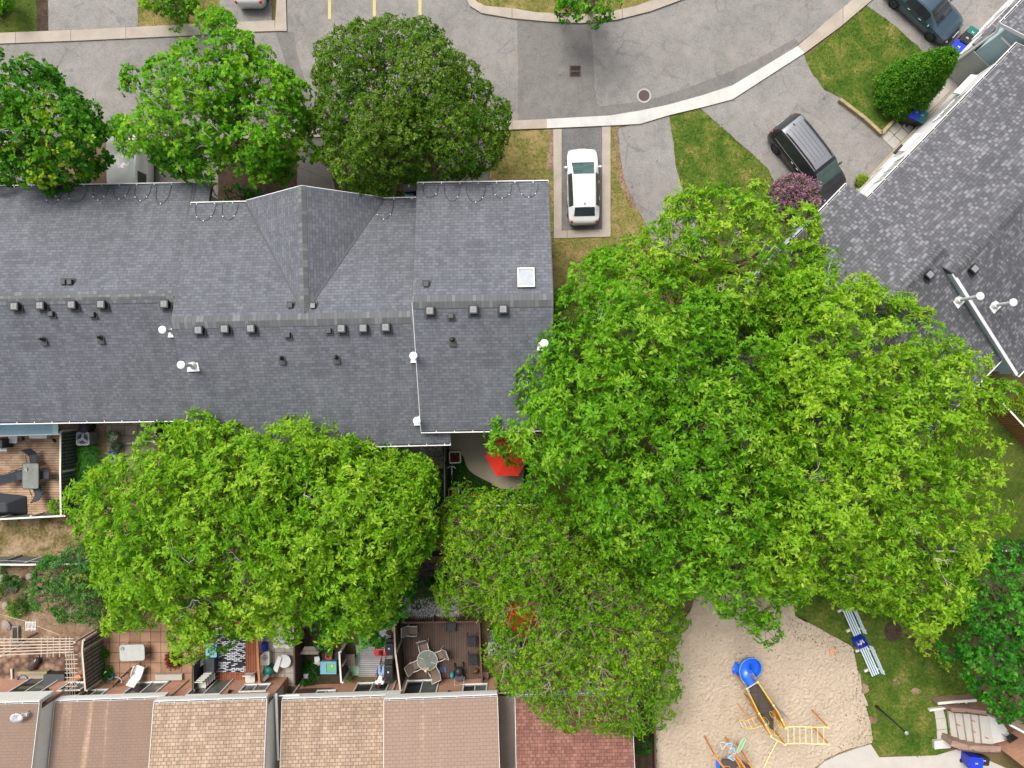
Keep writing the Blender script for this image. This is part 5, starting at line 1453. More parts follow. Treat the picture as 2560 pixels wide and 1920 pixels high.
for sx in (-1, 1):
    for sy in (-1, 1): MB().tube([(sx * .2, sy * .2, 0), (sx * .2, sy * .19, .4)], .02, 5).build('leg', K['white_plastic'], t)
c = P(92, 1090, .35); t = thing('white_side_bench', 'white metal bench against the house under the awning', 'bench', c); MB().rrect((0, 0, .42), 1.0, .3, .04, .05).build('seat', K['white_plastic'], t)
for x in (-.42, .42): MB().box((x, 0, .21), (.06, .26, .42)).build('leg', K['white_plastic'], t)
for x, y, l in ((44, 1103, 'black garden spotlight lying near the white chair'), (124, 1107, 'black garden spotlight with a coiled lead by the deck corner')):
    t = thing('garden_spotlight', l, 'lamp', P(x, y, .35), R.uniform(0, 3)); MB().tube([(0, 0, .06), (.22, .05, .08)], .06, 10).build('head', K['black'], t); MB().tube([(.2, .05, .05), (.4, .2, .02), (.55, .1, .02), (.7, .3, .02)], .012, 5).build('lead', K['black'], t)
t = thing('wooden_log', 'sawn brown log lying in the deck corner', 'log', P(121, 1279, .35), .5); MB().tube([(-.35, 0, .14), (.35, 0, .14)], .14, 10).build('trunk', K['bark'], t); MB().tube([(.351, 0, .14), (.36, 0, .14)], .12, 10).build('cut_end', K['wood_pale'], t)
# air conditioner by the daylilies and other things of the left back garden
def ac(label, px, py, w=.75, h=.75, round_=False, z=.05, group='air conditioners behind the houses'):
    t = thing('air_conditioner', label, 'air conditioner', P(px, py, z), .02, group)
    MB().rrect((0, 0, 0), w, w, h, .12).build('casing', K['grey'], t)
    MB().rrect((0, 0, h + .001), w * 1.02, w * 1.02, .04, .13).build('top_cover', K['grey'], t)
    MB().lathe([(.0, 0), (w * .40, 0), (w * .40, .01)], (0, 0, h + .042), 24).build('fan_opening', K['black'], t)
    m = MB()
    for r in (.12, .2, .28, .35): m.tube([(r * w / .75 * math.cos(2 * math.pi * k / 24), r * w / .75 * math.sin(2 * math.pi * k / 24), h + .065) for k in range(25)], .006, 4)
    m.build('fan_guard', K['grey_dark'], t)
    m = MB()
    for k in range(3):
        q = 2 * math.pi * k / 3 + px; m.box((.15 * math.cos(q), .15 * math.sin(q), h + .055), (.26, .14, .006), rz=q)
    m.cyl((0, 0, h + .052), .07, .03, 12); m.build('fan_blade', K['grey'], t)
    return t
ac('air conditioner beside the clump of daylilies', 213, 1096)
ac('air conditioner with white hub nearer the brown deck', 1237, 1618, group='air conditioners behind the houses')
ac('air conditioner half covered by olive leaves', 1283, 1620, group='air conditioners behind the houses')
t = thing('black_dustbin', 'black dustbin under the back eave above the daylilies', 'bin', P(216, 1068)); MB().lathe([(.24, 0), (.3, .75), (.32, .78), (.32, .84), (.2, .92), (.02, .94)], n=18).build('body', K['black'], t)
def pot(label, px, py, r, h, mat, plant=None, dens=60, spread=1.3, z=.03, leaf=(.09, .03), name='flower_pot', grp=None):
    t = thing(name, label, 'plant pot', P(px, py, z), 0, grp)
    MB().lathe([(r * .7, 0), (r, h * .92), (r * 1.06, h), (r * .95, h), (r * .9, h * .9), (.01, h * .88)], n=16).build('pot', K[mat], t)
    if plant: LATE.append((t, plant, r * spread, h, dens, leaf))
    return t
LATE = []
pot('white rimmed pot with a small green plant on the shaded patio', 278, 1092, .26, .4, 'post_white', 'mid')
pot('dark square planter below the white rimmed pot', 284, 1117, .24, .35, 'black', 'mid', 30)
pot('blue pot half under the left tree', 276, 1142, .32, .35, 'blue_bin', 'mid', 30)
pot('dark planter full of green leaves in the weathered deck corner', 136, 1268, .4, .4, 'black', 'bright', 160, 1.1, .35)
pot('black planter with a yellow green bush against the charcoal house', 2158, 452, .34, .45, 'black', 'yellow', 180, 1.1)
pot('dark planter by the sliding door left of the seated man', 868, 1694, .22, .4, 'grey_dark', 'mid', 30)
# black barbecue under the middle eave
t = thing('charcoal_barbecue', 'black barbecue on the patio below the middle eave', 'barbecue', P(962, 1112, .03)); MB().box((0, 0, .4), (.75, .5, .75)).build('cabinet', K['black'], t, bevel=.02); MB().rrect((0, .05, .78), .8, .5, .18, .1).build('hood', K['grey_dark'], t, bevel=.03); MB().box((0, -.32, .78), (.6, .12, .03)).build('front_shelf', K['grey_light'], t)
# planters, scooter, parasol in the turf garden
def boxplanter(label, px, py, w, mat):
    t = thing('box_planter', label, 'planter', P(px, py, .03), .05, 'square planters in the turf garden')
    m = MB()
    for x, y, a, b in ((0, w / 2, w, .05), (0, -w / 2, w, .05), (w / 2, 0, .05, w - .05), (-w / 2, 0, .05, w - .05)): m.box((x, y, .25), (a, b, .46))
    m.build('frame', K[mat], t); MB().box((0, 0, .2), (w - .06, w - .06, .36)).build('soil', K['mulch'], t)
    LATE.append((t, 'red', w * .26, .38, 60, (.06, .045)))
boxplanter('white framed planter with red flowers beside the grey fence', 1137, 1144, .62, 'white')
boxplanter('pale wooden planter with dark red flowers in the turf corner', 1134, 1236, .58, 'wood_pale')
def bike(label, c, rz, col, wheel=.28, name='bicycle'):
    t = thing(name, label, 'bicycle', c, rz)
    for x in (-.5, .5):
        m = MB().tube([(x + wheel * math.cos(2 * math.pi * k / 20), 0, wheel + wheel * math.sin(2 * math.pi * k / 20)) for k in range(21)], .022, 5); m.build('wheel', K['rubber'], t)
    m = MB()
    for a, b in (((-.5, 0, wheel), (-.05, 0, .3)), ((-.05, 0, .3), (-.2, 0, .75)), ((-.2, 0, .72), (.36, 0, .78)), ((-.05, 0, .3), (.38, 0, .72)), ((.5, 0, wheel), (.36, 0, .9)), ((-.5, 0, wheel), (-.2, 0, .7))): m.tube([a, b], .02, 6)
    m.build('frame', K[col], t); MB().tube([(.25, -.26, .95), (.36, -.1, .92), (.36, .1, .92), (.25, .26, .95)], .015, 6).build('handlebar', K['grey_light'], t)
    MB().blob((-.22, 0, .8), (.26, .14, .07), 8, 6).build('saddle', K['black'], t)
    return t
bike('small bicycle with pale handlebars on the dark turf by the fence', P(1130, 1180, .02), rad(88), 'grey_light', .22)
bike('red and white bicycle by the lower edge of the dark turf', P(1198, 1240, .02), rad(-8), 'red_plastic', .26)
bike('dark green bicycle leaning at the brick wall of the tiled patio', P(298, 1701, .03), rad(48), 'black', .3)
def parasol(label, c, r, z, cloth, nrib=6, a0=0.0, drop=.42, group=None):
    t = thing('parasol', label, 'parasol', c, 0, group)
    MB().tube([(0, 0, 0), (0, 0, z + .05)], .025, 8).build('pole', K['ivory'], t)
    MB().cyl((0, 0, 0), .25, .07, 16).build('base', K['black'], t)
    m = MB(); pts = [(r * math.cos(a0 + 2 * math.pi * k / nrib), r * math.sin(a0 + 2 * math.pi * k / nrib), z - drop) for k in range(nrib)]
    m.add([(0, 0, z)] + pts, [(0, k + 1, (k + 1) % nrib + 1) for k in range(nrib)])
    o = m.build('canopy', K[cloth], t); s_ = o.modifiers.new('solid', 'SOLIDIFY'); s_.thickness = .012
    for k in range(nrib): MB().tube([(0, 0, z - .02), tuple(x * .99 if i < 2 else x - .02 for i, x in enumerate(pts[k]))], .012, 5).build('rib', K['ivory'], t)
    return t
parasol('red six sided parasol on the tan patio, partly under the big tree', P2(1268, 1146, 2.4).to_3d(), 1.22, 2.45, 'red_cloth', 6, math.pi)
parasol('red parasol showing through gaps in the olive leaved tree', P2(1312, 1556, 2.4).to_3d(), 1.1, 2.4, 'red_cloth', 6, .3)

# bottom left garden
for x, y, w, d, h in ((35, 1467, .55, .75, .35), (19, 1513, .45, .55, .35), (19, 1561, .7, .45, .25), (78, 1440, .5, .4, .3), (8, 1445, .35, .5, .3)):
    t = MB().blob((0, 0, h * .4), (w, d, h), 9, 6, .14).build('rock', K['stone']); t.location = P(x, y); t.rotation_euler.z = R.uniform(0, 3)
    tag(t, {35: 'tall pinkish boulder among the plants of the rocky garden', 19: 'round grey boulder above the white grating' if y < 1530 else 'flat grey boulder left of the white grating', 78: 'reddish boulder below the pale rail fence', 8: 'small rock at the left edge of the photo'}[x], 'boulder', 'rocks in the bottom left garden')
t = thing('white_grating', 'white slatted grating lying on the earth', 'grating', P(62, 1572)); m = MB()
for k in range(8): m.box((-.28 + k * .08, R.uniform(-.03, .03), .05), (.035, .55, .02), rz=.05)
for y in (-.18, .18): m.box((0, y, .03), (.62, .04, .02))
m.build('slats', K['white_rough'], t)
t = thing('rubbish_bag', 'shiny brown rubbish bag among the broken flagstones', 'bag', P(75, 1666), rad(55)); MB().blob((0, 0, .2), (.95, .5, .42), 12, 8, .12).build('sack', K['bag'], t, smooth=True); MB().blob((.5, 0, .2), (.16, .16, .2), 7, 5, .1).build('knot', K['bag'], t)
t = thing('storage_box', 'long charcoal storage box beside the trellis strip', 'storage box', P(136, 1697)); MB().box((0, 0, .28), (1.15, .5, .54)).build('body', K['black'], t, bevel=.02); MB().rrect((0, 0, .555), 1.2, .55, .06, .05).build('lid', K['grey_dark'], t, bevel=.01)
t = thing('blue_tub', 'blue round tub by the sliding door of the rocky garden', 'tub', P(48, 1706)); MB().lathe([(.22, 0), (.3, .3), (.32, .3), (.3, .26), (.2, .05), (.01, .05)], n=20).build('body', K['blue_slat'], t)
o = MB().blob((0, 0, .12), (.4, .3, .22), 12, 8).build('white_toy', K['white_plastic'], smooth=True); o.location = P(66, 1711); tag(o, 'white rounded toy next to the blue tub', 'toy')
o = MB().blob((0, 0, .1), (.3, .2, .18), 9, 6, .2).build('lime_toy', K['lime'], smooth=True); o.location = P(79, 1706); tag(o, 'lime green toy between white toy and pink ball', 'toy')
o = MB().blob((0, 0, .17), (.34, .34, .34), 16, 10).build('pink_ball', K['pink'], smooth=True); o.location = P(97, 1700); tag(o, 'bright pink ball beside the charcoal storage box', 'ball')
for x, y in ((147, 1711), (158, 1708)):
    o = MB().blob((0, 0, .05), (.1, .28, .1), 8, 6).build('white_shoe', K['white_plastic'], smooth=True); o.location = P(x, y, .03); o.rotation_euler.z = -.9; tag(o, 'white shoe left below the charcoal storage box', 'shoe', 'pair of white shoes')
o = MB().tube([P(29, 1672, .1), P(30, 1694, .1), P(27, 1704, .12), P(14, 1715, .3), P(-20, 1727, .4)], .06, 8).build('drain_pipe', K['ivory']); tag(o, 'curved pale drain pipe on the earth at the left edge', 'pipe')
t = thing('raised_bed', 'old timber raised bed behind the blue tub', 'planter', P(75, 1690)); MB().box((0, .1, .2), (1.7, .16, .36)).build('beam', K['timber'], t); MB().box((-.1, -.14, .12), (1.6, .3, .2)).build('bed_board', K['concrete_tan'], t)
o = MB().tube([P(-10, 1533, 1.6), P(60, 1552, 1.4), P(150, 1588, 1.9)], .012, 4).build('string_line', K['wood_pale']); tag(o, 'thin cord stretched across the rocky garden', 'cord')
o = MB().tube([P(52, 1602, .1), P(92, 1582, .1)], .05, 4).build('loose_plank', K['wood_dark']); tag(o, 'brown plank lying beside the white grating', 'plank')
t = thing('metal_trough', 'grey metal trough left of the white grating', 'trough', P(27, 1590)); MB().box((0, 0, .12), (.36, .85, .2)).build('body', K['grey'], t); MB().box((0, 0, .225), (.28, .77, .01)).build('soil', K['mulch'], t)
o = MB().lathe([(.12, 0), (.16, .2), (.14, .2), (.02, .18)], n=14).build('terracotta_pot', K['terracotta_brick']); o.location = P(200, 1690); tag(o, 'terracotta pot between trellis strip and louvred fence', 'plant pot')
# tiled patio
rect_table('white rounded garden table on the terracotta tiles', P(334, 1629, .03), 1.42, .92, .72, 'table_top', .03, 'white_plastic', .14)
o = MB().cyl((0, 0, 0), .1, .06, 14).build('ashtray', K['grey']); o.location = P(306, 1621, .75); tag(o, 'small grey dish on the white garden table', 'dish')
t = thing('white_recliner', 'white plastic armchair turned to the white garden table', 'chair', P(343, 1682, .03), rad(-18), None)
MB().rrect((0, .1, .36), .52, .5, .06, .1).build('seat', K['white_plastic'], t)
m = MB().add([(-.26, -.16, .38), (.26, -.16, .38), (.24, -.62, .98), (-.24, -.62, .98), (-.26, -.2, .36), (.26, -.2, .36), (.24, -.66, .96), (-.24, -.66, .96)], [(0, 1, 2, 3), (7, 6, 5, 4), (0, 3, 7, 4), (1, 5, 6, 2), (3, 2, 6, 7)]); m.build('backrest', K['white_plastic'], t)
for sg in (-1, 1):
    MB().tube([(sg * .29, .3, .56), (sg * .3, 0, .6), (sg * .28, -.3, .58)], .035, 6).build('armrest', K['white_plastic'], t)
    MB().tube([(sg * .26, .3, 0), (sg * .27, .3, .56)], .03, 6).build('leg', K['white_plastic'], t); MB().tube([(sg * .26, -.3, 0), (sg * .26, -.25, .5)], .03, 6).build('leg', K['white_plastic'], t)
o = MB().box((0, 0, .12), (1.55, .34, .22)).build('door_step', K['concrete'], bevel=.015); o.location = P(426, 1690, .02); o.rotation_euler.z = .02; tag(o, 'concrete door step on the terracotta patio', 'step')
t = thing('blue_bucket', 'blue grey bucket among weeds by the bicycle', 'bucket', P(269, 1697)); MB().lathe([(.13, 0), (.17, .3), (.18, .3), (.16, .28), (.12, .03), (.01, .03)], n=16).build('body', K['teal_plastic'], t); MB().tube([(-.17, 0, .3), (0, -.12, .36), (.17, 0, .3)], .01, 5).build('handle', K['grey_light'], t)
o = MB().tube([P(250, 1697, .1), P(264, 1679, .5)], .04, 6).build('white_broom', K['white_rough']); tag(o, 'short white post leaning among weeds by the louvred fence', 'post')
# red deck things
t = thing('deck_box', 'dark ribbed storage box left of the rug', 'storage box', P(523, 1664, .2)); MB().box((0, 0, .3), (.62, .85, .58)).build('body', K['navy_cloth'], t, bevel=.02); m = MB()
for k in range(9): m.box((-.28 + k * .07, 0, .60), (.045, .86, .025))
m.build('lid', K['grey_dark'], t)
t = thing('blue_glass_table', 'low bluish glass side table left of the rug under leaves', 'table', P(526, 1628, .2)); MB().rrect((0, 0, .42), .62, .8, .025, .05).build('tabletop', K['skyblue_plastic'], t)
for sx in (-1, 1):
    for sy in (-1, 1): MB().tube([(sx * .27, sy * .36, 0), (sx * .27, sy * .36, .42)], .02, 5).build('leg', K['grey'], t)
for k in range(3):
    o = MB().box((0, 0, .4 + k * .03), (.12, .62, .02), rz=-.7 - k * .12).build('white_board', K['white_rough']); o.location = P(503 + k * 3, 1648 + k * 4, .3); tag(o, 'white painted board leaning on the dark ribbed box', 'board', 'white boards by the dark ribbed box')
for k in range(5):
    t = thing('stacked_chair', 'ivory plastic chair in the stack at the red deck corner', 'chair', P(525 - k * 5.5, 1690 + k * 5.2, .2 + k * .13), rad(2), 'stacked ivory chairs')
    MB().rrect((0, 0, .42), .48, .5, .06, .07).build('seat', K['ivory'], t)
    MB().box((0, .24, .68), (.46, .05, .46), rx=-.12).build('backrest', K['ivory'], t)
    if k == 0:
        for sx in (-1, 1):
            for sy in (-1, 1): MB().tube([(sx * .21, sy * .22, 0), (sx * .2, sy * .2, .42)], .02, 5).build('leg', K['ivory'], t)
t = thing('single_ivory_chair', 'single ivory plastic chair by the cedar handrail', 'chair', P(624, 1696, .2), rad(2)); MB().rrect((0, 0, .42), .55, .55, .07, .07).build('seat', K['ivory'], t); MB().box((0, .27, .72), (.5, .05, .5), rx=-.12).build('backrest', K['ivory'], t)
for sx in (-1, 1):
    for sy in (-1, 1): MB().tube([(sx * .21, sy * .22, 0), (sx * .2, sy * .2, .42)], .02, 5).build('leg', K['ivory'], t)
t = thing('folded_parasol', 'folded dark parasol lying across the top of the rug', 'parasol', P(520, 1600, .9), rad(-28)); MB().tube([(-.5, 0, 0), (.3, 0, .02)], [.03, .07], 8).build('canopy', K['wood_dark'], t); MB().tube([(.3, 0, .02), (.85, 0, .03)], .02, 6).build('pole', K['wood_pale'], t)
# slab yard
t = thing('toaster_oven', 'ivory appliance with a black barred window on the pale slabs', 'appliance', P(660, 1649, .05)); MB().rrect((0, 0, 0), .52, .8, .4, .1).build('casing', K['ivory'], t, bevel=.02); MB().lathe([(.01, 0), (.16, 0), (.16, .01)], (0, .05, .4), 16).build('window', K['black'], t); m = MB()
for k in (-1, 0, 1): m.box((0, .05 + k * .08, .415), (.28, .018, .01)); m.box((k * .07, .05, .418), (.018, .3, .01))
m.build('grille', K['white_plastic'], t)
t = thing('green_barrel', 'dark green round barrel lid beside the cedar handrail', 'barrel', P(671, 1678, .03)); MB().lathe([(.24, 0), (.27, .35), (.25, .6), (.29, .62), (.29, .66), (.02, .7)], n=20).build('body', K['green_lid'], t, smooth=True)
o = MB().box((0, 0, 0), (.18, 1.15, .1), ry=.1).build('grey_rain_gutter', K['grey']); o.location = P(660, 1699, .9); o.rotation_euler = (rad(30), 0, rad(-42)); tag(o, 'loose grey gutter piece leaning on the brick wall', 'gutter')
o = MB().prism([(-.18, -.45), (.12, -.5), (.2, .4), (-.02, .45)], .5, .53).build('flat_white_board', K['white_plastic']); o.location = P(700, 1650); o.rotation_euler.z = -.2; tag(o, 'white flat panel propped above the round white top', 'panel')
t = thing('round_white_table', 'round white table under the propped white panel', 'table', P(709, 1655)); MB().cyl((0, 0, .42), .38, .03, 24).build('tabletop', K['white_plastic'], t); MB().tube([(0, 0, 0), (0, 0, .42)], .04, 8).build('pedestal', K['white_plastic'], t)
o = MB().box((0, 0, .3), (.35, .5, .5)).build('white_bucket_box', K['white_plastic'], bevel=.03); o.location = P(657, 1584); tag(o, 'white box in the leaves beside the cedar railing', 'box')
o = MB().box((0, 0, .25), (.3, .4, .5)).build('blue_crate', K['blue_bin'], bevel=.02); o.location = P(664, 1612); tag(o, 'blue crate just outside the cedar railing', 'crate')
t = thing('white_tarp', 'crumpled white tarpaulin among leaves on the pale slabs', 'tarp', P(705, 1590)); m = MB(); n_ = 9
vs = [(-.6 + 1.2 * i / (n_ - 1), -.8 + 1.6 * j / (n_ - 1), .25 + R.uniform(-.1, .12)) for j in range(n_) for i in range(n_)]
m.add(vs, [(j * n_ + i, j * n_ + i + 1, (j + 1) * n_ + i + 1, (j + 1) * n_ + i) for j in range(n_ - 1) for i in range(n_ - 1)]); m.build('sheet', K['white_rough'], t, smooth=True)
o = MB().box((0, 0, .06), (.95, .14, .1)).build('window_sill_block', K['white']); o.location = P(694, 1702, .05); tag(o, 'low white block under the fourth house window', 'block')
# lawn mower garden
t = thing('spare_wheel', 'alloy car wheel with bright spokes lying in the garden', 'wheel', P(787, 1630)); m = MB().lathe([(.21, .0), (.33, .02), (.34, .1), (.33, .18), (.21, .2)], n=26, cap=False); m.build('tyre', K['rubber'], t, smooth=True); m = MB()
MB().cyl((0, 0, .1), .215, .02, 24).build('hub_dark', K['black'], t)
for k in range(5):
    q = 2 * math.pi * k / 5 + .3; 
    for e in (-.12, .12): m.tube([(.03 * math.cos(q), .03 * math.sin(q), .17), (.21 * math.cos(q + e), .21 * math.sin(q + e), .18)], .018, 5)
m.tube([(.22 * math.cos(2 * math.pi * k / 24), .22 * math.sin(2 * math.pi * k / 24), .185) for k in range(25)], .016, 5); m.build('rim', K['rim_white'], t)
t = thing('ride_on_toy', 'white ride-on toy scooter below the alloy wheel', 'toy', P(790, 1655), rad(5)); MB().rrect((0, 0, .2), .3, .42, .14, .06).build('body', K['white_plastic'], t, bevel=.02); MB().tube([(-.2, -.1, .42), (0, -.16, .46), (.2, .1, .42)], .018, 6).build('handlebar', K['ivory'], t)
for x in (-.14, .14):
    for y in (-.16, .16): MB().tube([(x - .02, y, .09), (x + .02, y, .09)], .09, 12).build('wheel', K['rubber'], t)
MB().lathe([(.1, 0), (.12, .12), (.1, .12), (.01, .1)], (.02, -.24, .05), 12).build('basket', K['terracotta_brick'], t)
t = thing('lawn_mower', 'red lawn mower between the alloy wheel and the play table', 'lawn mower', P(819, 1640), rad(-6)); MB().rrect((0, -.08, .12), .42, .52, .16, .12).build('deck', K['red_plastic'], t, bevel=.03); MB().cyl((0, -.05, .28), .13, .14, 16).build('engine', K['black'], t); MB().rrect((-.02, .3, .2), .32, .34, .22, .05).build('grass_bag', K['black'], t)
MB().tube([(-.2, .1, .28), (-.2, .75, .85), (.2, .75, .85), (.2, .1, .28)], .016, 6).build('handle', K['grey_light'], t)
for x in (-.22, .22):
    for y in (-.26, .14): MB().tube([(x - .025, y, .1), (x + .025, y, .1)], .1, 12).build('wheel', K['rubber'], t)
t = thing('play_table', 'sky blue play table with a green tray in front of the brick wall', 'table', P(820, 1671)); MB().rrect((0, 0, .0), .92, .72, .42, .04).build('body', K['teal_plastic'], t, bevel=.02); m = MB()
for x, y, a, b in ((0, .31, .92, .1), (0, -.31, .92, .1), (-.29, 0, .34, .52), (.43, 0, .06, .52)): m.box((x, y, .45), (a, b, .06))
m.build('top_frame', K['skyblue_plastic'], t); MB().rrect((.14, 0, .42), .5, .5, .02, .05).build('tray', K['green_panel'], t); MB().cyl((.22, .12, .44), .07, .04, 12).build('cup', K['ivory'], t)
LATE.append(('shrub', 'low dark green shrub beside the white ride-on toy', P(768, 1680, .02), .55, .45, 260, 'mid', (.1, .04)))
o = MB().prism([(-.55, -.2), (.55, -.2), (.35, .25), (-.25, .25)], .9, .94).build('grey_canopy_board', K['slab']); o.location = P(784, 1612); tag(o, 'brown grey board under leaves above the alloy wheel', 'board')
t = thing('patio_lantern', 'small grey lantern stand at the foot of the dark brown fence', 'lantern', P(765, 1690)); MB().box((0, 0, .3), (.16, .16, .6)).build('post', K['grey'], t); MB().prism([(-.14, -.14), (.14, -.14), (.14, .14), (-.14, .14)], .6, .72, .4).build('cap', K['grey_light'], t)
# grey deck: chair back, umbrella, toy car, grills
o = MB().add([(-.45, -.3, .6), (.5, -.38, .62), (.5, .35, .7), (-.45, .3, .66), (-.45, -.3, .57), (.5, -.38, .59), (.5, .35, .67), (-.45, .3, .63)], [(0, 1, 2, 3), (7, 6, 5, 4), (0, 4, 5, 1), (2, 6, 7, 3), (1, 5, 6, 2), (3, 7, 4, 0)]).build('brown_cushion', K['tan_cloth']); o.location = P(872, 1639); tag(o, 'brown lounger cushion above the green vinyl sheet', 'cushion')
t = thing('closed_umbrella', 'purple half closed umbrella lying on the grey deck', 'umbrella', P(946, 1612, .14), rad(78)); m = MB()
for k in range(6):
    q0, q1 = -1.0 + k * .33, -1.0 + (k + 1) * .33
    m.add([(-.45, 0, .05), (.3 * math.cos(q0), .34 * math.sin(q0), .08 + .08 * (k % 2)), (.3 * math.cos(q1), .34 * math.sin(q1), .08 + .08 * ((k + 1) % 2))], [(0, 1, 2)])
o = m.build('canopy', K['purple_cloth'], t); s_ = o.modifiers.new('solid', 'SOLIDIFY'); s_.thickness = .01
MB().tube([(-.6, 0, .05), (.6, 0, .1)], .012, 6).build('pole', K['black'], t)
t = thing('toy_car', 'red toy car for a child on the grey deck', 'toy car', P(950, 1636, .13), rad(180))
MB().rrect((0, 0, .1), .78, .44, .2, .16).build('body', K['red_plastic'], t, bevel=.05); MB().rrect((.02, 0, .3), .2, .26, .03, .06).build('seat', K['black'], t); MB().add([(-.12, -.17, .3), (-.12, .17, .3), (-.06, .15, .42), (-.06, -.15, .42), (-.09, -.17, .3), (-.09, .17, .3)], [(0, 3, 2, 1), (4, 5, 2, 3)]).build('windscreen', K['glass'], t)
for x in (-.26, .26):
    for y in (-.21, .21): MB().tube([(x, y - .03, .1), (x, y + .03, .1)], .1, 12).build('wheel', K['rubber'], t)
def grill(label, px, py, rz, w=.95):
    t = thing('gas_grill', label, 'barbecue', P(px, py, .05), rz, 'black grills along the brown partition')
    MB().box((0, 0, .4), (w * .62, .48, .74)).build('cabinet', K['black'], t, bevel=.02); MB().rrect((0, .02, .78), w * .62, .5, .24, .1).build('hood', K['black'], t, bevel=.05)
    for sg in (-1, 1): MB().box((sg * w * .42, 0, .8), (w * .2, .44, .04)).build('side_shelf', K['black_metal'], t)
    MB().tube([(-w * .26, -.28, .95), (w * .26, -.28, .95)], .014, 6).build('handle', K['grey_light'], t); MB().cyl((0, .0, 1.02), .05, .02, 12).build('thermometer', K['grey_light'], t)
grill('long black grill right beside the seated man', 974, 1672, rad(-88), 1.2)
grill('smaller black grill with a white dial behind the red toy car', 976, 1614, rad(-88), .9)
o = MB().blob((0, 0, .12), (.5, .28, .26), 9, 6, .15).build('brown_bucket', K['wood_dark']); o.location = P(974, 1580, .1); tag(o, 'dark brown bag at the far end of the brown partition', 'bag')
t = thing('grey_slab_board', 'pale grey board at the upper end of the grey deck', 'board', P(955, 1578, .1)); MB().box((0, 0, .1), (.5, .9, .05), ry=.2, rz=.1).build('panel', K['grey_light'], t)
# brown deck
t = thing('round_garden_table', 'round frosted glass table on the dark brown deck', 'table', P(1069, 1649, .25)); MB().cyl((0, 0, .68), .56, .015, 32).build('tabletop', K['glass_table'], t)
MB().tube([(.57 * math.cos(2 * math.pi * k / 32), .57 * math.sin(2 * math.pi * k / 32), .69) for k in range(33)], .022, 6).build('rim', K['ivory'], t)
for k in range(4):
    q = .6 + math.pi / 2 * k; MB().tube([(.5 * math.cos(q), .5 * math.sin(q), 0), (.2 * math.cos(q), .2 * math.sin(q), .67)], .02, 6).build('leg', K['ivory'], t)
    MB().tube([(.22 * math.cos(q + .6), .22 * math.sin(q + .6), .70), (.5 * math.cos(q + .6), .5 * math.sin(q + .6), .70)], .012, 5).build('strut', K['ivory'], t)
G2 = 'tan sling chairs on the dark brown deck'
sling_chair('tan sling chair above the round glass table', P(1060, 1621, .25), rad(195), group=G2)
sling_chair('tan sling chair right of the round glass table', P(1097, 1640, .25), rad(110), group=G2)
sling_chair('tan sling chair left of the round glass table', P(1040, 1664, .25), rad(-65), group=G2)
sling_chair('tan sling chair below the round glass table', P(1083, 1676, .25), rad(25), group=G2)
sling_chair('tan sling chair alone in the upper left deck corner', P(1030, 1577, .25), rad(-90), group=G2)
t = thing('closed_parasol', 'closed beige parasol tilted over the round glass table', 'parasol', P(1072, 1662, .25))
MB().tube([(-.02, -.25, 1.0), (0, 0, 1.5), (.0, .28, 2.1)], [.03, .11, .06], 10).build('canopy', K['beige_cloth'], t); MB().tube([(0, -.05, 0), (0, -.05, 1.2)], .02, 6).build('pole', K['ivory'], t)
for k in range(5): MB().tube([(0, .22, 1.95), (-.2 + k * .1, .48, 2.2)], [.05, .02], 6).build('canopy_fold', K['beige_cloth'], t)
G3 = 'black wicker chairs on the dark brown deck'
for l, x, y, a in (('black chair against the back railing of the brown deck', 1127, 1566, 180), ('upper black chair facing the deck from the right handrail', 1180, 1602, 92), ('lower black chair facing the deck from the right handrail', 1183, 1648, 92)):
    sling_chair(l, P(x, y, .25), rad(a), 'black', 'black_metal', G3, recl=.15)
t = thing('stroller', 'black folded stroller by the wall at the foot of the brown deck', 'stroller', P(1147, 1684, .25), rad(5)); MB().blob((0, .1, .5), (.55, .55, .5), 12, 8, .05).build('hood', K['black'], t, smooth=True); MB().rrect((0, -.2, .3), .44, .5, .2, .08).build('seat', K['grey_dark'], t, bevel=.04)
MB().tube([(-.26, -.3, .3), (-.26, -.5, .9), (.26, -.5, .9), (.26, -.3, .3)], .015, 6).build('handle', K['grey_light'], t)
for x in (-.25, .25):
    for y in (-.35, .35): MB().tube([(x - .03, y, .13), (x + .03, y, .13)], .13, 14).build('wheel', K['rubber'], t)
o = MB().blob((0, 0, .22), (.25, .4, .4), 10, 7).build('water_bottle', K['teal_plastic'], smooth=True); o.location = P(1131, 1684, .25); tag(o, 'teal bottle holder beside the black stroller', 'bottle')
for x, y in ((1100, 1684), (1111, 1684)):
    t = thing('blue_sandal', 'blue sandal left on the brown deck by the sliding door', 'sandal', P(x, y, .26), .1, 'pair of blue sandals'); MB().rrect((0, 0, 0), .12, .28, .03, .055).build('sole', K['blue_slat'], t); MB().tube([(-.06, .04, .02), (0, .04, .07), (.06, .04, .02)], .015, 5).build('strap', K['blue_slat'], t)
t = thing('leather_bag', 'brown leather bag by the handrail of the brown deck', 'bag', P(1188, 1684, .25), .4); MB().blob((0, 0, .2), (.4, .26, .4), 12, 8, .06).build('body', K['brown_leather'], t, smooth=True); MB().tube([(-.12, 0, .36), (0, .05, .55), (.12, 0, .36)], .015, 5).build('handle', K['brown_leather'], t)
t = thing('tan_deck_chair', 'tan deck chair folded outside the brown handrail', 'chair', P(1212, 1693, .05)); MB().box((0, 0, .5), (.4, .7, .04), rx=.4).build('seat', K['tan_cloth'], t); MB().tube([(-.22, -.35, .1), (-.22, .35, .7), (.22, .35, .7), (.22, -.35, .1)], .018, 6).build('frame', K['wood_dark'], t)
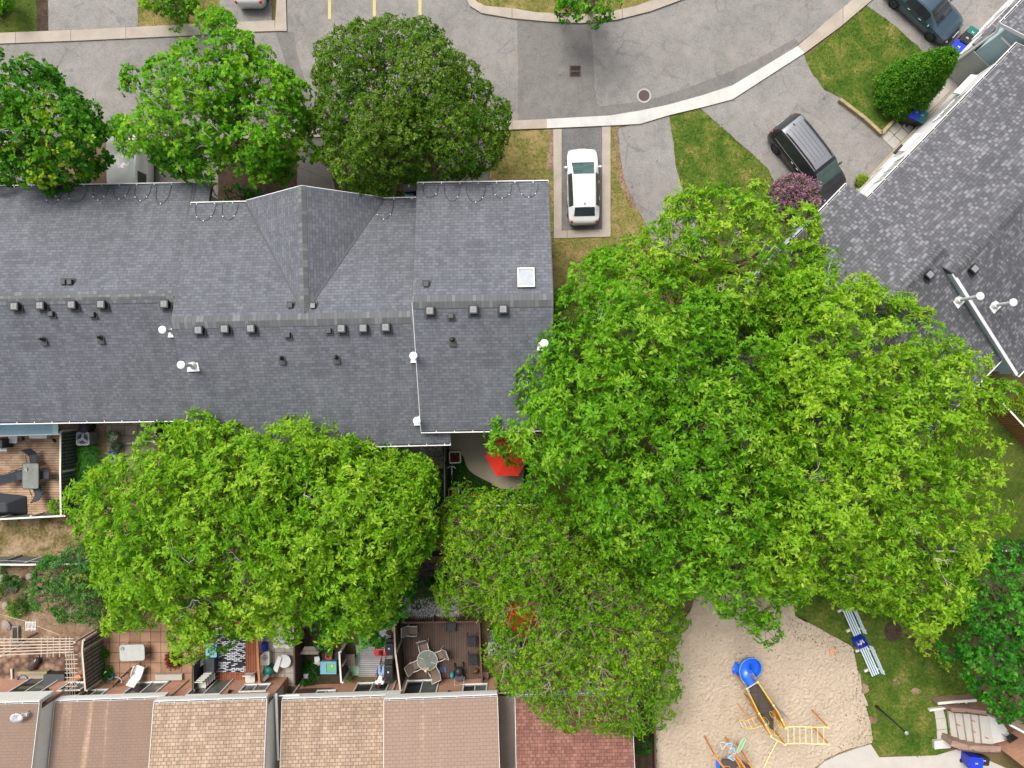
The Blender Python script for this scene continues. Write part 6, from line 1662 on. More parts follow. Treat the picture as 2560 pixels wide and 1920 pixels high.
t = thing('hose_coil', 'black coiled hose outside the brown handrail', 'hose', P(1233, 1586, .05)); MB().tube([((.08 + .05 * k / 8) * math.cos(k * math.pi / 4) * 1.2, (.08 + .05 * k / 8) * math.sin(k * math.pi / 4) * 1.2, .7 - .0 * k) for k in range(34)], .035, 6).build('coil', K['grey_dark'], t); MB().cyl((0, 0, 0), .3, .62, 16).build('stand', K['black'], t)
t = thing('hose_coil', 'small black hose ring lying on the pale gravel', 'hose', P(1044, 1523, .03)); MB().tube([(.13 * math.cos(k * .5), .13 * math.sin(k * .5), .03 + .004 * k) for k in range(26)], .03, 6).build('coil', K['black'], t); MB().tube([(-.12, 0, .03), (-.3, -.15, .03), (-.5, .1, .03), (-.62, .3, .03)], .025, 5).build('tail', K['black'], t)
o = MB().box((0, 0, .4), (.5, .48, .04)).build('stone_seat', K['slab']); m_ = o; o.location = P(1019, 1500); tag(o, 'square brown stone top beside the dark maple', 'stone seat')
MB().box((0, 0, .19), (.16, .16, .37)).build('pedestal', K['slab'], o)
LIFT = 0.0
# bottom right corner: steps, walls, landing
t = thing('concrete_steps', 'pale concrete steps between the brick walls at the lower right', 'steps', P(2420, 1830))
edges = [(305, 365, 800, 1240), (372, 455, 835, 1270), (440, 575, 870, 1285), (555, 690, 880, 1295), (690, 800, 890, 1305)]
xs_t = [300, 400, 520, 640, 760, 900]; xs_b = [355, 470, 585, 695, 805, 965]
for k in range(5):
    h = .16 * (k + 1)
    q = [zc7(xs_t[k], 815 + k * 14), zc7(xs_t[k + 1], 825 + k * 14), zc7(xs_b[k + 1], 1275 + k * 8), zc7(xs_b[k], 1262 + k * 8)]
    MB().prism(poly(q, h), .0 if k == 0 else h - .3, h).build('step', K['concrete_pale'], t, world=True)
q = [zc7(905, 893), zc7(1080, 960), zc7(1200, 1130), zc7(1190, 1240), zc7(965, 1300)]
MB().prism(poly(q, .82), .3, .82).build('landing', K['kerb_white'], t, world=True)
for a in ((455, 1025), (640, 940), (655, 1100), (810, 1165)):
    c = P(*zc7(*a), .5); MB().box((c.x, c.y, .3 + .16 * (a[0] - 300) / 120 * .85), (.2, .05, .03), rz=-.5).build('rust_bracket', K['rust_stain'], t, world=True)
def low_wall(label, top, z, th, mat='brick_brown', cap=None):
    a = [P2(*zc7(*p), z) for p in top]; t = thing('garden_wall', label, 'wall', (*a[0], 0))
    for i in range(len(a) - 1):
        d = (a[i + 1] - a[i]).normalized(); n = Vector((-d.y, d.x)) * th / 2
        MB().prism([a[i] - n, a[i + 1] - n, a[i + 1] + n, a[i] + n], 0, z - .06).build('wall', K[mat], t, world=True); n *= 1.15
        MB().prism([a[i] - n, a[i + 1] - n, a[i + 1] + n, a[i] + n], z - .06, z).build('coping', K[cap or 'slab'], t, world=True)
    return t
low_wall('brick wall with stone coping on the upper side of the steps', [(345, 800), (600, 815), (860, 850)], .95, .22, cap='brick_brown')
low_wall('brick wall with a dark rail on the lower side of the steps', [(350, 1290), (600, 1370), (1080, 1385)], 1.0, .3, cap='brick_brown')
low_wall('thin pale capped wall above the steps by the dark tree', [(150, 705), (420, 680), (720, 660)], .7, .12, cap='post_white')
for label, pts, z in (('brown handrail over the upper brick wall', [(370, 835), (600, 850), (880, 885)], 1.15), ('brown handrail over the lower brick wall', [(440, 1390), (700, 1420), (940, 1450), (1100, 1430)], 1.25)):
    a = [P(*zc7(*p), z) for p in pts]; t = thing('handrail', label, 'handrail', (a[0].x, a[0].y, 0))
    MB().tube(a, .035, 6).build('rail', K['wood_dark'], t, world=True)
    for p in a[:-1]: MB().tube([(p.x, p.y, z - .4), tuple(p)], .02, 5).build('bracket', K['wood_dark'], t, world=True)
for q in ([(85, 790), (210, 770), (250, 905), (105, 925)], [(110, 930), (250, 912), (272, 1070), (125, 1088)], [(125, 1095), (272, 1078), (290, 1230), (130, 1245)]):
    structure('paving_slab', MB().prism(zpoly(zc7, q), .005, .06), K['concrete_pale'])
structure('paving_slab', MB().prism(zpoly(zc7, [(90, 1260), (300, 1235), (340, 1320), (330, 1360), (95, 1380)], .2), .005, .22), K['kerb_white'])
o = MB().box((0, 0, .1), (1.0, .12, .2), rz=.15).build('stone_kerb', K['post_white']); o.location = P(*zc7(120, 765)); tag(o, 'short pale stone edging above the paving slabs', 'edging')
bin_('bright blue bin against the brick wall by the forecourt', P(*zc7(555, 1470)), rad(-5), 'blue_bin', 'blue_bin', None, .95, .75, .7)
bin_('black crate bin behind the bright blue bin', P(*zc7(725, 1475)), rad(-8), 'black', 'black', None, .6, .6, .45)
A_ = P2(*zc7(950, 1240), 2.9); B_ = P2(*zc7(1900, 2350), 2.9)
t = thing('corner_house', 'brick house corner with cream door wall at the bottom right', 'house', P(2560, 1900))
w = [P2(*zc7(960, 1300), 1.2), P2(*zc7(1500, 1700), 1.2), P2(*zc7(2300, 2100), 1.2), P2(*zc7(1700, 900), 1.2)]
MB().prism(poly([zc7(1010, 1330), zc7(1560, 1760), zc7(2200, 2000), zc7(2200, 1500), zc7(1330, 1050)]), 0, 2.9).build('wall', K['brick'], t, world=True)
MB().prism(poly([zc7(1300, 1000), zc7(1330, 1060), zc7(2200, 1520), zc7(2200, 1000)]), 0, 3.0).build('upper_wall', K['siding_cream'], t, world=True)
MB().plate([P(*zc7(1215, 1020), 3.0), P(*zc7(1480, 1160), 3.0), P(*zc7(2300, 1000), 3.4), P(*zc7(1350, 900), 3.2)], .12).build('roof', K['roof_brown'], t, world=True)
MB().tube([P(*zc7(1215, 1020), 3.0), P(*zc7(1480, 1160), 3.0)], .07, 6).build('gutter', K['white'], t, world=True)
t = thing('black_chair', 'black chair turned away on the landing of the steps', 'chair', P(*zc7(1150, 1170), .83), .5); MB().box((0, 0, .4), (.4, .4, .05)).build('seat', K['black'], t); MB().box((0, .2, .65), (.4, .05, .5)).build('backrest', K['black'], t)
for sx in (-1, 1):
    for sy in (-1, 1): MB().tube([(sx * .17, sy * .17, 0), (sx * .17, sy * .17, .4)], .015, 5).build('leg', K['black'], t)
t = thing('garden_lights', 'small white solar light by the pale capped wall', 'lamp', P(*zc7(400, 640))); MB().tube([(0, 0, 0), (0, 0, .3)], .02, 6).build('stake', K['black'], t); MB().cyl((0, 0, .3), .09, .05, 12).build('lamp_head', K['white_plastic'], t)
t = thing('garden_lights', 'white garden gnome sized light right of the solar light', 'lamp', P(*zc7(515, 650))); MB().tube([(0, 0, 0), (0, 0, .25)], .03, 6).build('stake', K['white_plastic'], t); MB().blob((0, 0, .3), (.16, .16, .16), 8, 6).build('lamp_head', K['white_plastic'], t)

# ---------------------------------------------------------------- the seated man
LIFT = .5
pc = P(953, 1688, .12)
t = thing('person', 'man in white T-shirt and pale blue jeans sitting back in a chair, legs out', 'person', pc, rad(-2))
def skin_mesh(name, chains, mat, parent, sub=1):
    """chains: lists of (x, y, z, radius); the first vertex of later chains may repeat an earlier point to join there"""
    me = bpy.data.meshes.new(name); vs = []; es = []; rs = []
    idx = {}
    for ch in chains:
        prev = None
        for (x, y, z, r_) in ch:
            k = (round(x, 3), round(y, 3), round(z, 3))
            if k not in idx: idx[k] = len(vs); vs.append((x, y, z)); rs.append(r_)
            i = idx[k]
            if prev is not None and prev != i: es.append((prev, i))
            prev = i
    me.from_pydata(vs, es, []); me.update()
    o = bpy.data.objects.new(name, me); COL.objects.link(o); o.parent = parent
    o.modifiers.new('skin', 'SKIN')
    sv = me.skin_vertices[0].data if me.skin_vertices else None
    if sv is None:
        bm = bmesh.new(); bm.from_mesh(me); bm.verts.layers.skin.verify(); bm.to_mesh(me); bm.free(); sv = me.skin_vertices[0].data
    for i, r_ in enumerate(rs): sv[i].radius = (r_, r_); sv[i].use_root = (i == 0)
    s_ = o.modifiers.new('sub', 'SUBSURF'); s_.levels = sub; s_.render_levels = sub
    me.materials.append(K[mat])
    return o
# local frame: +Y away from the house (towards the feet), z up, seat at .42
def limb(a, b, r0, r1, n=3):
    return [(a[0] + (b[0] - a[0]) * k / n, a[1] + (b[1] - a[1]) * k / n, a[2] + (b[2] - a[2]) * k / n, r0 + (r1 - r0) * k / n) for k in range(n + 1)]
pel = (0, 0, .50, .13)
ch = [[pel, (0, -.08, .62, .135), (0, -.17, .78, .15), (0, -.24, .93, .14), (0, -.285, 1.0, .07), (0, -.305, 1.06, .058), (0, -.325, 1.13, .085), (0, -.335, 1.20, .088), (0, -.34, 1.25, .06)]]
for sg in (-1, 1):
    ch.append([pel, (sg * .10, .06, .49, .10), (sg * .11, .24, .49, .085), (sg * .12, .44, .48, .064), (sg * .12, .56, .3, .058), (sg * .125, .66, .12, .04), (sg * .13, .70, .06, .038), (sg * .135, .80, .05, .036), (sg * .14, .86, .04, .025)])
    ch.append([(0, -.24, .93, .14), (sg * .17, -.25, .94, .062), (sg * .25, -.16, .80, .05), (sg * .29, -.05, .68, .042), (sg * .27, .08, .64, .036), (sg * .25, .17, .62, .030), (sg * .245, .22, .615, .034)])
body = skin_mesh('body', ch, 'skin', t, 2)
# hands: five fingers each, lying on the armrests
for sg in (-1, 1):
    hd = []
    for k, (dx, L) in enumerate(((-.03, .075), (-.01, .085), (.01, .08), (.03, .065))):
        x0 = sg * .245 + dx; hd.append([(x0, .235, .615, .010), (x0, .235 + L * .5, .605, .009), (x0, .235 + L, .585, .008)])
    hd.append([(sg * .245 - sg * .03, .2, .612, .011), (sg * .245 - sg * .058, .235, .605, .009), (sg * .245 - sg * .06, .265, .598, .008)])
    for fch in hd: MB().tube([c[:3] for c in fch], [c[3] for c in fch], 6).build('finger', K['skin'], t, smooth=True)
sh = [[(0, -.03, .53, .145), (0, -.09, .63, .155), (0, -.17, .78, .172), (0, -.24, .92, .165), (0, -.28, .99, .09)]]
for sg in (-1, 1): sh.append([(0, -.24, .92, .165), (sg * .18, -.25, .94, .085), (sg * .24, -.18, .83, .078)])
skin_mesh('t_shirt', sh, 'tshirt', t, 2)
jn = [[(0, 0, .50, .15), (0, -.03, .54, .15)]]
for sg in (-1, 1): jn.append([(0, 0, .50, .15), (sg * .10, .06, .495, .118), (sg * .11, .24, .495, .105), (sg * .12, .44, .482, .084), (sg * .12, .54, .33, .078)])
skin_mesh('jeans', jn, 'jeans', t, 2)
MB().blob((0, -.36, 1.22), (.19, .20, .17), 12, 8).build('hair', K['hair'], t, smooth=True)
m = MB()
for sg in (-1, 1): m.blob((sg * .033, -.25, 1.18), (.024, .014, .014), 6, 5)
m.build('eye', K['white_plastic'], t); MB().blob((0, -.235, 1.15), (.03, .035, .045), 6, 5).build('nose', K['skin'], t, smooth=True); MB().blob((0, -.243, 1.108), (.05, .014, .014), 6, 5).build('mouth', K['hair'], t)
for sg in (-1, 1): MB().blob((sg * .092, -.33, 1.16), (.02, .04, .06), 6, 5).build('ear', K['skin'], t)
t = thing('garden_armchair', 'dark armchair the man sits in', 'chair', pc, rad(-2))
MB().rrect((0, .1, .32), .52, .5, .05, .06).build('seat', K['black'], t); MB().add([(-.25, -.14, .36), (.25, -.14, .36), (.25, -.5, .98), (-.25, -.5, .98), (-.25, -.18, .36), (.25, -.18, .36), (.25, -.54, .98), (-.25, -.54, .98)], [(0, 1, 2, 3), (7, 6, 5, 4), (3, 2, 6, 7), (0, 3, 7, 4), (1, 5, 6, 2)]).build('backrest', K['black'], t)
for sg in (-1, 1):
    MB().tube([(sg * .28, .32, 0), (sg * .28, .32, .56), (sg * .28, -.26, .58)], .018, 6).build('armrest', K['grey_light'], t); MB().tube([(sg * .26, -.3, 0), (sg * .26, -.16, .36)], .018, 6).build('leg', K['grey_light'], t)

LIFT = 0.0
# ---------------------------------------------------------------- playground
def Z(x, y, z): return P(*zpb(x, y), z)
t = thing('play_structure', 'yellow and orange play structure with blue spiral slide and monkey bars', 'play structure', Z(600, 400, 0))
DZ, RZ = 1.5, 2.35
# deck, given by its corners in the photograph
dk = [Z(432, 180, DZ), Z(538, 112, DZ), Z(695, 372, DZ), Z(560, 425, DZ)]
MB().plate(dk, .06).build('deck', K['deck_play'], t, world=True)
lo = [Z(562, 428, DZ - .25), Z(662, 388, DZ - .25), Z(686, 455, DZ - .25), Z(600, 470, DZ - .25)]
MB().plate(lo, .05).build('step', K['deck_play'], t, world=True)
lo = [Z(605, 465, DZ - .5), Z(690, 455, DZ - .5), Z(690, 540, DZ - .5), Z(640, 520, DZ - .5)]
MB().plate(lo, .05).build('step', K['deck_play'], t, world=True)
lo = [Z(640, 522, .6), Z(688, 545, .6), Z(690, 575, .6), Z(655, 560, .6)]
MB().plate(lo, .05).build('step', K['deck_play'], t, world=True)
# posts
for a, b in (((360, 185), None), ((530, 415), None), ((445, 330), None)):
    pass
def post(x, y, top=2.45, r=.05, mat='orange'):
    """post whose top shows at this place"""
    p = Z(x, y, top)
    m = MB().tube([(p.x, p.y, 0.0), (p.x, p.y, top)], r, 10)
    o = m.build('post', K[mat], t, world=True)
    MB().lathe([(r * 1.15, 0), (r * 1.1, .04), (.01, .06)], (p.x, p.y, top), 10).build('post_cap', K['yellow_pale'], o, world=True)
for x, y in ((425, 165), (532, 100), (545, 410), (688, 330), (612, 520), (770, 470), (665, 635), (808, 555)): post(x, y)
def rail(pts, z=RZ, r=.03, mat='yellow', nm='rail'):
    m = MB()
    m.tube([Z(*p[:2], p[2] if len(p) > 2 else z) for p in pts], r, 6)
    return m.build(nm, K[mat], t, world=True)
rail([(425, 165), (545, 410)]); rail([(425, 165, DZ + .1), (545, 410, DZ + .1)]); rail([(532, 100), (688, 330)]); rail([(532, 100, DZ + .1), (688, 330, DZ + .1)]); rail([(425, 165), (532, 100)])
rail([(425, 170, DZ + .45), (545, 410, DZ + .45)]); rail([(540, 104, DZ + .45), (690, 330, DZ + .45)])
rail([(545, 410), (612, 520), (665, 635)]); rail([(688, 330), (735, 395), (770, 470), (808, 555)])
# orange side panels and loop handles
for q in ([(545, 418), (612, 520), (600, 560), (528, 460)], [(688, 340), (762, 440), (770, 475), (690, 400)], [(605, 535), (665, 635), (640, 625), (585, 545)], [(770, 480), (808, 555), (785, 545), (745, 480)]):
    m = MB(); a, b = Z(*q[0], 2.25), Z(*q[1], 2.25)
    m.plate([a, b, Z(*q[1], 1.35), Z(*q[0], 1.35)], .03) if False else m.add([a, b, (b.x, b.y, 1.25), (a.x, a.y, 1.25)], [(0, 1, 2, 3)])
    n_ = (b - a).cross(Vector((0, 0, 1))).normalized() * .03
    m.add([a + n_, b + n_, Vector((b.x, b.y, 1.25)) + n_, Vector((a.x, a.y, 1.25)) + n_, a, b], [(3, 2, 1, 0), (4, 5, 1, 0)])
    m.build('side_panel', K['orange'], t, world=True)
def loop(cx, cy, w, h, rot, z0=1.6, z1=2.3):
    pts = []
    for k in range(13):
        q = 2 * math.pi * k / 12
        x, y = w * math.cos(q), h * math.sin(q)
        pts.append(Z(cx + x * math.cos(rot) - y * math.sin(rot), cy + x * math.sin(rot) + y * math.cos(rot), z0 + (z1 - z0) * (.5 + .5 * math.sin(q))))
    MB().tube(pts, .018, 5).build('handle_loop', K['yellow'], t, world=True)
loop(615, 485, 18, 42, .9 - 1.57); loop(680, 425, 18, 42, .9 - 1.57); loop(655, 590, 16, 40, -.6); loop(748, 515, 16, 44, -.6); loop(720, 505, 14, 36, -.6); loop(740, 585, 45, 55, .3, 1.0, 1.7)
# monkey bars
for (bx, by, tx, ty) in ((1055, 382, 1228, 546), (1072, 552, 1236, 716), (0, 0, 806, 558), (0, 0, 806, 722)):
    post(tx, ty, 2.1)
for y0 in (546, 712):
    rail([(808, y0 + 2), (890, y0 - 4), (1000, y0 - 4), (1100, y0 + 2), (1232, y0 + 2)], 2.1, .024, 'yellow_pale', 'ladder_rail')
m = MB()
for k in range(7):
    x = 832 + k * 59
    m.tube([Z(x, 545, 2.1), Z(x + 2, 709, 2.1)], .016, 5)
m.build('ladder_rung', K['yellow_pale'], t, world=True)
rail([(665, 645, 2.1), (735, 683, 2.1), (806, 722, 2.1)], 2.1, .024, 'yellow_pale')
rail([(728, 680, 2.0), (660, 810, 1.8), (595, 945, 1.6)], 2, .026, 'yellow_pale', 'balance_rail')
m = MB()
for k in range(7):
    q = .12 + k * .14
    p = Z(728 + (595 - 728) * q - 14, 680 + (945 - 680) * q, 1.75); m.blob(p, (.05, .05, .07), 6, 5)
m.build('rail_bolt', K['grey_dark'], t, world=True)
# arched climber on the left, low loop on the right
rail([(322, 440, .25), (350, 478, .9), (430, 480, 1.35), (527, 440, 1.5)], 1, .02, 'yellow', 'climber_rail'); rail([(345, 478, .25), (385, 545, .9), (440, 568, 1.3), (520, 555, 1.5), (612, 515, 1.5)], 1, .02, 'yellow', 'climber_rail')
m = MB()
for (a, b) in (((352, 480), (385, 545)), ((392, 487), (430, 563)), ((435, 480), (478, 560)), ((478, 465), (522, 550))): m.tube([Z(*a, 1.1), Z(*b, 1.1)], .014, 5)
m.build('climber_rung', K['yellow_pale'], t, world=True)
p = Z(515, 550, 1.4); q = Z(320, 298, 0)
MB().tube([q, p], .024, 6).build('brace', K['orange'], t, world=True)
rail([(748, 368, .1), (800, 420, .7), (848, 470, 1.3), (835, 495, 1.4), (780, 520, 1.4)], 1, .02, 'orange', 'grab_bar')
# blue panel standing below the deck
m = MB(); a, b = Z(672, 285, 0), Z(752, 370, 0)
n_ = (b - a).cross(Vector((0, 0, 1))).normalized() * .04
m.add([Vector((a.x, a.y, .25)), Vector((b.x, b.y, .25)), Vector((b.x, b.y, .95)), Vector((a.x, a.y, .95)), Vector((a.x, a.y, .25)) + n_, Vector((b.x, b.y, .25)) + n_, Vector((b.x, b.y, .95)) + n_, Vector((a.x, a.y, .95)) + n_],
      [(0, 1, 2, 3), (7, 6, 5, 4), (3, 2, 6, 7), (1, 0, 4, 5), (0, 3, 7, 4), (2, 1, 5, 6)])
m.build('activity_panel', K['slide_blue2'], t, world=True)
# spiral slide: a trough swept round a pole, from the deck down to the sand
zsl = zoomer(1780, 1600, .25217)
c0 = P(*zsl(368, 285), 1.0)           # axis of the spiral
path = []
st_ = (Z(432, 180, DZ) + Z(538, 112, DZ)) / 2
a0 = math.atan2(st_.y - c0.y, st_.x - c0.x)
rb = .38
NS = 40
for k in range(NS + 1):
    q = k / NS
    if q < .2:
        s_ = q / .2
        ang_ = a0 - .25
        tgt = Vector((c0.x + rb * math.cos(a0 - .75), c0.y + rb * math.sin(a0 - .75), 0))
        p = Vector((st_.x, st_.y, 0)).lerp(tgt, s_); z = DZ - .02 - .12 * s_
    elif q < .86:
        s_ = (q - .2) / .66
        an = a0 - .75 - s_ * rad(345)
        p = Vector((c0.x + rb * math.cos(an), c0.y + rb * math.sin(an), 0)); z = DZ - .14 - s_ * .98
        last_an = an
    else:
        s_ = (q - .86) / .14
        tg = Vector((math.sin(last_an), -math.cos(last_an), 0))
        p = Vector((c0.x + rb * math.cos(last_an), c0.y + rb * math.sin(last_an), 0)) + tg * s_ * .55; z = DZ - 1.12 - s_ * .1
    path.append(Vector((p.x, p.y, z)))
m = MB(); prof = [(-.36, .32), (-.35, .1), (-.28, -.02), (-.12, -.07), (.12, -.07), (.26, -.02), (.31, .1), (.33, .32)]
npf = len(prof)
for i, p in enumerate(path):
    tg = (path[min(i + 1, NS)] - path[max(i - 1, 0)]); tg.z = 0; tg.normalize()
    sd = Vector((-tg.y, tg.x, 0))
    sc = 1.0 if i > 6 else .95
    for x, z in prof: m.v.append(tuple(p + sd * x * sc + Vector((0, 0, z))))
for i in range(NS):
    for k in range(npf - 1):
        m.f.append((i * npf + k, i * npf + k + 1, (i + 1) * npf + k + 1, (i + 1) * npf + k))
o = m.build('slide', K['slide_blue'], t, world=True, smooth=True)
sm = o.modifiers.new('solid', 'SOLIDIFY'); sm.thickness = .025
for k in (0, npf - 1):
    MB().tube([Vector(m.v[i * npf + k]) for i in range(NS + 1)], .028, 6).build('slide_lip', K['slide_blue2'], o, world=True)
MB().cyl((c0.x, c0.y, 0), .07, 1.35, 14).build('slide_pole', K['slide_blue'], o, world=True)
for p in (Z(415, 152, DZ + .15), Z(520, 88, DZ + .15)):
    MB().box(p, (.1, .1, .2), rz=.5).build('slide_bracket', K['white_plastic'], o, world=True)

t = thing('play_panel_frame', 'smaller play unit at the bottom edge with blue fan panels and a green curve', 'play structure', Z(290, 900, 0))
MB().plate([Z(180, 865, .9), Z(330, 870, .9), Z(365, 1000, .9), Z(150, 1000, .9)], .05).build('deck', K['deck_play'], t, world=True)
MB().plate([Z(370, 880, .7), Z(475, 940, .7), Z(500, 1010, .7), Z(370, 1010, .7)], .05).build('deck', K['deck_play'], t, world=True)
for x0, y0, x1, y1 in ((110, 830, 205, 960), (330, 840, 412, 960), (448, 905, 500, 990)):
    a = Z(x0, y0, 2.2); b = Z(x1, y1, 2.4)
    m = MB().tube([(a.x, a.y, 0), (a.x, a.y, 2.15)], .05, 10); m.build('post', K['orange'], t, world=True)
    MB().tube([a, b], .05, 8).build('beam', K['orange'], t, world=True)
MB().tube([Z(230, 730, 2.0), Z(360, 945, 2.1)], .035, 8).build('panel_beam', K['orange'], t, world=True)
def fan(cx, cy, r, a0_, fill, z):
    pts = [(cx, cy)] + [(cx + r * math.cos(a0_ + k * .17), cy + r * math.sin(a0_ + k * .17)) for k in range(7)]
    c = sum((Z(x, y, z) for x, y in pts), Vector()) / len(pts)
    w = [Z(x, y, z) for x, y in pts]
    if fill: MB().plate([c + (p - c) * .82 for p in w], .03).build('fan_panel', K['slide_blue2'], t, world=True)
    MB().tube(w + [w[0]], .02, 5).build('fan_rim', K['ivory'], t, world=True)
fan(255, 765, 62, -2.1, True, 2.0); fan(315, 815, 72, -2.9, True, 2.0); fan(235, 850, 68, -.35 - .2, True, 2.0); fan(180, 770, 72, -1.9, False, 2.0)
g0 = [(395, 655), (370, 690), (345, 735), (320, 800)]; g1 = [(415, 668), (400, 700), (370, 765), (330, 808)]
m = MB().plate([Z(x, y, 1.7) for x, y in g0] + [Z(x, y, 1.7) for x, y in g1[::-1]], .06); m.build('curved_panel', K['green_panel'], t, world=True)
MB().tube([Z(x, y, 1.75) for x, y in g0 + g1[::-1] + [g0[0]]], .022, 5).build('panel_rim', K['ivory'], t, world=True)
MB().tube([Z(200, 935, 1.6), Z(255, 935, 1.6), Z(260, 990, 1.6)], .02, 5).build('handle_loop', K['orange'], t, world=True); MB().tube([Z(325, 945, 1.6), Z(375, 935, 1.6), Z(400, 990, 1.6)], .02, 5).build('handle_loop', K['orange'], t, world=True)
MB().plate([Z(120, 880, .8), Z(150, 890, .8), Z(160, 1000, .8), Z(120, 1000, .8)], .05).build('slide', K['slide_blue'], t, world=True)
# ---------------------------------------------------------------- trees and plants
LM = {
 'bright': leafmat('bright_green_leaves', [(0, (.028, .12, .003)), (.35, (.082, .25, .006)), (.65, (.195, .405, .014)), (1, (.40, .56, .045))]),
 'ash': leafmat('ash_leaves', [(0, (.02, .105, .003)), (.35, (.062, .23, .006)), (.65, (.155, .38, .014)), (1, (.35, .53, .045))]),
 'maple': leafmat('maple_leaves', [(0, (.012, .075, .005)), (.4, (.036, .17, .008)), (.7, (.10, .30, .010)), (1, (.33, .45, .02))]),
 'light': leafmat('light_maple_leaves', [(0, (.016, .11, .004)), (.4, (.062, .24, .010)), (.7, (.155, .39, .014)), (1, (.30, .50, .03))]),
 'linden': leafmat('dense_round_tree_leaves', [(0, (.016, .07, .004)), (.4, (.048, .145, .006)), (.68, (.12, .23, .012)), (1, (.36, .44, .11))]),
 'dark': leafmat('dark_green_leaves', [(0, (.008, .06, .005)), (.5, (.024, .165, .012)), (.8, (.065, .28, .018)), (1, (.15, .42, .03))]),
 'mid': leafmat('mid_green_leaves', [(0, (.010, .065, .010)), (.5, (.032, .165, .022)), (.8, (.08, .28, .04)), (1, (.26, .34, .06))]),
 'olive': leafmat('olive_leaves', [(0, (.035, .12, .003)), (.4, (.085, .24, .006)), (.7, (.17, .36, .010)), (1, (.36, .47, .03))]),
 'cedar': leafmat('cedar_foliage', [(0, (.012, .065, .004)), (.5, (.04, .155, .008)), (.8, (.09, .24, .012)), (1, (.17, .34, .02))], .2),
 'lilac': leafmat('lilac_foliage', [(0, (.03, .07, .015)), (.42, (.08, .15, .03)), (.5, (.17, .11, .10)), (.75, (.28, .15, .20)), (1, (.42, .20, .36))], .2),
 'yellow': leafmat('yellow_green_leaves', [(0, (.05, .13, .01)), (.5, (.17, .33, .02)), (1, (.42, .50, .05))]),
 'red': leafmat('red_flowers', [(0, (.05, .02, .01)), (.4, (.20, .02, .012)), (.8, (.33, .04, .025)), (1, (.4, .25, .16))], .2),
 'lily': leafmat('daylily_leaves', [(0, (.01, .07, .008)), (.5, (.03, .15, .015)), (1, (.10, .30, .03))], .2),
}
def norm(a): return a / np.maximum(np.linalg.norm(a, axis=-1, keepdims=True), 1e-9)

def leaves(base, axis, lens, K_, leaf, rng, tone, up=.9, droop=.15, spread=.8, size_j=.35, tjit=.075, ros=0.0, nrm=None):
    """sprays of leaves: base (n,3), axis (n,3) unit, lens (n,), tone (n,) -> verts, tones"""
    n = len(base)
    s = rng.uniform(.12, 1.0, (n, K_)); s[:, 0] = 1.0
    side = norm(np.cross(axis, np.array([0, 0, 1.0]) + rng.normal(0, .25, (n, 3))))[:, None, :]
    sg = np.where(np.arange(K_) % 2 == 0, 1.0, -1.0)[None, :, None]; sg = np.broadcast_to(sg, (n, K_, 1)).copy(); sg[:, 0] = 0
    p = base[:, None, :] + axis[:, None, :] * (s * lens[:, None])[..., None] + rng.normal(0, .03, (n, K_, 3))
    d = axis[:, None, :] * rng.uniform(.35, .9, (n, K_, 1)) + side * sg * spread + rng.normal(0, .28, (n, K_, 3)); d[..., 2] -= droop
    if ros:     # part of the sprays are whorls: the leaves radiate from the twig tip
        wr_ = rng.uniform(0, 1, n) < ros
        az = rng.uniform(0, 6.28, (n, 1)) + np.arange(K_)[None, :] * 6.28 / K_ + rng.normal(0, .25, (n, K_))
        u = norm(np.cross(axis, rng.normal(0, 1, (n, 3)))); v_ = np.cross(axis, u)
        dw = axis[:, None, :] * rng.uniform(.05, .6, (n, K_, 1)) + u[:, None, :] * np.cos(az)[..., None] + v_[:, None, :] * np.sin(az)[..., None]
        pw = (base + axis * lens[:, None] * .7)[:, None, :] + dw * .02
        d = np.where(wr_[:, None, None], dw, d); p = np.where(wr_[:, None, None], pw, p)
    d = norm(d)
    nn = (np.array([0, 0, 1.0]) * up if nrm is None else nrm[:, None, :]) + rng.normal(0, .36, (n, K_, 3))
    w = norm(np.cross(d, nn))
    L = leaf[0] * rng.uniform(1 - size_j, 1 + size_j, (n, K_, 1)); W = leaf[1] * rng.uniform(1 - size_j, 1 + size_j, (n, K_, 1))
    nz = norm(np.cross(w, d))
    tip = p + d * L - nz * L * .12
    mid = p + d * L * .48
    v = np.stack([p, mid + w * W * .5 + nz * W * .12, tip, mid - w * W * .5 + nz * W * .12], 2)
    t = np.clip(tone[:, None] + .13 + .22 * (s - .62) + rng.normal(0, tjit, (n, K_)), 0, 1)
    t = np.repeat(t[..., None], 4, 2)
    return v.reshape(-1, 3), t.reshape(-1)

def curve_pts(a, b, n, wob, rng, sag=0):
    t = np.linspace(0, 1, n)[:, None]
    p = a + (b - a) * t
    p[1:-1] += rng.normal(0, wob, (n - 2, 3))
    p[:, 2] += sag * np.sin(np.pi * t[:, 0])
    return p

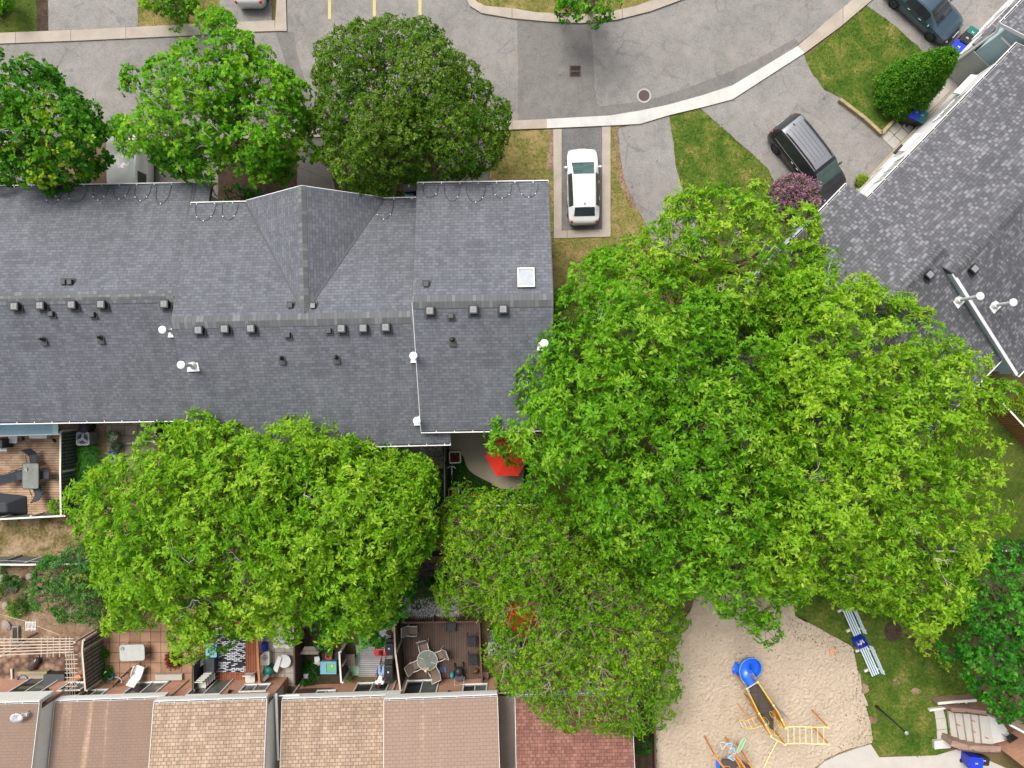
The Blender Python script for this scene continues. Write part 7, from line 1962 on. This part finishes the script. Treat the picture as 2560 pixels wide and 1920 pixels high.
def tree(name, label, cat, outline, z_lo, z_hi, trunk_px, lm, leaf=(.19, .085), space=.92, spray=19, K_=9, slen=(.3, .65), crad=(.5, .85), tone=.45, tvar=.10, voids=(), grow=1.03, bark='bark', twig='bark', seed=1, group=None, dead=0, lower=.55, rough=.7, trunk_r=.2, edge_z=.3, limbs=9, out=.6, dome_p=1.0, inset=.1, ros=.72, deadmat='bark_pale', hole=0.0):
    rng = np.random.default_rng(seed); rr = random.Random(seed)
    ze = z_lo + (z_hi - z_lo) * edge_z
    pl = [tuple(P(*DD(x, y), ze).to_2d()) for x, y in outline]
    if grow != 1:
        cg = np.array(pl).mean(0); pl = [tuple(cg + (np.array(p_) - cg) * grow) for p_ in pl]
    a = np.array(pl); lo, hi = a.min(0), a.max(0)
    tp = P(*DD(*trunk_px), ze); base = np.array([tp.x, tp.y, 0.0])
    root = thing(name, label, cat, (base[0], base[1], 0), 0, group)
    gx = np.arange(lo[0], hi[0], space); gy = np.arange(lo[1], hi[1], space)
    q = np.stack(np.meshgrid(gx, gy), -1).reshape(-1, 2) + rng.uniform(-.5, .5, (len(gx) * len(gy), 2)) * space
    q = q[inside(q, pl)]
    ed = edge_dist(q, pl); inset = min(inset, ed.max() * .3); ed = ed - inset; q = q[ed > 0]; ed = ed[ed > 0]
    Rm = max(ed.max(), .5)
    cx = q.mean(0)
    tt = np.clip(ed / (Rm * .85), 0, 1)
    dome = (1 - (1 - tt) ** 2) ** (.5 * dome_p)
    ph = rng.uniform(0, 6.28, 8)
    def lump(q):
        return (np.sin(q[:, 0] * 1.35 + ph[0]) * np.sin(q[:, 1] * 1.25 + ph[1]) + .6 * np.sin(q[:, 0] * 2.6 + ph[2] + q[:, 1]) * np.sin(q[:, 1] * 2.9 + ph[3]) + .5 * np.sin((q[:, 0] - q[:, 1]) * .8 + ph[4]))
    for vx, vy, vr in voids:
        vc = np.array(P(*DD(vx, vy), ze).to_2d()); kk = np.linalg.norm(q - vc, axis=1) > vr; q, ed, tt, dome = q[kk], ed[kk], tt[kk], dome[kk]
    lp = lump(q)
    z = z_lo + (z_hi - z_lo) * (.12 + .88 * dome) + rough * .8 * lp + rng.normal(0, .34, len(q))
    C = np.stack([q[:, 0], q[:, 1], z], 1)
    CA, EA = C.copy(), ed.copy(); CA[:, :2] *= ((H - CA[:, 2]) / (H - ze))[:, None]
    if hole:
        keep = (lp > -1.0 + 0 * lp) | (rng.uniform(0, 1, len(q)) > hole)
        keep &= rng.uniform(0, 1, len(q)) > hole * .35
        C, ed, lp, q, dome = C[keep], ed[keep], lp[keep], q[keep], dome[keep]
    # perspective: keep the silhouette where the outline was drawn (points above the edge height spread outward in the picture)
    k = (H - C[:, 2]) / (H - ze)
    C[:, :2] *= k[:, None]
    n = len(C)
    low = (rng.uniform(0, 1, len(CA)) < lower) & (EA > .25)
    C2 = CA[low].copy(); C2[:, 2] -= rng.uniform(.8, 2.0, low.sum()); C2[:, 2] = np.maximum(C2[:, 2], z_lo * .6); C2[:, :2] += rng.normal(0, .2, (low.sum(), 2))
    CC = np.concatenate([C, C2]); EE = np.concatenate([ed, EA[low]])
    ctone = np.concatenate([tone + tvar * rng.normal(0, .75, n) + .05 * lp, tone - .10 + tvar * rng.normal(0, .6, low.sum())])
    cr = rng.uniform(*crad, len(CC)) * np.clip(.55 + EE * .5, .55, 1.0)
    # sprays
    m = len(CC) * spray
    ci = np.repeat(np.arange(len(CC)), spray)
    outv = np.concatenate([CC[:, :2] - base[:2], np.zeros((len(CC), 1))], 1); outv = norm(outv)
    dr = rng.normal(0, 1, (m, 3)); dr[:, 2] = np.abs(dr[:, 2]) * .9 - .12
    dn = norm(dr)
    dr = dn + outv[ci] * out * (1 - np.clip(EE[ci] / (Rm * .8), 0, 1))[:, None] + outv[ci] * .2
    dr = norm(dr)
    sb = CC[ci] + dr * (cr[ci] * rng.uniform(.45, .95, m))[:, None]
    ln = rng.uniform(*slen, m) * np.clip(.6 + EE[ci] * .45, .6, 1)
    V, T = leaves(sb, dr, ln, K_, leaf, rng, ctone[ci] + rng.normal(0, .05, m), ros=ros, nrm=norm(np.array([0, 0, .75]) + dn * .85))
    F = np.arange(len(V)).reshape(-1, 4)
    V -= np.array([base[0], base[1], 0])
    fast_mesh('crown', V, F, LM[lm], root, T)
    # trunk and branches
    ctr = np.array([cx[0], cx[1], 0])
    top = np.array([base[0] * .4 + ctr[0] * .6, base[1] * .4 + ctr[1] * .6, z_lo + (z_hi - z_lo) * .35])
    fork = base * 1.0; fork = fork + (top - base) * .42
    mb = MB(); mb.tube([Vector(p - np.array([base[0], base[1], 0])) for p in curve_pts(base, fork, 4, .03, rng)], [trunk_r * 1.25, trunk_r, trunk_r * .92, trunk_r * .85], 10)
    mb.build('trunk', K[bark], root)
    mb = MB(); off = np.array([base[0], base[1], 0])
    ids = [int(rng.integers(n))]
    while len(ids) < min(limbs, n):
        d = np.min(np.linalg.norm(C[:, None, :2] - C[ids][None, :, :2], axis=2), axis=1); d[ed < .35] = 0
        ids.append(int(d.argmax()))
    nodes = []
    for i in ids:
        e = fork + (C[i] - fork) * .72; e[2] -= .4
        pts = curve_pts(fork, e, 6, .12, rng, .3)
        mb.tube([Vector(p - off) for p in pts], list(np.linspace(trunk_r * .62, trunk_r * .22, 6)), 6, False)
        nodes += [pts[3], pts[4], pts[5]]
    nodes = np.array(nodes)
    mb.build('limb', K[bark], root)
    mb = MB()
    for i in range(len(CC)):
        j = int(np.linalg.norm(nodes - CC[i], axis=1).argmin())
        pts = curve_pts(nodes[j], CC[i] + dr[i * spray] * .1, 4, .07, rng)
        mb.tube([Vector(p - off) for p in pts], [.035, .026, .018, .01], 3, False)
    # outer twigs carrying the sprays
    for i in rng.choice(m, min(m, 1500), replace=False):
        a_, b_ = CC[ci[i]], sb[i] + dr[i] * ln[i] * .8
        mb.tube([Vector(a_ - off), Vector(b_ - off)], [.012, .005], 3, False)
    mb.build('twig', K[twig], root)
    if dead:
        for _ in range(dead):
            mb = MB()
            i = int(rng.integers(n))
            for _t in range(30):
                if ed[i] > .6 and lp[i] < -.1: break
                i = int(rng.integers(n))
            s0 = C[i] + np.array([0, 0, .35])
            g = norm(rng.normal(0, 1, 3) * np.array([1, 1, .25])); 
            for b in range(rr.randint(2, 4)):
                g2 = norm(g + rng.normal(0, .5, 3)); L = rr.uniform(.6, 1.3)
                pts = curve_pts(s0, s0 + g2 * L + np.array([0, 0, .15]), 5, .05, rng)
                mb.tube([Vector(p - off) for p in pts], [.026, .022, .017, .012, .007], 4, False)
                for kk in (2, 3):
                    g3_ = norm(g2 + rng.normal(0, .7, 3))
                    mb.tube([Vector(pts[kk] - off), Vector(pts[kk] + g3_ * L * .3 - off), Vector(pts[kk] + g3_ * L * .5 + np.array([0, 0, -.05]) - off)], [.013, .009, .005], 3, False)
            mb.build('dead_branch', K[deadmat], root)
    return root

T_ = [
 dict(name='maple_tree', label='deep green maple at the left edge above the grey roof', cat='tree', outline=[(-70, 130), (0, 128), (25, 140), (60, 125), (90, 150), (130, 185), (175, 230), (205, 255), (220, 290), (213, 320), (234, 345), (215, 368), (165, 372), (105, 383), (60, 398), (20, 383), (-70, 400)], z_lo=3.2, z_hi=7.2, trunk_px=(55, 300), lm='maple', leaf=(.21, .17), tone=.42, tvar=.16, dead=5, seed=3, group='street trees', K_=8, spray=20, space=.85),
 dict(name='maple_tree', label='light green maple with pale dead twigs over the white van', cat='tree', outline=[(405, 80), (430, 42), (470, 35), (500, 62), (540, 97), (572, 122), (600, 150), (655, 172), (665, 190), (640, 215), (648, 240), (638, 270), (645, 320), (620, 342), (588, 366), (560, 400), (515, 382), (480, 350), (450, 378), (400, 384), (362, 368), (322, 340), (282, 318), (240, 300), (238, 282), (258, 258), (300, 235), (285, 200), (280, 168), (320, 155), (355, 132), (395, 110)], z_lo=3.2, z_hi=7.8, trunk_px=(478, 300), lm='light', leaf=(.20, .16), tone=.5, tvar=.12, dead=10, seed=5, group='street trees', K_=8, spray=20, space=.85, hole=.12),
 dict(name='linden_tree', label='dense round dark green tree in front of the cross gable', cat='tree', outline=[(840, 47), (870, 56), (900, 52), (950, 77), (990, 112), (1028, 160), (1050, 215), (1082, 232), (1086, 275), (1072, 310), (1058, 348), (1000, 372), (960, 383), (920, 373), (880, 372), (832, 417), (790, 403), (732, 388), (720, 350), (715, 300), (680, 275), (657, 250), (690, 225), (700, 190), (690, 150), (702, 112), (742, 82), (790, 57), (815, 66)], z_lo=2.2, z_hi=8.6, trunk_px=(870, 250), grow=1.07, lm='linden', leaf=(.12, .075), space=.6, spray=26, K_=12, slen=(.25, .5), crad=(.42, .7), tone=.47, tvar=.08, seed=8, group='street trees', lower=.45, rough=.6),
 dict(name='ash_tree', label='big bright green ash over the corner of the skylight house', cat='tree', outline=[(1130, 810), (1155, 732), (1188, 700), (1206, 605), (1258, 572), (1330, 556), (1400, 565), (1500, 605), (1600, 640), (1662, 720), (1705, 800), (1722, 950), (1725, 1100), (1705, 1230), (1690, 1330), (1668, 1375), (1640, 1375), (1590, 1320), (1540, 1290), (1462, 1300), (1382, 1232), (1300, 1182), (1232, 1105), (1160, 1072), (1126, 1040), (1116, 990), (1088, 978), (1052, 948), (1100, 905)], z_lo=4.5, z_hi=11.0, trunk_px=(1480, 950), lm='ash', leaf=(.23, .085), tone=.50, tvar=.11, dead=4, seed=13, group='big trees behind the houses', K_=10, rough=1.0, limbs=14, trunk_r=.3, hole=.22, lower=.95),
 dict(name='ash_tree', label='big yellow green ash above the playground', cat='tree', outline=[(1692, 562), (1790, 562), (1878, 622), (1948, 652), (2000, 692), (2078, 762), (2128, 802), (2196, 830), (2165, 890), (2128, 922), (2148, 990), (2168, 1060), (2168, 1118), (2128, 1168), (2088, 1220), (2088, 1280), (2048, 1328), (2030, 1372), (1990, 1360), (1960, 1328), (1880, 1308), (1820, 1288), (1760, 1268), (1702, 1300), (1640, 1270), (1640, 1100), (1640, 900), (1650, 700)], z_lo=4.5, z_hi=11.2, trunk_px=(1900, 960), lm='bright', leaf=(.22, .085), tone=.56, tvar=.11, dead=5, seed=17, group='big trees behind the houses', K_=10, rough=1.0, limbs=14, trunk_r=.3, hole=.22, lower=.95),
 dict(name='ash_tree', label='yellow green ash reaching up between the lilac and the charcoal roof', cat='tree', outline=[(1348, 545), (1398, 505), (1430, 472), (1470, 402), (1528, 398), (1560, 420), (1620, 408), (1680, 430), (1720, 440), (1758, 480), (1748, 530), (1790, 560), (1800, 620), (1742, 690), (1650, 700), (1550, 660), (1450, 630), (1350, 610), (1260, 600)], z_lo=4.0, z_hi=8.8, trunk_px=(1590, 560), lm='bright', leaf=(.22, .085), tone=.54, tvar=.16, dead=3, seed=19, group='big trees behind the houses', K_=10, hole=.06),
 dict(name='ash_tree', label='bright yellow green ash behind the cross gable house', cat='tree', outline=[(168, 1068), (205, 1050), (250, 1000), (265, 967), (308, 962), (340, 905), (352, 925), (380, 942), (400, 927), (438, 897), (470, 930), (500, 937), (550, 897), (600, 927), (650, 907), (700, 932), (760, 947), (800, 947), (815, 992), (870, 992), (910, 1012), (933, 1080), (943, 1130), (908, 1198), (870, 1245), (840, 1310), (800, 1350), (740, 1380), (700, 1375), (660, 1342), (640, 1368), (580, 1368), (520, 1350), (470, 1368), (440, 1415), (402, 1445), (395, 1400), (360, 1350), (300, 1338), (250, 1348), (220, 1280), (215, 1210), (182, 1130)], z_lo=3.6, z_hi=9.6, trunk_px=(560, 1150), lm='bright', leaf=(.22, .085), tone=.54, tvar=.12, dead=9, seed=23, group='big trees behind the houses', K_=10, space=.8, spray=21, rough=.85, limbs=13, trunk_r=.28, hole=.22, lower=1.0),
 dict(name='maple_tree', label='dark green maple tucked under the yellow green ash', cat='tree', outline=[(720, 1240), (760, 1210), (820, 1190), (875, 1210), (885, 1260), (880, 1310), (850, 1345), (815, 1375), (765, 1395), (700, 1398), (668, 1370), (690, 1320)], z_lo=2.4, z_hi=5.6, trunk_px=(800, 1290), lm='dark', leaf=(.19, .14), tone=.5, tvar=.15, seed=29, spray=20, K_=8),
 dict(name='garden_shrub', label='dark green shrub mass left of the yellow green ash', cat='shrub', outline=[(58, 1290), (85, 1240), (120, 1192), (180, 1168), (232, 1180), (270, 1260), (270, 1340), (222, 1368), (180, 1342), (120, 1330), (75, 1312)], z_lo=.9, z_hi=3.0, trunk_px=(165, 1270), lm='mid', leaf=(.15, .06), space=.62, tone=.5, tvar=.12, seed=31, spray=22, K_=9, crad=(.35, .6), trunk_r=.08, slen=(.3, .6)),
 dict(name='olive_tree', label='sparse olive leaved tree with tan twigs over the red roof', cat='tree', outline=[(970, 1110), (1010, 1080), (1100, 1070), (1160, 1080), (1230, 1112), (1300, 1192), (1380, 1242), (1450, 1300), (1462, 1342), (1442, 1400), (1468, 1440), (1450, 1500), (1430, 1540), (1400, 1560), (1340, 1568), (1240, 1558), (1180, 1540), (1130, 1500), (1060, 1448), (1046, 1400), (1080, 1378), (1060, 1322), (992, 1330), (962, 1290), (967, 1200)], z_lo=2.6, z_hi=7.2, trunk_px=(1210, 1320), lm='olive', leaf=(.14, .065), space=.66, spray=22, K_=10, slen=(.35, .8), tone=.5, tvar=.12, twig='bark_tan', dead=9, deadmat='bark_tan', seed=37, hole=.12, lower=.5, voids=((1130, 1345, .75),), group='big trees behind the houses', limbs=13),
 dict(name='maple_tree', label='dark green tree at the right edge above the concrete steps', cat='tree', outline=[(2092, 1212), (2150, 1192), (2300, 1182), (2300, 1600), (2212, 1560), (2152, 1540), (2112, 1480), (2084, 1440), (2074, 1380), (2082, 1300)], z_lo=2.6, z_hi=6.4, trunk_px=(2210, 1390), lm='dark', leaf=(.19, .12), tone=.55, tvar=.13, seed=41, spray=20, K_=8),
 dict(name='young_tree', label='small yellow leaved tree standing in the mulch ring', cat='tree', outline=[(1952, 1385), (1975, 1372), (2000, 1366), (2030, 1395), (2042, 1415), (2046, 1445), (2022, 1432), (1990, 1408)], z_lo=2.0, z_hi=3.6, trunk_px=(1990, 1398), lm='yellow', leaf=(.15, .09), space=.5, tone=.62, tvar=.12, seed=43, spray=14, K_=8, crad=(.25, .4), trunk_r=.06, slen=(.3, .5), lower=.3),
 dict(name='maple_tree', label='bright green bush overhanging the curved kerb at the top edge', cat='tree', outline=[(1205, -60), (1355, -60), (1350, 10), (1345, 30), (1325, 22), (1300, 36), (1270, 38), (1240, 24), (1212, 22)], z_lo=1.6, z_hi=4.0, trunk_px=(1280, -25), lm='light', leaf=(.17, .13), tone=.42, tvar=.12, seed=47, spray=20, K_=8),
 dict(name='garden_shrub', label='bright green shrub at the top edge left of the silver car', cat='shrub', outline=[(305, -50), (420, -50), (415, 5), (400, 22), (360, 30), (325, 28), (308, 10)], z_lo=.6, z_hi=2.0, trunk_px=(360, -10), lm='light', leaf=(.15, .11), space=.55, crad=(.25, .45), spray=14, tone=.45, tvar=.14, seed=53, trunk_r=.06, slen=(.3, .5)),
 dict(name='garden_shrub', label='small green shrub in the top left corner', cat='shrub', outline=[(-40, -40), (15, -40), (20, 10), (5, 28), (-40, 20)], z_lo=.5, z_hi=1.6, trunk_px=(-10, -5), lm='light', leaf=(.15, .11), space=.55, crad=(.25, .45), spray=14, tone=.45, seed=59, trunk_r=.06, slen=(.3, .5)),
 dict(name='garden_shrub', label='dark shrub in the gap between left and middle grey roofs', cat='shrub', outline=[(468, 415), (500, 395), (560, 400), (580, 425), (560, 445), (500, 445)], z_lo=.5, z_hi=1.3, trunk_px=(520, 425), lm='dark', leaf=(.12, .08), space=.5, crad=(.2, .4), spray=12, tone=.35, seed=61, trunk_r=.05, slen=(.25, .4)),
 dict(name='garden_shrub', label='dark shrub below the deep green maple by the gutter', cat='shrub', outline=[(95, 385), (130, 375), (185, 380), (190, 405), (100, 410)], z_lo=.4, z_hi=1.1, trunk_px=(140, 395), lm='dark', leaf=(.12, .08), space=.5, crad=(.2, .4), spray=12, tone=.3, seed=67, trunk_r=.05, slen=(.25, .4)),
 dict(name='garden_shrub', label='low green shrubs between dark gravel and pale gravel', cat='shrub', outline=[(878, 1262), (920, 1255), (965, 1255), (975, 1290), (940, 1302), (890, 1305)], z_lo=.2, z_hi=.8, trunk_px=(920, 1280), lm='dark', leaf=(.12, .05), space=.45, crad=(.2, .35), spray=12, tone=.35, seed=71, trunk_r=.04, slen=(.25, .4)),
 dict(name='garden_shrub', label='leafy plants along the fence of the stepping stone garden', cat='shrub', outline=[(890, 1035), (935, 1030), (955, 1060), (955, 1090), (915, 1085), (895, 1060)], z_lo=.2, z_hi=.8, trunk_px=(925, 1060), lm='dark', leaf=(.16, .09), space=.5, crad=(.2, .4), spray=12, tone=.3, seed=73, trunk_r=.04, slen=(.25, .4), hole=.3),
 dict(name='garden_shrub', label='green plants among the rocks at the left edge', cat='shrub', outline=[(-10, 1250), (15, 1225), (45, 1240), (55, 1290), (45, 1330), (15, 1320), (-10, 1290)], z_lo=.15, z_hi=.6, trunk_px=(25, 1280), lm='dark', leaf=(.12, .05), space=.5, crad=(.2, .4), spray=12, tone=.4, seed=79, trunk_r=.03, slen=(.2, .4), hole=.35),
 dict(name='garden_shrub', label='dark hedge plants along the pale topped fence at the right', cat='shrub', outline=[(2105, 1185), (2150, 1170), (2250, 1165), (2250, 1200), (2110, 1200)], z_lo=.3, z_hi=1.0, trunk_px=(2180, 1185), lm='dark', leaf=(.13, .06), space=.55, crad=(.25, .45), spray=14, tone=.35, seed=83, trunk_r=.04, slen=(.25, .4)),
]
for kw in T_: tree(**kw)

# conical cedar and the lilac bush: shells of small sprays
def shell_plant(name, label, cat, c, surf, nspray, K_, lm, leaf, tone, tvar, seed, slen=(.12, .25), up=.3, inner=.6):
    rng = np.random.default_rng(seed)
    root = thing(name, label, cat, c)
    b, nrm = surf(rng, nspray)
    dr = norm(nrm + rng.normal(0, .35, b.shape)); ln = rng.uniform(*slen, len(b))
    ph = rng.uniform(0, 6, 3)
    tn = tone + tvar * (np.sin(b[:, 0] * 6 + ph[0]) * np.sin(b[:, 1] * 6 + ph[1]) * np.sin(b[:, 2] * 5 + ph[2]) * 1.2 + rng.normal(0, .6, len(b)))
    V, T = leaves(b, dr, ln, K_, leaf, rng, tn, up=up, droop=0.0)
    fast_mesh('foliage', V, np.arange(len(V)).reshape(-1, 4), LM[lm], root, T)
    MB().tube([(0, 0, 0), (0, 0, inner)], [.09, .03], 8).build('trunk', K['bark'], root)
    return root
cc = P(2243, 238)
def cone_surf(rng, n):
    t = rng.uniform(0, 1, n) ** 1.35; a = rng.uniform(0, 2 * np.pi, n)
    r = (1.48 * (1 - t) ** .75 + .1) * np.clip(t * 9 + .45, .45, 1) * (1 + .06 * np.sin(a * 7 + t * 12) + .05 * np.sin(a * 13 - t * 20)) * rng.uniform(.86, 1, n)
    p = np.stack([r * np.cos(a), r * np.sin(a), .15 + t * 4.9], 1)
    return p, norm(np.stack([np.cos(a), np.sin(a), np.full(n, .45)], 1))
shell_plant('cedar_tree', 'conical clipped cedar on the lush lawn beside the charcoal houses', 'tree', (cc.x, cc.y, 0), cone_surf, 5200, 9, 'cedar', (.11, .045), .48, .16, 91, inner=4.6)
cl = P(1979, 497)
def dome_surf(rx, ry, hz):
    def f(rng, n):
        u = rng.uniform(.02, 1, n); a = rng.uniform(0, 2 * np.pi, n); s = np.sqrt(1 - u * u)
        k = (1 + .08 * np.sin(a * 5 + u * 7)) * rng.uniform(.82, 1, n)
        return np.stack([rx * s * np.cos(a) * k, ry * s * np.sin(a) * k, hz * u * k], 1), norm(np.stack([s * np.cos(a), s * np.sin(a), u], 1))
    return f
shell_plant('lilac_bush', 'round mauve flowering lilac bush beside the black minivan', 'shrub', (cl.x, cl.y, 0), dome_surf(1.22, 1.22, 1.9), 2200, 8, 'lilac', (.11, .06), .52, .22, 93, inner=1.5)
# daylily clump: long arching blades
rng = np.random.default_rng(97)
root = thing('daylily_clump', 'clump of long dark green daylily leaves beside the green grey fence', 'plant', P(215, 1180))
n = 900; a0, a1 = P(192, 1120), P(235, 1245)
bx = rng.uniform(-.42, .55, n); by = rng.uniform(-1.75, 1.7, n); an = rng.normal(-.5, .75, n); L = rng.uniform(.5, .95, n); hgt = rng.uniform(.3, .6, n); w = rng.uniform(.014, .026, n)
dx, dy = np.cos(an), np.sin(an); rows = []
for s, k in ((0, 0), (.4, .8), (.75, 1.0), (1.0, .75)):
    p = np.stack([bx + dx * L * s, by + dy * L * s, hgt * k + .02], 1); ww = (w * (1 - .85 * s))[:, None]; sd = np.stack([-dy, dx, np.zeros(n)], 1)
    rows.append((p - sd * ww, p + sd * ww))
V = np.stack([x for r_ in rows for x in r_], 1).reshape(-1, 3)
F = np.concatenate([np.arange(n)[:, None] * 8 + np.array([[2 * k, 2 * k + 1, 2 * k + 3, 2 * k + 2]]) for k in range(3)])
fast_mesh('leaves', V, F, LM['lily'], root, np.repeat(np.clip(rng.normal(.5, .22, n), 0, 1), 8))
# hosta with pale edges, plants in pots and planters
for it in LATE:
    if isinstance(it[0], str):
        nm, lab, c, r_, h_, dn, lm, lf = it
        shell_plant(nm, lab, 'shrub', (c.x, c.y, 0), dome_surf(r_, r_ * 1.2, h_), dn, 8, lm, lf, .42, .18, 101)
    else:
        t, lm, r_, h_, dn, lf = it
        rng = np.random.default_rng(int(r_ * 1000) + dn)
        b, nm = dome_surf(r_, r_, r_ * .8)(rng, dn); b[:, 2] += h_ * .8
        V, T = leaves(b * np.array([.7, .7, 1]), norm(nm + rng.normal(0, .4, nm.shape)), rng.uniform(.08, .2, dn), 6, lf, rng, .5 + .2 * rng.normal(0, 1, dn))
        fast_mesh('foliage', V, np.arange(len(V)).reshape(-1, 4), LM[lm], t, T)
for lab, px, py, r_, h_, lm, tn in (('pale edged hosta by the grey fence', 1088, 1197, .36, .3, 'mid', .85), ('green leafy plant below the pale edged hosta', 1092, 1222, .42, .35, 'mid', .5), ('small green plant beside the black bins', 1053, 443, .4, .5, 'dark', .6), ('bluish spiky plant among the rocks', 46, 1520, .38, .35, 'mid', .8), ('green weeds at the foot of the louvred fence', 262, 1680, .35, .4, 'dark', .55), ('weeds growing against the terracotta patio edge', 255, 1634, .25, .4, 'dark', .6), ('red twiggy dead plant by the white table patio', 436, 1647, .3, .3, 'red', .05), ('ivy patch in the side garden right of the red roof', 1602, 1850, .7, .4, 'dark', .3), ('reddish leafy corner plant at the right edge by the cedar fence', 2556, 1008, .5, .5, 'yellow', .7)):
    c = P(px, py, .02)
    shell_plant('garden_plant', lab, 'plant', (c.x, c.y, .02), dome_surf(r_, r_, h_), 130, 7, lm, (.13, .05), tn, .15, int(px), inner=.1)
